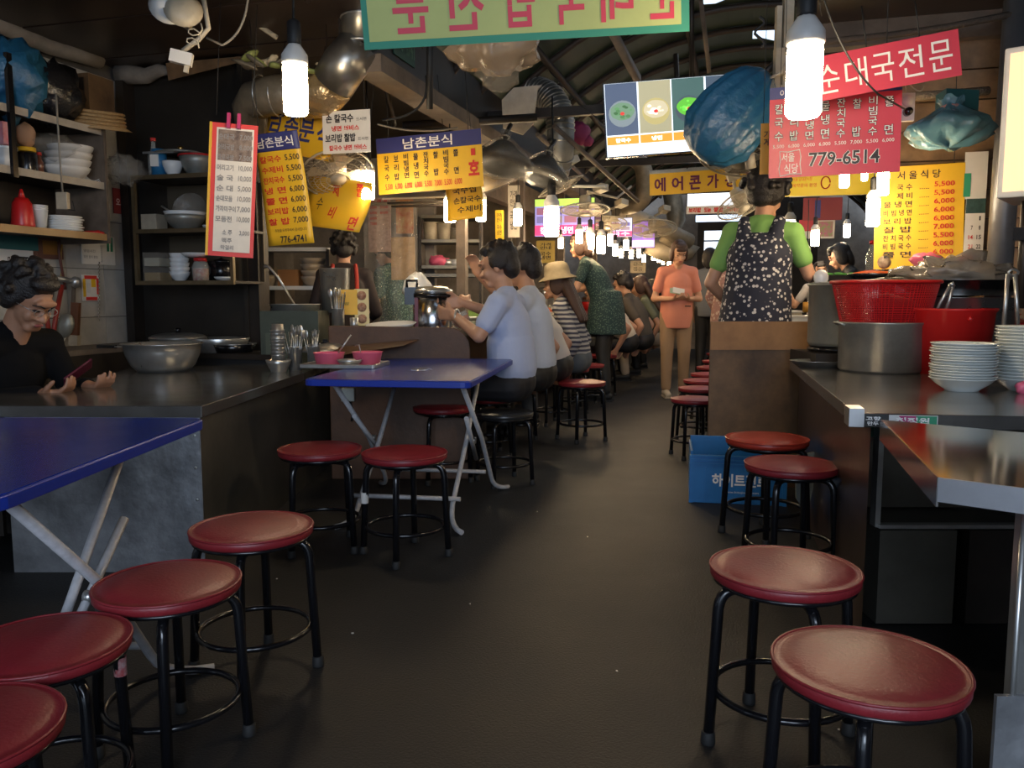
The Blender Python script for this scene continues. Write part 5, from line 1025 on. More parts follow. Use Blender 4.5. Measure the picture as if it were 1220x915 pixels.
# cups and cutlery at the counter end
c = atz(332, 443, CL)
cupm = lambda: L([(0, 0), (.030, 0), (.037, .075), (.039, .078), (.036, .079), (.028, .006), (0, .006)], 20)
item('steel_saucer', 'steel bowl holding the tower of nested steel cups', 'bowl', c, [('bowl', L(bowlp(.066, .065, foot=.6)), M['steel'])])
for i in range(9): item('steel_cup', '%s cup of the tower of nested steel cups on the left counter' % ['lowest', 'second lowest', 'third lowest', 'fourth lowest', 'middle', 'fourth highest', 'third highest', 'second highest', 'highest upturned'][i], 'cup', c + V((0, 0, .012 + .019 * i if i < 8 else .012 + 8 * .019 + .09)), [('cup', cupm(), M['steel'])], group='nested steel cups on the left counter', rot=Euler((math.pi, 0, 0)) if i == 8 else None)
def cutlery(px, py, z, label, n, Y=None, s=1.):
    c = atz(px, py, z) if Y is None else V((at(px, py, Y).x, Y, .832)); o = empty('cutlery_holder', c); tag(o, label, 'cutlery holder'); o.scale = (s, s, s)
    L([(0, 0), (.036, 0), (.036, .125), (.038, .128), (.034, .128), (.033, .006), (0, .006)]).build('canister', M['steel'], o); random.seed(px)
    for i in range(n):
        a = random.uniform(0, 6.28); r_ = random.uniform(.0, .024); p0 = V((r_ * math.cos(a), r_ * math.sin(a), .02)); t_ = V((p0.x * 2.6 + random.uniform(-.02, .02), p0.y * 2.2, random.uniform(.19, .225)))
        mb = MB(); mb.tube([p0, t_], .0022 if i % 3 else .003, 5)
        if i % 3 == 0: mb.ell(t_, (.016, .004, .026), 10, Matrix.Rotation(a, 4, 'Z'))
        mb.build('spoon' if i % 3 == 0 else 'chopstick', M['steel'] if i % 3 == 0 or i % 2 else mat('dark_steel', (.12, .12, .13), .35, 1), o)
    return o
cutlery(352, 441, CL, 'steel canister full of dark chopsticks and spoons on the left counter', 26)
cutlery(374, 438, CL + .02, 'second canister of spoons behind the dark chopsticks on the left counter', 14, s=.9)
c = atz(386, 435, CL + .02); item('ribbed_jar', 'ribbed glass jar between the cutlery and the pink bowls', 'jar', c + V((-.02, 0, 0)), [('jar', L([(0, 0), (.04, 0), (.042, .02), (.039, .04), (.042, .06), (.039, .08), (.042, .1), (.036, .11), (0, .11)]), M['glass']), ('lid', L([(0, .11), (.038, .11), (.038, .125), (0, .125)]), M['black'])])
c = at(388, 417, 4.62); item('pan_lid', 'domed aluminium lid lying on the ledge behind the ribbed jar', 'lid', c, [('dome', L([(0, .045), (.08, .038), (.14, .012), (.15, 0), (.15, -.006), (0, -.004)], 28), M['alu']), ('handle', MB().box((.0, 0, .05), (.03, .012, .02)), M['black'])])
# tray with pink bowls on the far blue table
c = atz(412, 437, TZ); ty = c.y
tr = empty('metal_tray', c); tag(tr, 'rectangular metal tray under the pink bowls on the far blue table', 'tray'); tr.rotation_euler.z = rz2
W_, D_ = .36, .26
MB().box((0, 0, .003), (W_ - .03, D_ - .03, .004)).build('tray_base', M['steel'], tr)
for x, y, w__, d__ in ((0, -D_ / 2, W_, .012), (0, D_ / 2, W_, .012), (-W_ / 2, 0, .012, D_), (W_ / 2, 0, .012, D_)): MB().box((x, y, .012), (w__, d__, .020)).build('tray_rim', M['steel'], tr, bev=.003)
fo = lambda m_: (m_)
item('pink_bowl', 'pink plastic bowl with red sauce, left one on the metal tray', 'bowl', c + V((-.085, .02, .006)), [('bowl', L([(0, 0), (.062, 0), (.075, .06), (.079, .064), (.073, .064), (.060, .006), (0, .006)]), M['pink']), ('sauce', L([(0, .045), (.068, .045), (.068, .040), (0, .040)]), mat('orange_kimchi', (.55, .18, .05), .5, col2=(.4, .06, .02), vscale=60)), ('spoon', MB().tube([(.03, 0, .04), (.11, 0, .15)], .004, 6), M['steel'])])
item('pink_bowl', 'pink plastic bowl at the right rear of the metal tray', 'bowl', c + V((.10, .04, .006)), [('bowl', L([(0, 0), (.060, 0), (.074, .062), (.078, .066), (.072, .066), (.058, .006), (0, .006)]), M['pink']), ('food', L([(0, .048), (.066, .046), (.066, .040), (0, .040)]), mat('pink_food', (.6, .2, .12), .6, bump=1)), ('tongs', MB().tube([(-.03, 0, .05), (-.04, 0, .10), (-.06, .0, .095)], .003, 6), M['steel'])])
item('steel_dish', 'shallow steel dish between the two pink bowls', 'dish', c + V((.03, -.055, .006)), [('dish', L(bowlp(.062, .035)), M['steel'])])
item('water_drops', 'small wet puddle shining on the far blue table', 'puddle', atz(500, 440, TZ) + V((0, 0, .0018)), [('puddle', MB().ell((0, 0, 0), (.05, .09, .001), 14, jit=.6, seed=3), mat('water', (.3, .35, .5), .03))])
# ------------------------------------------------------------------ behind the long counter
BT = zt
item('rice_boiler', 'large steel water boiler with black handle in front of the first seated man', 'boiler', V((at(516, 388, 4.95).x, 4.95, .832)), [('tank', L([(0, 0), (.115, 0), (.118, .01), (.118, .22), (0, .22)], 32), mat('boiler_steel', (.60, .60, .62), .18, 1)), ('lid', L([(0, .26), (.08, .255), (.118, .235), (.122, .22), (0, .22)], 32), M['steel']), ('collar', L([(.119, .19), (.125, .19), (.125, .215), (.119, .215)], 32, caps=False), M['black']), ('spout', MB().box((-.125, -.03, .20), (.07, .07, .10)), M['black']), ('handle', MB().tube([(-.15, -.03, .25), (-.15, -.03, .29), (-.09, -.03, .29), (-.09, -.03, .25)], .009), M['black']), ('side_band', MB().box((-.085, -.082, .1), (.03, .01, .18)), mat('maroon_band', (.12, .01, .02), .4))])
item('plastic_sheet', 'white crumpled plastic bag standing behind the black boiler handle', 'bag', at(498, 345, 5.4), [('bag', MB().ell((0, 0, 0), (.09, .05, .10), 18, jit=.5, seed=21, fr=4), M['ceramic'])])
item('serving_tray', 'white oval tray lying on the brown end board', 'tray', V((at(466, 383, 4.82).x, 4.82, .85)), [('tray', L([(0, 0), (.12, 0), (.15, .022), (.145, .024), (.115, .006), (0, .006)], 28, sy=.6), M['ceramic'])], rot=Euler((R(8), R(-3), 0)))
cutlery(403, 384, 0, 'steel holder with dark chopsticks on the brown end board', 16, Y=4.78, s=1.0)
item('steel_tumbler', 'shiny steel tumbler right of the chopstick holder on the end board', 'cup', V((at(422, 386, 4.78).x, 4.78, .832)), [('cup', L([(0, 0), (.022, 0), (.025, .075), (.023, .075), (0, .01)], 16), M['steel'])])
o = empty('menu_card', at(424, 364, 4.95)); tag(o, 'yellow and brown standing menu card with three food pictures', 'menu card'); o.rotation_euler = Euler((R(-8), 0, R(14)))
MB().box((-.05, 0, .02), (.12, .003, .15)).build('card', M['yel'], o); MB().box((.035, .004, -.01), (.085, .003, .22)).build('card', mat('pale_yellow_card', (.7, .6, .3), .5), o)
for z in (.06, -.01, -.08): MB().lathe([(0, 0), (.028, 0), (.028, .003), (0, .003)], 14, c=(.035, .001, z), M=Matrix.Rotation(R(90), 4, 'X')).build('food_picture', mat('brown_food_print', (.20, .06, .035), .5, col2=(.45, .3, .2), vscale=50), o)
lettering([('순대', .05, .2, .4, .4), ('국밥', .05, .5, .6, .62)], .12, .15, mat('olive_letters', (.2, .2, .03)), o, .003).location = (-.05, 0, .02)
item('steel_cylinder', 'tall plain steel cylinder behind the menu card', 'container', at(400, 372, 5.2), [('cylinder', L([(0, 0), (.085, 0), (.095, .27), (.098, .272), (.09, .272), (.08, .01), (0, .01)], 28), M['steel'])])
cart = empty('pot_stand', (0, 0, 0)); tag(cart, 'dark green metal stand with a steaming pot beside the dark partition', 'stand')
cp_ = at(352, 368, 5.0); MB().box((cp_.x, cp_.y, cp_.z - .44), (.34, .3, .86)).build('stand_body', mat('dark_green_sheet', (.06, .07, .05), .45, .4, var=.3), cart); MB().box((cp_.x, cp_.y - .15, cp_.z - .44), (.28, .01, .6)).build('door_panel', mat('olive_sheet', (.09, .10, .07), .4, .5), cart)
item('cooking_pot', 'low wide pot with a ladle standing in it on the dark green stand', 'pot', cp_ + V((.0, 0, -.01)), [('pot', L([(0, 0), (.14, 0), (.145, .035), (.155, .038), (.14, .04), (.13, .01), (0, .01)], 28), M['steel']), ('ladle', MB().tube([(.0, 0, .03), (-.10, 0, .20), (-.15, 0, .26), (-.18, .0, .265)], [.006, .008, .008, .014], 8), M['steel'])])
# shelves in stall two (behind the curly haired cook)
def rack(name, label, px0, px1, ys, Y, dep, m, yb):
    o = empty(name, (0, 0, 0)); tag(o, label, 'shelf')
    for y in ys: a, b = at(px0, y, Y), at(px1, y, Y); c = (a + b) / 2; MB().box((c.x, Y + dep / 2, c.z), (b.x - a.x, dep, .028)).build('shelf', m, o)
    for x in (px0, px1): a, b = at(x, ys[0], Y), at(x, yb, Y); MB().box((a.x, Y + dep / 2, (a.z + b.z) / 2), (.022, dep, abs(a.z - b.z))).build('upright', M['dark'], o)
    return o
rack('wall_shelf', 'white two-tier shelf behind the curly haired cook', 312, 390, [297, 343], 6.1, .26, M['ceramic'], 420)
def on(px, y, Y, dy=.1): p = at(px, y, Y); return V((p.x, Y + dy, p.z + .014))
item('cardboard_box', 'plain brown cardboard box on the lower white shelf', 'box', on(342, 343, 6.1), [('box', MB().box((0, 0, .06), (.15, .14, .12)), mat('cardboard', (.30, .14, .05), .8))])
for i in range(4): item('white_bowl', '%s bowl of the pale stack on the lower white shelf' % ['lowest', 'second', 'third', 'top'][i], 'bowl', on(370, 343, 6.1) + V((0, 0, .045 * i)), [('bowl', L(bowlp(.095, .07)), mat('pale_enamel', (.4, .33, .25), .4))], group='pale bowls on the white shelf')
item('cup', 'dim round cup at the left end of the lower white shelf', 'cup', on(318, 343, 6.1), [('cup', L(bowlp(.05, .08)), M['dirtyp'])])
item('hanging_bowl', 'dark steel bowl on the upper shelf under the yellow cloth sign', 'bowl', at(402, 292, 6.2), [('bowl', L(bowlp(.065, .05)), M['aluold']), ('hook', MB().tube([(0, 0, .05), (.0, 0, .2)], .006), M['dark'])])
rack('steel_rack', 'dark steel rack with bowls and a pink cloth beyond the steam', 500, 572, [258, 287, 318, 328], 7.3, .35, M['galvdk'], 400)
for px, y, r_, h_, mm, lb in ((512, 287, .065, .15, M['dirtyp'], 'tall cream tub, left on the upper tier of the dark steel rack'), (528, 287, .06, .14, M['dirtyp'], 'cream tub, second on the upper tier of the dark steel rack'), (546, 287, .08, .10, M['film'], 'see-through bowl on the upper tier of the dark steel rack'), (545, 318, .065, .05, M['ceramic'], 'upturned white bowl on the lower tier of the dark steel rack'), (560, 318, .05, .06, M['steel'], 'small steel pot at the right of the dark steel rack'), (533, 300, .05, .05, M['steel'], 'small steel pot behind the pink cloth on the rack')):
    item('tub', lb, 'tub', on(px, y if y != 300 else 318, 7.3), [('tub', L([(0, 0), (r_ * .85, 0), (r_, h_), (0, h_)]), mm), ('rim', MB().tube([(r_ * math.cos(a * .4), r_ * math.sin(a * .4), h_) for a in range(16)], .005, 5, True), mm)])
item('pink_cloth', 'bundle of bright pink cloth on the dark steel rack', 'cloth', on(522, 318, 7.3) + V((0, 0, .04)), [('cloth', MB().ell((0, 0, 0), (.085, .06, .05), 16, jit=.6, seed=8, fr=5), M['pink'])])
# steamy plastic curtain and lit papers at the post
item('plastic_curtain', 'clear plastic sheet hanging from a pipe beside the teal dressed cook', 'curtain', at(466, 320, 6.6), [('sheet', MB().add([V(((i / 12 - .5) * .42, .015 * math.sin(i * 1.7), z)) for z in (-.45, .5) for i in range(13)], [(i, i + 1, i + 14, i + 13) for i in range(12)], True), M['film']), ('rail', MB().tube([(-.25, 0, .5), (.45, 0, .52)], .012), M['dirtyp'])])
for i, (px, py, wd, hg, mm, lb) in enumerate(((452, 268, 28, 62, mat('pink_text_paper', (.62, .42, .36), .6, var=.4, vscale=40), 'pinkish paper price list hanging beside the plastic curtain'), (480, 308, 30, 50, mat('orange_paper', (.62, .40, .20), .6, var=.4, vscale=14), 'orange paper notice behind the teal dressed cook'), (482, 258, 22, 40, mat('gold_print', (.5, .36, .16), .4, col2=(.4, .06, .03), vscale=14), 'gold and red packets pinned under the wide yellow menu board'))):
    w_ = wd * 6.9 / FPX; h_ = hg * 6.9 / FPX; o = board('paper_notice', lb, 'notice', at(px, py, 6.8 + .1 * i), w_, h_, mm)
    if i == 0: lettering([('가 격 표', .1, .03, .9, .10), ('5500', .1, .15, .4, .2), ('6000', .1, .25, .4, .3), ('6000', .1, .35, .4, .4), ('7000', .1, .45, .4, .5), ('5500', .55, .15, .9, .2), ('6000', .55, .25, .9, .3)], w_, h_, M['letr'], o)
item('awning', 'slatted white awning board under the wide yellow menu board', 'awning', at(500, 233, 5.9), [('slat', MB().box((0, 0, .015 * 0), (.46, .25, .012), M=Matrix.Rotation(R(14), 4, 'X')), M['wht']), ('slat', MB().box((0, -.02, -.05), (.46, .04, .012)), M['dark']), ('slat', MB().box((0, .05, -.065), (.46, .04, .012)), M['dark'])], AISLE)
# ------------------------------------------------------------------ right counter goods
RZc = RZ; L = L
def onr(px, py): return atz(px, py, RZc)
c = onr(1047, 446); rp = 52 * c.y / FPX; hp_ = 60 * c.y / FPX; c.y += rp * .9; c.x += rp * .45
item('cooking_pot', 'plain dull steel pot carrying the red basket on the right counter', 'pot', c, [('pot', L([(0, 0), (rp * .92, 0), (rp * .98, .012), (rp, hp_ - .01), (rp * 1.04, hp_), (rp * 1.04, hp_ + .006), (rp * .97, hp_), (rp * .95, .02), (0, .015)], 40), M['alu']), ('handle', MB().tube([(-rp, -.04, hp_ - .01), (-rp * 1.12, -.03, hp_ + .002), (-rp * 1.12, .03, hp_ + .002), (-rp, .04, hp_ - .01)], .005, 6), M['steel'])])
# red mesh basket: every strand real, woven as a lattice
def basket(rt, rb, h, ns, nh, m):
    wf = MB(); rn = [(rb + (rt - rb) * i / nh, h * i / nh) for i in range(nh + 1)]
    sq = lambda a, r_: (r_ * math.copysign(abs(math.cos(a)) ** .62, math.cos(a)), r_ * .72 * math.copysign(abs(math.sin(a)) ** .62, math.sin(a)))
    for r_, z in rn: wf.tube([(*sq(6.283 * i / 36, r_), z) for i in range(36)], .0014, 4, True)
    for i in range(ns):
        a = 6.283 * i / ns; wf.tube([(*sq(a, r_), z) for r_, z in (rn[0], rn[-1])], .0015, 3, cap=False)
    return wf, sq
cb = V(c); cb.z += hp_ + .001; rt = 58 * c.y / FPX
wf, sq = basket(rt * .98, rt * .80, .175, 110, 26, None)
o = empty('mesh_basket', cb, 0); tag(o, 'red plastic mesh basket standing in the dull steel pot', 'basket')
q = wf.build('lattice', M['redp'], o); q['kind'] = 'stuff'
MB().add([(*sq(6.283 * i / 36, rt * (.76 if k == 0 else .93)), .004 + .165 * k) for k in (0, 1) for i in range(36)], [(i, (i + 1) % 36, 36 + (i + 1) % 36, 36 + i) for i in range(36)] + [tuple(range(36))], True).build('inner_wall', film('red_mesh_film', (.42, .01, .02), .72), o)
MB().tube([(*sq(6.283 * i / 36, rt), .178) for i in range(36)], .008, 8, True).build('rim', M['redp'], o)
MB().ell((0, 0, .06), (rt * .7, rt * .5, .07), 18, jit=.3, seed=3).build('contents', mat('dim_greens', (.10, .03, .03), .8), o)
def on_y(px, py, Y): return at(px, py, Y)
# grey two-handled stock pot behind
c = at(1010, 411, 4.05); rp = 46 * c.y / FPX
c.z = .79; item('stock_pot', 'tall grey aluminium stock pot with square handle next to the apron woman', 'pot', c, [('pot', L([(0, 0), (rp * .96, 0), (rp, .02), (rp, .29), (rp * 1.04, .292), (rp * 1.04, .30), (rp * .98, .30), (rp * .96, .03), (0, .02)], 36), M['aluold']), ('lid', L([(0, .31), (rp * .9, .308), (rp * 1.03, .302), (rp * 1.03, .296), (0, .298)], 36), M['alu']), ('handle', MB().tube([(-.05, -rp - .004, .20), (-.05, -rp - .025, .20), (-.05, -rp - .03, .15), (.045, -rp - .03, .15), (.045, -rp - .025, .20), (.045, -rp - .004, .20)], .006, 6).tube([(-.04, -rp - .012, .175), (.035, -rp - .012, .175)], .004, 6), M['aluold']), ('egg_cup', MB().ell((-rp * .8, -.02, .33), (.035, .035, .04), 14), M['ceramic'])])
item('gas_burner', 'black gas burner under the tall grey stock pot', 'burner', c - V((0, 0, .09)), [('base', MB().box((0, .03, .03), (.42, .36, .06)), M['dark']), ('ring', MB().tube([(.18 * math.cos(a * .3), .18 * math.sin(a * .3), .075) for a in range(21)], .011, 6, True), M['black'])])
# trays of food behind
item('food_tray', 'black tray of green vegetables behind the stock pot', 'tray', at(1003, 332, 4.7), [('tray', MB().box((0, 0, 0), (.34, .2, .035)), M['black'])] + [('leaf', MB().ell((-.12 + .026 * i, -.05 + .03 * (i % 3), .025), (.025, .018, .010), 8, jit=.4, seed=i), mat('greens', (.05, .18, .03), .6)) for i in range(9)])
item('food_pan', 'shallow pan of red stew behind the red basket', 'pan', at(1040, 333, 4.6), [('pan', L([(0, 0), (.10, 0), (.14, .03), (.135, .032), (.1, .006), (0, .006)], 24), M['black']), ('stew', MB().ell((0, 0, .03), (.11, .10, .02), 16, jit=.4, seed=4), mat('red_stew', (.42, .08, .02), .4))])
item('sauce_bottle', 'bottle with red cap standing behind the red stew pan', 'bottle', at(1037, 328, 5.2), [('bottle', L([(0, 0), (.03, 0), (.03, .12), (.012, .17), (.012, .19), (0, .19)], 14), M['glass']), ('cap', L([(0, .19), (.015, .19), (.015, .215), (0, .215)], 10), M['redp'])])
item('wide_pot', 'wide steel pot with sloping lid under the yellow wall menu', 'pot', at(1098, 345, 4.15) + V((0, 0, -.02)), [('pot', L([(0, -.30), (.20, -.30), (.21, .06), (0, .06)], 36), M['steel']), ('lid', L([(0, .075), (.18, .088), (.235, .08), (.235, .07), (0, .06)], 36), M['alu'])], rot=Euler((0, R(-2), 0)))
item('pink_cloth', 'bright pink cloth heaped on the lid of the wide pot', 'cloth', at(1102, 310, 4.1), [('cloth', MB().ell((0, 0, 0), (.075, .07, .035), 16, jit=.5, seed=14), M['pink'])])
item('pink_cloth', 'small pink cloth left of the grey post beside the wide pot', 'cloth', at(1152, 308, 4.15), [('cloth', MB().ell((0, 0, 0), (.04, .04, .02), 12, jit=.5, seed=15), M['pink'])])
c = at(1133, 347, 3.9)
item('large_pan', 'large black pan on a steel pot right of the red basket', 'pan', c, [('steel_pot', L([(0, -.27), (.26, -.27), (.27, -.03), (.29, -.03), (0, -.028)], 40), M['steel']), ('pan', L([(0, -.02), (.26, -.02), (.29, .0), (.33, .045), (.335, .047), (.32, .047), (.25, .0), (0, -.01)], 40), M['black'])])
bag_ = MB().ell((0, 0, 0), (.23, .17, .085), 30, jit=.75, seed=31, fr=3.4)
item('plastic_bag', 'grey crumpled plastic bag lying in the large black pan', 'bag', c + V((-.01, -.04, .07)), [('bag', bag_, film('grey_plastic_film', (.30, .26, .21), .72, .2))])
# red tub with tongs and bowl stacks
c = onr(1168, 451); c.y += .25; rr_ = 48 * c.y / FPX; th_ = 75 * c.y / FPX
item('red_tub', 'deep red plastic tub behind the low stack of pale bowls', 'tub', c, [('tub', L([(0, 0), (rr_ * .84, 0), (rr_ * .97, th_ - .01), (rr_ * 1.03, th_), (rr_ * 1.03, th_ + .008), (rr_ * .95, th_), (rr_ * .82, .01), (0, .01)], 36), M['redp']), ('lug', MB().ell((-.01, -rr_ * .99, th_ - .035), (.012, .01, .012), 10), M['redp'])])
tg = empty('tongs', c + V((-.06, -.02, th_ - .02))); tag(tg, 'steel kitchen tongs standing in the red tub', 'tongs'); tg.rotation_euler = Euler((R(12), R(14), 0))
for s_ in (-1, 1): MB().tube([(s_ * .022, 0, -.12), (s_ * .016, 0, .06), (s_ * .006, 0, .13)], .007, 6).build('arm', M['steel'], tg)
MB().tube([(-.008, 0, .128), (0, 0, .14), (.008, 0, .128)], .009, 6).build('hinge', M['steel'], tg)
def bstack(px, py, n, wpx_, words_, grp, htot):
    c = onr(px, py); r_ = wpx_ / 2 * c.y / FPX; c.y += r_ * .6; dz = (htot * c.y / FPX - r_ * .42) / (n - 1); p0 = None
    for i in range(n):
        k = r_ * (1 + .012 * math.sin(i * 1.9)); loc = c + V((.002 * math.sin(i * 2.3), .002 * math.cos(i * 1.3), dz * i))
        if p0 is None: o = L([(0, 0), (k * .50, 0), (k * .52, .005), (k * .80, k * .24), (k * .96, k * .40), (k, k * .42), (k * .99, k * .44), (k * .93, k * .40), (k * .76, k * .26), (k * .48, .012), (0, .012)], 36).build('melamine_bowl', M['melamine'], None, loc); p0 = o
        else: o = p0.copy(); C.objects.link(o); o.location = loc; o.scale = (k / r_, k / r_, 1)
        tag(o, words_(i, n), 'bowl', grp)
num = 'lowest,second,third,fourth,fifth,sixth,seventh,eighth,ninth,tenth,eleventh,twelfth,thirteenth,fourteenth,fifteenth,sixteenth,seventeenth,eighteenth,nineteenth,twentieth'.split(',')
bstack(1158, 468, 14, 75, lambda i, n: ('topmost' if i == n - 1 else num[i] + (' from the bottom' if i else '')) + ' pale bowl of the shorter stack before the red tub', 'shorter stack of pale bowls', 57)
bstack(1236, 468, 17, 74, lambda i, n: ('topmost' if i == n - 1 else num[i] + (' from the bottom' if i else '')) + ' pale bowl of the tall stack at the right edge', 'tall stack of pale bowls', 77)
c = onr(1222, 440); c.y += .30
item('red_basin', 'red basin heaped with red food behind the tall bowl stack', 'basin', c + V((.02, 0, .0)), [('basin', L([(0, 0), (.13, 0), (.155, .20), (.165, .205), (.15, .205), (.125, .01), (0, .01)], 32), M['redp']), ('food', MB().ell((0, 0, .20), (.135, .13, .05), 24, jit=.6, seed=6, fr=6), mat('red_pickle', (.45, .07, .03), .4, var=.4, vscale=40, bump=1))])
item('sponge', 'small pink scrubbing cloth at the right edge of the right counter', 'sponge', onr(1218, 469), [('sponge', MB().ell((0, 0, .02), (.025, .02, .022), 14, jit=.5, seed=2, fr=6), M['pink'])])
c = onr(975, 437)
item('metal_tray', 'pale shallow metal tray at the far left end of the right counter', 'tray', c, [('tray', L([(0, 0), (.085, 0), (.13, .028), (.135, .030), (.125, .030), (.08, .005), (0, .005)], 28, sy=.75), M['alu'])])
item('glass_pitcher', 'small jar with amber sauce on the counter behind the apron woman hip', 'jar', at(961, 372, 4.5), [('jar', L([(0, 0), (.022, 0), (.022, .055), (0, .055)], 12), mat('amber_sauce', (.6, .3, .05), .2))])
item('steel_tongs', 'pair of long steel tongs hanging from the stand of the light box', 'tongs', at(1206, 345, 3.2), [('arm', MB().tube([(-.025, 0, -.18), (-.02, 0, .06)], .008, 6), M['steel']), ('arm', MB().tube([(.035, 0, -.18), (.008, 0, .06)], .008, 6), M['steel']), ('ring', MB().tube([(.02 * math.cos(a), 0, .065 + .012 * math.sin(a)) for a in range(7)], .005, 5, True), M['steel'])])
# bench the pots stand on, behind the tub
bb = empty('cooking_bench', (0, 0, 0)); tag(bb, 'dark steel cooking bench under the pots behind the red tub', 'bench')
MB().box((0, 0, .40), (1.3, .5, .76), rz=0).build('bench_body', M['sooty'], bb, V((2.35, 4.0, 0)), AISLE)
# white broken board under the stools, green pouch, small wooden edge
o = item('offcut_board', 'pale broken board leaning under the two stools by the crate', 'board', at(962, 588, 3.55), [('board', MB().prism([(-.06, .17), (.055, .19), (.0, -.085), (-.05, -.02)], -.006, .006, Matrix.Rotation(R(90), 4, 'X')), mat('pale_board', (.30, .31, .27), .7, var=.3))])
item('green_box', 'small dark green box fixed under the corner of the right counter', 'box', at(1035, 511, 2.62), [('box', MB().box((0, 0, 0), (.065, .04, .045)), mat('deep_green_plastic', (.01, .10, .07), .4))])
# ------------------------------------------------------------------ ducts
dk_ = empty('exhaust_duct', (0, 0, 0)); tag(dk_, 'silver exhaust duct bending down from the ceiling over the first stalls', 'duct')
a_, b_, c_, d_, e_ = at(432, -40, 4.5), at(430, 55, 4.5), at(396, 98, 4.6), at(330, 112, 4.75), at(303, 120, 4.8)
MB().tube([a_, b_], .105, 24).build('duct_section', M['duct'], dk_); MB().tube([b_ + V((0, 0, .01)), at(410, 78, 4.5), at(398, 98, 4.55)], [.108, .118, .115], 24).build('duct_elbow', M['duct'], dk_)
for t in (.3, .65, .98): p_ = a_.lerp(b_, t); MB().tube([(p_.x + .108 * math.cos(i * .3), p_.y + .108 * math.sin(i * .3), p_.z) for i in range(21)], .005, 5, True).build('seam_ring', M['steel'], dk_)
MB().tube([at(402, 96, 4.6), at(385, 112, 4.65), at(360, 118, 4.7)], [.11, .125, .11], 20).build('foil_wrap', mat('crumpled_foil', (.48, .34, .18), .25, .7, bump=2.5, bscale=12), dk_)
MB().tube([at(372, 115, 4.7), d_, e_, at(298, 128, 4.85), at(300, 160, 4.9)], [.105, .105, .105, .10, .085], 20).build('duct_section', M['ductold'], dk_)
for px in (350, 330, 312): p_ = at(px, 114, 4.76); MB().tube([(p_.x + .02 * math.cos(i * .3), p_.y + .11 * math.cos(i * .3), p_.z + .11 * math.sin(i * .3)) for i in range(21)], .004, 5, True).build('seam_ring', M['steel'], dk_)
gp = empty('dry_leaves', at(345, 78, 4.5)); tag(gp, 'withered leafy scraps and plastic lying on top of the silver duct', 'scraps')
random.seed(5)
for i in range(16):
    x = random.uniform(-.22, .2); mb = MB().ell((x, random.uniform(-.05, .05), random.uniform(-.02, .05)), (random.uniform(.03, .07), .03, random.uniform(.01, .02)), 10, Matrix.Rotation(random.uniform(-.7, .7), 4, 'Y'), jit=.5, seed=i)
    mb.build('leaf_scrap', mat('dry_scrap_%d' % (i % 3), [(.40, .32, .20), (.20, .22, .06), (.12, .10, .07)][i % 3], .7), gp)
d2 = empty('exhaust_duct', (0, 0, 0)); tag(d2, 'grey flexible duct arching down beside the bagged wall fans', 'duct')
pts = [at(622, 118, 7.4)] + bezp(at(636, 108, 7.2), at(668, 112, 7.0), at(668, 155, 7.0), 8) + [at(667, 185, 7.0), at(662, 205, 7.1)]
MB().tube(pts, .115, 18).build('duct_tube', mat('grey_flex_duct', (.20, .20, .19), .42, .6, var=.3), d2)
for i in range(len(pts) - 1):
    for f_ in (0, .5):
        p_ = pts[i].lerp(pts[i + 1], f_); d_ = (pts[i + 1] - pts[i]).normalized(); u_ = d_.orthogonal().normalized(); v_ = d_.cross(u_)
        MB().tube([p_ + (u_ * math.cos(j * .42) + v_ * math.sin(j * .42)) * .118 for j in range(15)], .006, 4, True).build('duct_rib', M['duct'], d2)
d3 = empty('exhaust_duct', (0, 0, 0)); tag(d3, 'brown flexible duct curling under the long fascia near the yellow sign', 'duct')
pts = [at(738, 188, 9.6)] + bezp(at(745, 186, 9.6), at(768, 188, 9.6), at(768, 212, 9.6), 6) + bezp(at(768, 228, 9.6), at(766, 244, 9.6), at(745, 246, 9.8), 6)
MB().tube(pts, .10, 14).build('duct_tube', M['ductold'], d3)
d4 = empty('exhaust_duct', (0, 0, 0)); tag(d4, 'pale crooked duct tangle hanging above the coral shirt woman', 'duct')
MB().tube([at(800, 228, 11), at(806, 262, 11), at(796, 284, 11), at(812, 292, 11)], .12, 12).build('duct_tube', M['ductold'], d4); MB().tube([at(735, 250, 10.4), at(790, 272, 10.8), at(822, 288, 11)], .10, 12).build('duct_tube', M['dirtyp'], d4); MB().ell(at(800, 298, 11.2), (.35, .2, .16), 14, jit=.4, seed=3).build('hood', M['cream'], d4)
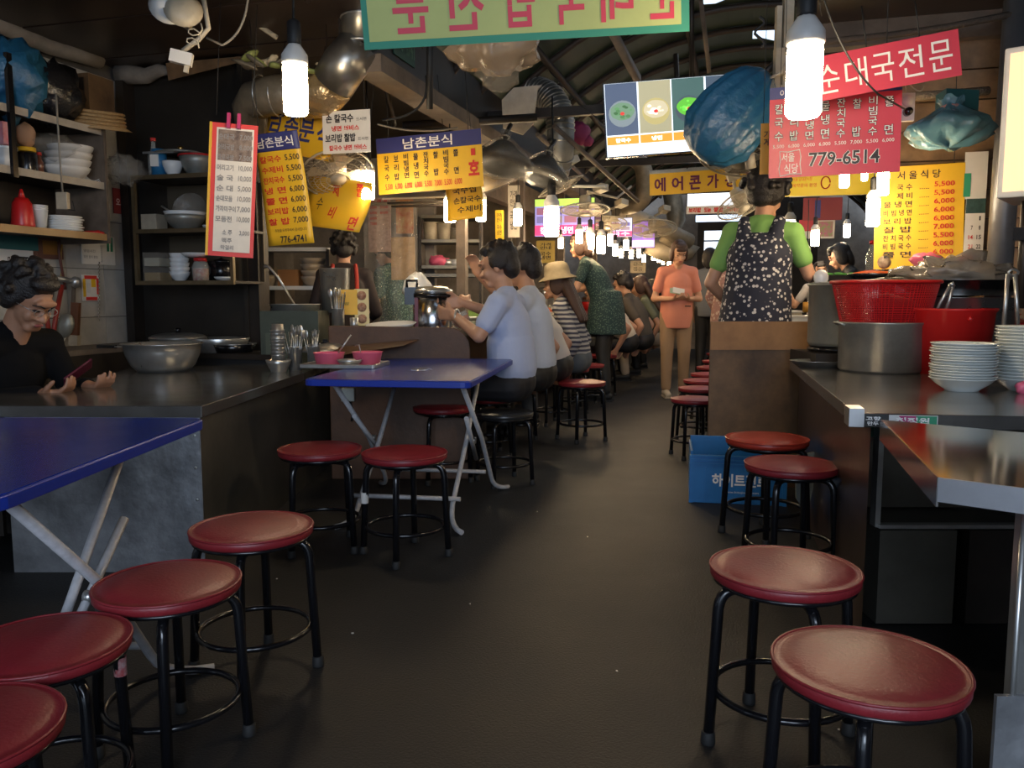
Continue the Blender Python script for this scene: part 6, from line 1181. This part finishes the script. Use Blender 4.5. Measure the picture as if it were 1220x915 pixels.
# ------------------------------------------------------------------ fans
def fan(label, loc, rot, r_=.2, bag=None, bagshape=None, arm=True):
    o = empty('wall_fan', loc); o.rotation_euler = rot; tag(o, label, 'fan')
    # faces local -Y
    for k in range(1, 7): MB().tube([(r_ * k / 6 * math.cos(a), -.045 * (1 - (k / 6) ** 3), r_ * k / 6 * math.sin(a)) for a in [i * .2618 for i in range(24)]], .0022 if k < 6 else .007, 4, True).build('cage_ring', M['cream'], o)
    w_ = MB()
    for i in range(36): a = i * 6.283 / 36; w_.tube([(r_ * f_ * math.cos(a), -.045 * (1 - f_ ** 3), r_ * f_ * math.sin(a)) for f_ in (.2, .6, 1)], .0016, 3, cap=False); w_.tube([(r_ * f_ * math.cos(a), .05 * (1 - f_ ** 3), r_ * f_ * math.sin(a)) for f_ in (.3, .7, 1)], .0016, 3, cap=False)
    q = w_.build('cage_wires', M['cream'], o); q['kind'] = 'stuff'
    MB().lathe([(0, -.05), (.045, -.05), (.045, -.035), (0, -.03)], 18, M=Matrix.Rotation(R(90), 4, 'X') @ Matrix.Rotation(math.pi, 4, 'X')).build('badge', M['cream'], o)
    for k in range(4):
        a = k * math.pi / 2; d1 = V((math.cos(a), 0, math.sin(a))); d2_ = V((-math.sin(a), 0, math.cos(a)))
        MB().add([d1 * .03, d1 * .75 * r_ + d2_ * .28 * r_ + V((0, .012, 0)), d1 * .85 * r_ + V((0, 0, 0)), d1 * .72 * r_ - d2_ * .30 * r_ - V((0, .014, 0))], [(0, 1, 2), (0, 2, 3)]).build('blade', M['dirtyp'], o)
    MB().lathe([(0, 0), (.055, .0), (.06, .06), (.05, .13), (0, .14)], 18, M=Matrix.Rotation(R(-90), 4, 'X')).build('motor', M['cream'], o)
    if arm: MB().tube([(0, .1, 0), (0, .14, .05), (0, .12, .22)], .014).build('arm', M['cream'], o); MB().box((0, .14, .25), (.09, .06, .12)).build('wall_base', M['cream'], o)
    return o
E3 = lambda x, y, z: Euler((R(x), R(y), R(z)), 'XYZ')
fan('cream wall fan tilted downward under the white notice board', at(402, 207, 4.95), E3(58, 0, 25), .21)
fan('cream fan head facing down beneath the blue bagged fan by the screen', at(880, 188, 5.0), E3(70, 6, -20), .235)
fan('far wall fan seen edge-on above the purple lit menu', at(697, 250, 7.9), E3(82, 4, 30), .23); fan('dusty wall fan hanging beyond the purple lit menu', at(722, 266, 8.8), E3(78, 10, 30), .22); fan('wall fan in shadow left of the long purple lit menu', at(668, 222, 7.6), E3(75, -20, 40), .22)
fan('pale wall fan above the elbow duct left of the yellow sign', at(778, 272, 9.8), E3(75, 8, 20), .28); fan('small pale wall fan hiding behind the head of the apron woman', at(884, 243, 6.6), E3(66, -24, -10), .20)
# fans wrapped in plastic
def bagged(name, label, loc, rot, r_, m, wrap, tie=True, dp=.9):
    o = empty(name, loc); o.rotation_euler = rot; tag(o, label, 'fan')
    MB().lathe([(0, .02), (r_ * .9, .0), (r_ * .97, .04), (r_ * .55, r_ * .55), (r_ * .3, r_ * .8), (0, r_ * .85)], 26).build('fan_head', m, o)
    q = MB(); vs = []; prof = [(r_ * .6, -.012), (r_ * 1.0, -.01), (r_ * 1.04, .035), (r_ * .72, r_ * .5), (r_ * .42, r_ * .82), (r_ * .12, r_ * dp * 1.15), (r_ * .2, r_ * dp * 1.35)]
    n = 48
    for i, (a_r, z) in enumerate(prof):
        for j in range(n): a = 6.283 * j / n; k = 1 + .035 * math.sin(a * 11 + i) + .03 * math.sin(a * 17 + 2 * i); vs.append((a_r * k * math.cos(a), a_r * k * math.sin(a), z))
    q.add(vs, [(i * n + j, i * n + (j + 1) % n, (i + 1) * n + (j + 1) % n, (i + 1) * n + j) for i in range(len(prof) - 1) for j in range(n)], True).build('plastic_wrap', wrap, o)
    if tie: MB().tube([(r_ * .14 * math.cos(i), r_ * .14 * math.sin(i), r_ * dp * 1.15) for i in range(7)], .006, 5, True).build('tie', M['cream'], o)
    MB().tube([(0, 0, r_ * .85), (0, .02, r_ * 1.2), (0.02, .1, r_ * 1.7)], .016).build('arm', M['dark'], o)
    return o
bagged('bagged_fan', 'dark fan wrapped in clear plastic, left one of the pair above the stalls', at(597, 199, 5.6), E3(-14, 8, 0), .205, M['blackm'], M['film'])
bagged('bagged_fan', 'dark fan wrapped in clear plastic, right one of the pair above the stalls', at(645, 212, 6.3), E3(-10, 16, 0), .20, M['blackm'], M['film'])
bagged('bagged_fan', 'amber lit fan in clear plastic lying below the pair of dark bagged fans', at(590, 222, 6.0), E3(12, -20, 0), .16, M['cream'], M['film'])
o = item('hanging_plastic', 'large crumpled clear plastic bundle under the lime banner', 'bag', at(588, 52, 4.3), [('bundle', MB().ell((0, 0, 0), (.21, .15, .15), 32, jit=.38, seed=41, fr=2.2), film('amber_plastic_film', (.38, .28, .19), .62)), ('tail', MB().ell((.03, 0, -.13), (.10, .06, .10), 18, jit=.4, seed=12), M['film'])])
item('white_rag', 'dirty white rag hanging on the pipe above the bagged fans', 'rag', at(620, 128, 6.4), [('rag', MB().prism([(-.13, -.15), (.02, -.20), (.10, -.12), (.13, .13), (.16, .16), (-.05, .14), (-.14, .05)], -.02, .02, Matrix.Rotation(R(90), 4, 'X')), M['dirtyp'])])
# blue bagged fans
o = empty('bagged_fan', at(872, 138, 4.7)); tag(o, 'fan wrapped in a dark blue plastic sack in front of the screen', 'fan'); o.rotation_euler = E3(0, 0, 0)
q = MB(); prof = [(.0, -.24), (.07, -.235), (.15, -.20), (.205, -.12), (.215, .0), (.18, .12), (.12, .205), (.05, .245), (.0, .25)]
n = 64; vs = []; Mx = Matrix.Rotation(R(38), 4, 'Y')
for i, (r_, z) in enumerate(prof):
    for j in range(n): a = 6.283 * j / n; k = .94 + .16 * abs(noise.noise(V((math.cos(a) * 2.2, math.sin(a) * 2.2, i * .55)))) + .05 * math.sin(a * 13 - i); vs.append(Mx @ V((r_ * k * math.cos(a), r_ * .75 * k * math.sin(a), z * 1.18)))
q.add(vs, [(i * n + j, i * n + (j + 1) % n, (i + 1) * n + (j + 1) % n, (i + 1) * n + j) for i in range(len(prof) - 1) for j in range(n)], True).build('plastic_sack', M['bluefilm'], o)
MB().tube([(.19, -.05, .19), (.24, -.08, .21), (.26, -.08, .26)], .008).build('tie', M['cream'], o); MB().tube([(.10, .0, -.2), (.12, .02, -.28)], .03).build('fan_neck', M['cream'], o)
for k in range(5): MB().tube([(.20, -.07, .18), (.21 - .01 * k, -.09, .14 - .01 * k), (.20 - .012 * k, -.09, .10)], .003, 4).build('tie_strand', M['cream'], o)
MB().tube([(.15, .02, .2), (.25, .05, .3), (.3, .1, .5)], .02).build('arm', M['dark'], o)
o = empty('bagged_fan', at(1131, 160, 4.1)); tag(o, 'fan wrapped in blue plastic, hanging low on the right plank wall', 'fan'); o.rotation_euler = E3(-6, 3, 0)
q = MB(); prof = [(.0, -.055), (.09, -.05), (.16, -.02), (.195, .015), (.17, .045), (.10, .085), (.05, .12), (.035, .14), (.06, .17)]; vs = []; n = 44
for i, (r_, z) in enumerate(prof):
    for j in range(n): a = 6.283 * j / n; k = 1 + .05 * math.sin(a * 9 + i * .6) + .05 * math.sin(a * 14 - i); vs.append((r_ * k * math.cos(a), r_ * k * math.sin(a), z + .012 * math.sin(a * 5)))
q.add(vs, [(i * n + j, i * n + (j + 1) % n, (i + 1) * n + (j + 1) % n, (i + 1) * n + j) for i in range(len(prof) - 1) for j in range(n)], True).build('plastic_sack', mat('pale_blue_film', (.10, .24, .30), .2, bump=.9, bscale=14), o)
MB().tube([(.04 * math.cos(i), .04 * math.sin(i), .13) for i in range(7)], .008, 5, True).build('tie', mat('pink_tie', (.5, .25, .22)), o); MB().box((.06, .06, .16), (.16, .1, .13)).build('fan_base', mat('dark_teal_plastic', (.02, .09, .09), .4), o)
# ------------------------------------------------------------------ wires, plugs, pipes
def wire(label, pts, r_=.004, m=None, name='hanging_cable'): return tag(MB().tube(pts, r_, 6).build(name, m or M['cordk'], None), label, 'cable')
wire('black cable falling diagonally in front of the tilted red board', bezp(at(976, -20, 2.9), at(1000, 70, 2.9), at(1046, 112, 2.95), 10) + [at(1078, 130, 3.3)], .0035)
wire('thick twisted cable running along the right ceiling beam', [at(960, 52, 4.3), at(1060, 42, 4.25), at(1130, 32, 4.2), at(1230, 12, 4.1)], .016, mat('twisted_cable', (.10, .075, .055), .8, bump=1, bscale=60))
wire('rope-like wrapped pipe above the blue bagged fan on the right', [at(1085, 115, 4.4), at(1130, 112, 4.4), at(1178, 108, 4.4)], .022, mat('rope_wrap', (.26, .19, .12), .8, bump=1.5, bscale=80), 'wrapped_pipe')
wire('grey cord looped across the left ceiling to the white plug box', bezp(at(296, -10, 4.1), at(294, 40, 4.1), at(265, 54, 4.1), 8) + [at(246, 45, 4.1)], .006, M['cord'])
wire('pale pipe running along the left ceiling corner', [at(240, -8, 4.6), at(300, 25, 4.7), at(330, 45, 4.7)], .014, M['dirtyp'], 'ceiling_pipe')
wire('black cable sagging under the beam beside the white notice', bezp(at(508, 90, 4.9), at(515, 140, 4.9), at(455, 143, 4.9), 10), .008)
wire('bundle of black cables down the roof fascia left of the bagged fans', [at(512, 30, 4.8), at(512, 130, 4.9)], .02)
wire('thin wire slung across the green vault to the screen', sag(at(655, 85, 6.5), at(722, 150, 6.5), .02), .004)
wire('long grey wire along the beam under the vault', sag(at(450, 148, 5.2), at(545, 152, 5.6), .03), .006, M['cord'])
wire('curly black wire bundle at the top of the conduit post', [at(905 + 6 * math.sin(i), 20 + i * 4, 4.5) for i in range(10)], .008)
for i, (x0, y0, x1, y1) in enumerate(((640, 160, 700, 215), (660, 150, 760, 240), (450, 60, 470, 150))): wire(['brown conduit along the fascia behind the grey flexible duct', 'rusty pipe sloping along the far fascia', 'dark hanging conduit by the green phone board'][i], [at(x0, y0, 6.6 - i * .5), at(x1, y1, 8.5 - i * 1.4)], .018, M['beam'] if i < 2 else M['dark'], 'conduit_pipe')
o = item('plug_box', 'white plug box tangled in wires hanging from the left ceiling', 'socket', at(216, 69, 3.9), [('box', MB().box((0, 0, 0), (.095, .04, .055)), M['plastic']), ('wires', MB().tube([(.04 + .03 * math.cos(i * .9), -.01, .06 + .012 * i * .5 + .025 * math.sin(i * .9)) for i in range(16)], .004, 5), M['cream']), ('plug', MB().box((.03, 0, -.04), (.02, .02, .04)), M['cream']), ('wire_knot', MB().tube([(.0, 0, .03), (.06, 0, .10), (.09, .01, .16), (.05, 0, .28)], .012, 6), M['cream'])], rot=E3(0, 12, 10))
o = item('ceiling_lamp_holder', 'old white porcelain lamp holder cut off by the top edge at left', 'lamp holder', at(202, 6, 3.9), [('shade', L([(0, .05), (.05, .045), (.09, -.01), (.085, -.02), (.04, .03), (0, .035)], 20), M['ceramic']), ('shade_back', L([(0, .06), (.05, .055), (.085, .03), (.08, .02), (0, .05)], 20, c=(.07, 0, .01)), M['cream']), ('socket', MB().box((.09, 0, -.045), (.035, .03, .05)), M['dirtyp'])], rot=E3(70, 35, 10))
o = item('wall_outlet', 'white double outlet hanging by its cord right of the red menu', 'socket', at(1080, 128, 3.6), [('plate', MB().box((0, 0, 0), (.06, .02, .115)), M['plastic']), ('upper_socket', L([(0, 0), (.022, 0), (.022, .006), (0, .006)], 16, c=(0, -.01, .025), M=Matrix.Rotation(R(90), 4, 'X')), M['ceramic']), ('plug', L([(0, 0), (.018, 0), (.016, .03), (0, .03)], 14, c=(0, -.01, -.022), M=Matrix.Rotation(R(90), 4, 'X')), M['black']), ('hook_wire', MB().tube([(0, 0, .055), (-.01, 0, .10), (.02, 0, .13), (.0, 0, .25)], .003, 5), M['cream'])], rz=R(-8))
wire('yellowish wire curling under the tilted red board', bezp(at(1083, 100, 3.5), at(1100, 118, 3.5), at(1101, 98, 3.5), 6), .003, M['cream'])
wire('white pipe and wires around the far fans', [at(700, 228, 7.6), at(735, 236, 8.2), at(752, 222, 8.4)], .012, M['dirtyp'])
item('fluorescent_tube', 'short bare fluorescent tube under the fascia above the purple menu', 'lamp', at(702, 222, 7.4), [('tube', MB().tube([(-.13, 0, 0), (.13, 0, .0)], .012), mat('unlit_tube', (.6, .58, .5), .3)), ('cap', MB().tube([(-.15, 0, 0), (-.13, 0, 0)], .014), M['steel']), ('cap', MB().tube([(.13, 0, 0), (.15, 0, 0)], .014), M['steel'])])
item('magenta_rag', 'magenta cloth stuffed behind the fascia right of the grey duct', 'cloth', at(688, 160, 8.0), [('cloth', MB().ell((0, 0, 0), (.13, .08, .10), 16, jit=.6, seed=19), mat('magenta_cloth', (.22, .02, .08), .7)), ('cloth_end', MB().ell((.10, 0, -.06), (.05, .04, .05), 12, jit=.5, seed=20), mat('magenta_cloth', (.22, .02, .08), .7))])
# ------------------------------------------------------------------ tools behind the seated woman
wp_ = empty('water_pipe', (0, 0, 0)); tag(wp_, 'grey water tap and pipe fixed to the white tiled wall', 'tap')
a_ = on_t(62, 330, TW + .05); b_ = on_t(90, 336, TW + .08); MB().tube([a_, b_], .016).build('pipe', M['steel'], wp_); MB().ell(b_, (.03, .03, .035), 12).build('valve', M['steel'], wp_); MB().tube([on_t(78, 345, TW + .05), on_t(70, 300, TW + .04), on_t(71, 270, TW + .04)], .008).build('hose', mat('brown_hose', (.12, .04, .03), .5), wp_); MB().tube([on_t(88, 340, TW + .05), on_t(86, 400, TW + .05)], .012).build('pipe', M['beam'], wp_)
for i, (x0, y0, x1, y1) in enumerate(((62, 350, 62, 410), (52, 345, 60, 412))): wire(['dark red hose hanging behind the seated woman, right one', 'dark red hose hanging behind the seated woman, left one'][i], [on_t(x0 + 12 * (1 - i), y0 - 10, TW + .1), on_t(x0 + 4, (y0 + y1) / 2, TW + .12), on_t(x1, y1, TW + .12)], .014, mat('red_hose', (.28, .03, .02), .4), 'red_hose')
o = item('wooden_mallet', 'dark wooden handle standing on the ledge by the tiled wall', 'handle', on_t(90, 385, TW + .15), [('handle', MB().box((0, 0, .02), (.045, .03, .20), M=Matrix.Rotation(R(6), 4, 'Y')), mat('red_brown_wood', (.16, .06, .025), .6, var=.3)), ('ring', MB().box((-.01, 0, -.10), (.05, .04, .06), M=Matrix.Rotation(R(6), 4, 'Y')), M['dirtyp'])])
o = item('ladle_head', 'grey round ladle hanging beside the wooden handle', 'ladle', on_t(78, 388, TW + .12), [('bowl', MB().ell((0, 0, 0), (.05, .03, .075), 16, Matrix.Rotation(R(20), 4, 'Y')), M['aluold']), ('tail', MB().tube([(0, 0, -.06), (-.03, 0, -.12), (-.05, 0, -.14)], .006), M['aluold'])])
wire('gold watch chain hanging on the tiled wall above the tap', [on_t(73 + .8 * math.sin(i), 282 + i * 5, TW + .03) for i in range(11)], .006, mat('brass', (.5, .33, .1), .3, 1), 'hanging_watch')
wire('thin spiral cord hanging down the white tiles', [on_t(118 + .9 * math.sin(i * 2.2), 312 + i * 1.6, TW + .03) for i in range(45)], .003, M['cord'])
# stickers
st5 = [o for o in bpy.data.objects if o.get('label', '').startswith('red stool under the near blue')][0]
q = MB().lathe([(.0146, -.022), (.0146, .022)], 12, caps=False).build('leg_sticker', mat('red_white_sticker', (.65, .5, .5), .4, col2=(.5, .02, .03), vscale=60), st5); q.location = V((math.cos(R(45)), math.sin(R(45)), 0)) * .165 + V((0, 0, .315))
st6 = [o for o in bpy.data.objects if 'with a taped leg' in o.get('label', '')][0]
q = MB().lathe([(.0155, -.025), (.017, 0), (.0155, .02)], 10, caps=False).build('tape', M['wht'], st6); q.location = V((-math.cos(R(45)), math.sin(R(45)), 0)) * .17 + V((0, 0, .24))
# litter on the floor
random.seed(12)
for i, (x, y, lb) in enumerate(((640, 610, 'in the open aisle past the far blue table foot'), (420, 755, 'right of the orange shining stool foot'), (560, 720, 'in front of the far blue table foot'), (700, 640, 'in the middle of the aisle'), (480, 640, 'under the front edge of the far blue table'), (1000, 870, 'behind the legs of the nearest right stool'), (850, 745, 'left of the second nearest right stool'), (330, 690, 'at the foot of the left counter side'), (735, 800, 'in the open aisle nearest the camera'))):
    tag(MB().ell((0, 0, .002), (random.uniform(.003, .006), random.uniform(.003, .005), .002), 8, jit=.4, seed=i).build('paper_crumb', M['wht'], None, atz(x, y, 0)), 'tiny pale crumb on the floor ' + lb, 'crumb', 'crumbs on the floor')
# ------------------------------------------------------------------ goods farther down both sides
random.seed(44)
gl = [('pot', 'steel pot', .13, .16), ('tray', 'tray of green salad', .15, .05), ('tub', 'red tub', .12, .12), ('pot', 'brown crock', .11, .18), ('tray', 'tray of red side dish', .15, .05), ('boiler', 'steel boiler', .11, .28)]
pos = 'just past the second seated man,before the woman in the hat,beside the standing woman,past the standing woman,near the hunched customer,by the man in olive brown,before the long haired woman,past the long haired woman,before the flowered blouse,near the last customer,close to the end of the counter,at the very end of the counter'.split(',')
for i in range(12):
    s = 6.0 + i * .72; k, nm, r_, h_ = gl[i % 6]; p = st(s, -2.15 - .12 * (i % 2), .832)
    if k == 'tray': parts = [('tray', L([(0, 0), (r_, 0), (r_ + .02, .03), (r_, .03), (0, .008)], 20), M['steel']), ('food', MB().ell((0, 0, .03), (r_ * .85, r_ * .85, .05), 16, jit=.6, seed=i, fr=5), mat('far_greens', (.12, .22, .03), .6) if i % 6 == 1 else mat('red_stew', (.42, .08, .02), .4))]
    else:
        mm = {'pot': M['steel'] if i % 6 == 0 else mat('crock_glaze', (.12, .05, .025), .3), 'tub': M['redp'], 'boiler': M['steel']}[k]
        parts = [(k + '_body', L([(0, 0), (r_ * .9, 0), (r_, h_ * .9), (r_ * .95, h_), (0, h_)], 20), mm), ('lid', L([(0, h_ + .03), (r_ * .6, h_ + .025), (r_, h_ + .002), (0, h_ + .001)], 20), M['alu'])]
    item({'pot': 'cooking_pot', 'tray': 'food_tray', 'tub': 'plastic_tub', 'boiler': 'water_boiler'}[k], '%s on the long counter, %s' % (nm, pos[i]), k, p, parts)
# shelves with bowls against the far left back wall
for i, (s, lb) in enumerate(((8.2, 'cream shelf of dishes on the left back wall behind the standing woman'), (10.6, 'cream shelf of dishes on the left back wall under the purple screens'), (13.2, 'farthest cream shelf of dishes on the left back wall'))):
    o = empty('dish_shelf', st(s, -4.05, 0), AISLE + R(90)); tag(o, lb, 'shelf')
    for z in (1.05, 1.40, 1.75): MB().box((0, 0, z), (1.3, .26, .025)).build('shelf_board', M['wht'], o)
    for x in (-.65, .65): MB().box((x, 0, 1.38), (.02, .26, .8)).build('side', M['wht'], o)
for i, (px, py, wd, hg, Y, cm, lb) in enumerate(((612, 252, 14, 60, 7.6, (.55, .48, .38), 'pale paper strip hanging on the left post above the second man'), (595, 268, 10, 34, 7.3, (.70, .45, .02), 'narrow yellow strip hung beside the left post'), (650, 300, 22, 26, 9.2, (.55, .40, .10), 'gold-lit paper notice behind the straw hat'), (760, 318, 18, 14, 12, (.55, .45, .3), 'faded cream notice far down the left stalls'), (792, 296, 10, 26, 13, (.5, .05, .04), 'thin red strip sign near the end on the left'))):
    w_ = wd * Y / FPX; h_ = hg * Y / FPX; o = board('paper_strip', lb, 'notice', at(px, py, Y), w_, h_, mat('strip_paper_%d' % i, cm, .6, var=.2))
    lettering([('가격\n안내', .2, .1, .8, .4), ('국수\n냉면', .2, .5, .8, .85)], w_, h_, M['letk'], o)
# far right stall behind the apron woman
fs = empty('stall_counter', (0, 0, 0)); tag(fs, 'pale topped stall counter behind the apron woman on the right', 'counter')
abox('countertop', 5.35, 9.4, .70, 1.35, .80, .84, M['steel'], fs); abox('front_panel', 5.4, 9.4, .74, .77, 0, .80, M['wht'], fs); abox('raised_ledge', 5.8, 9.4, 1.25, 1.35, .84, 1.02, M['beam'], fs)
o = empty('dish_shelf', st(10.3, 2.3, 0), AISLE); tag(o, 'lit shelf of jars on the far right partition behind the two cooks', 'shelf')
for z in (1.25, 1.50, 1.75): MB().box((0, 0, z), (1.7, .24, .025)).build('shelf_board', M['wht'], o)
for x in (-.85, .85): MB().box((x, 0, 1.4), (.02, .24, .75)).build('side', M['wht'], o)
nmz = ['red', 'green', 'cream', 'brown', 'steel', 'yellow', 'white']; mz = [M['redp'], mat('green_tub', (.03, .2, .06)), M['dirtyp'], mat('crock_glaze', (.12, .05, .025), .3), M['steel'], M['yel'], M['ceramic']]
for i in range(14):
    x = -.72 + (i % 7) * .24; z = 1.263 + .25 * (i // 7); a = o.matrix_basis @ V((x, 0, z))
    item('storage_jar', '%s jar on the %s board of the far right lit shelf' % (nmz[(i * 3 + i // 7) % 7], ['lower', 'upper'][i // 7]), 'jar', a, [('jar', L([(0, 0), (.07, 0), (.075, .14), (.05, .17), (0, .17)], 14), mz[(i * 3 + i // 7) % 7])])
for i, (px, py, w_, h_, Y, cm, lb) in enumerate(((950, 348, .22, .05, 5.6, M['ceramic'], 'white box on the pale stall counter at the apron woman elbow'), (938, 352, .16, .08, 5.8, M['dirtyp'], 'cream tub on the pale stall counter'))):
    item('food_box', lb, 'box', V((at(px, py, Y).x, Y, .84)), [('box', MB().box((0, 0, h_ / 2), (w_, .16, h_)), cm), ('lid', MB().box((0, 0, h_ + .005), (w_ + .02, .18, .012)), M['wht'])])
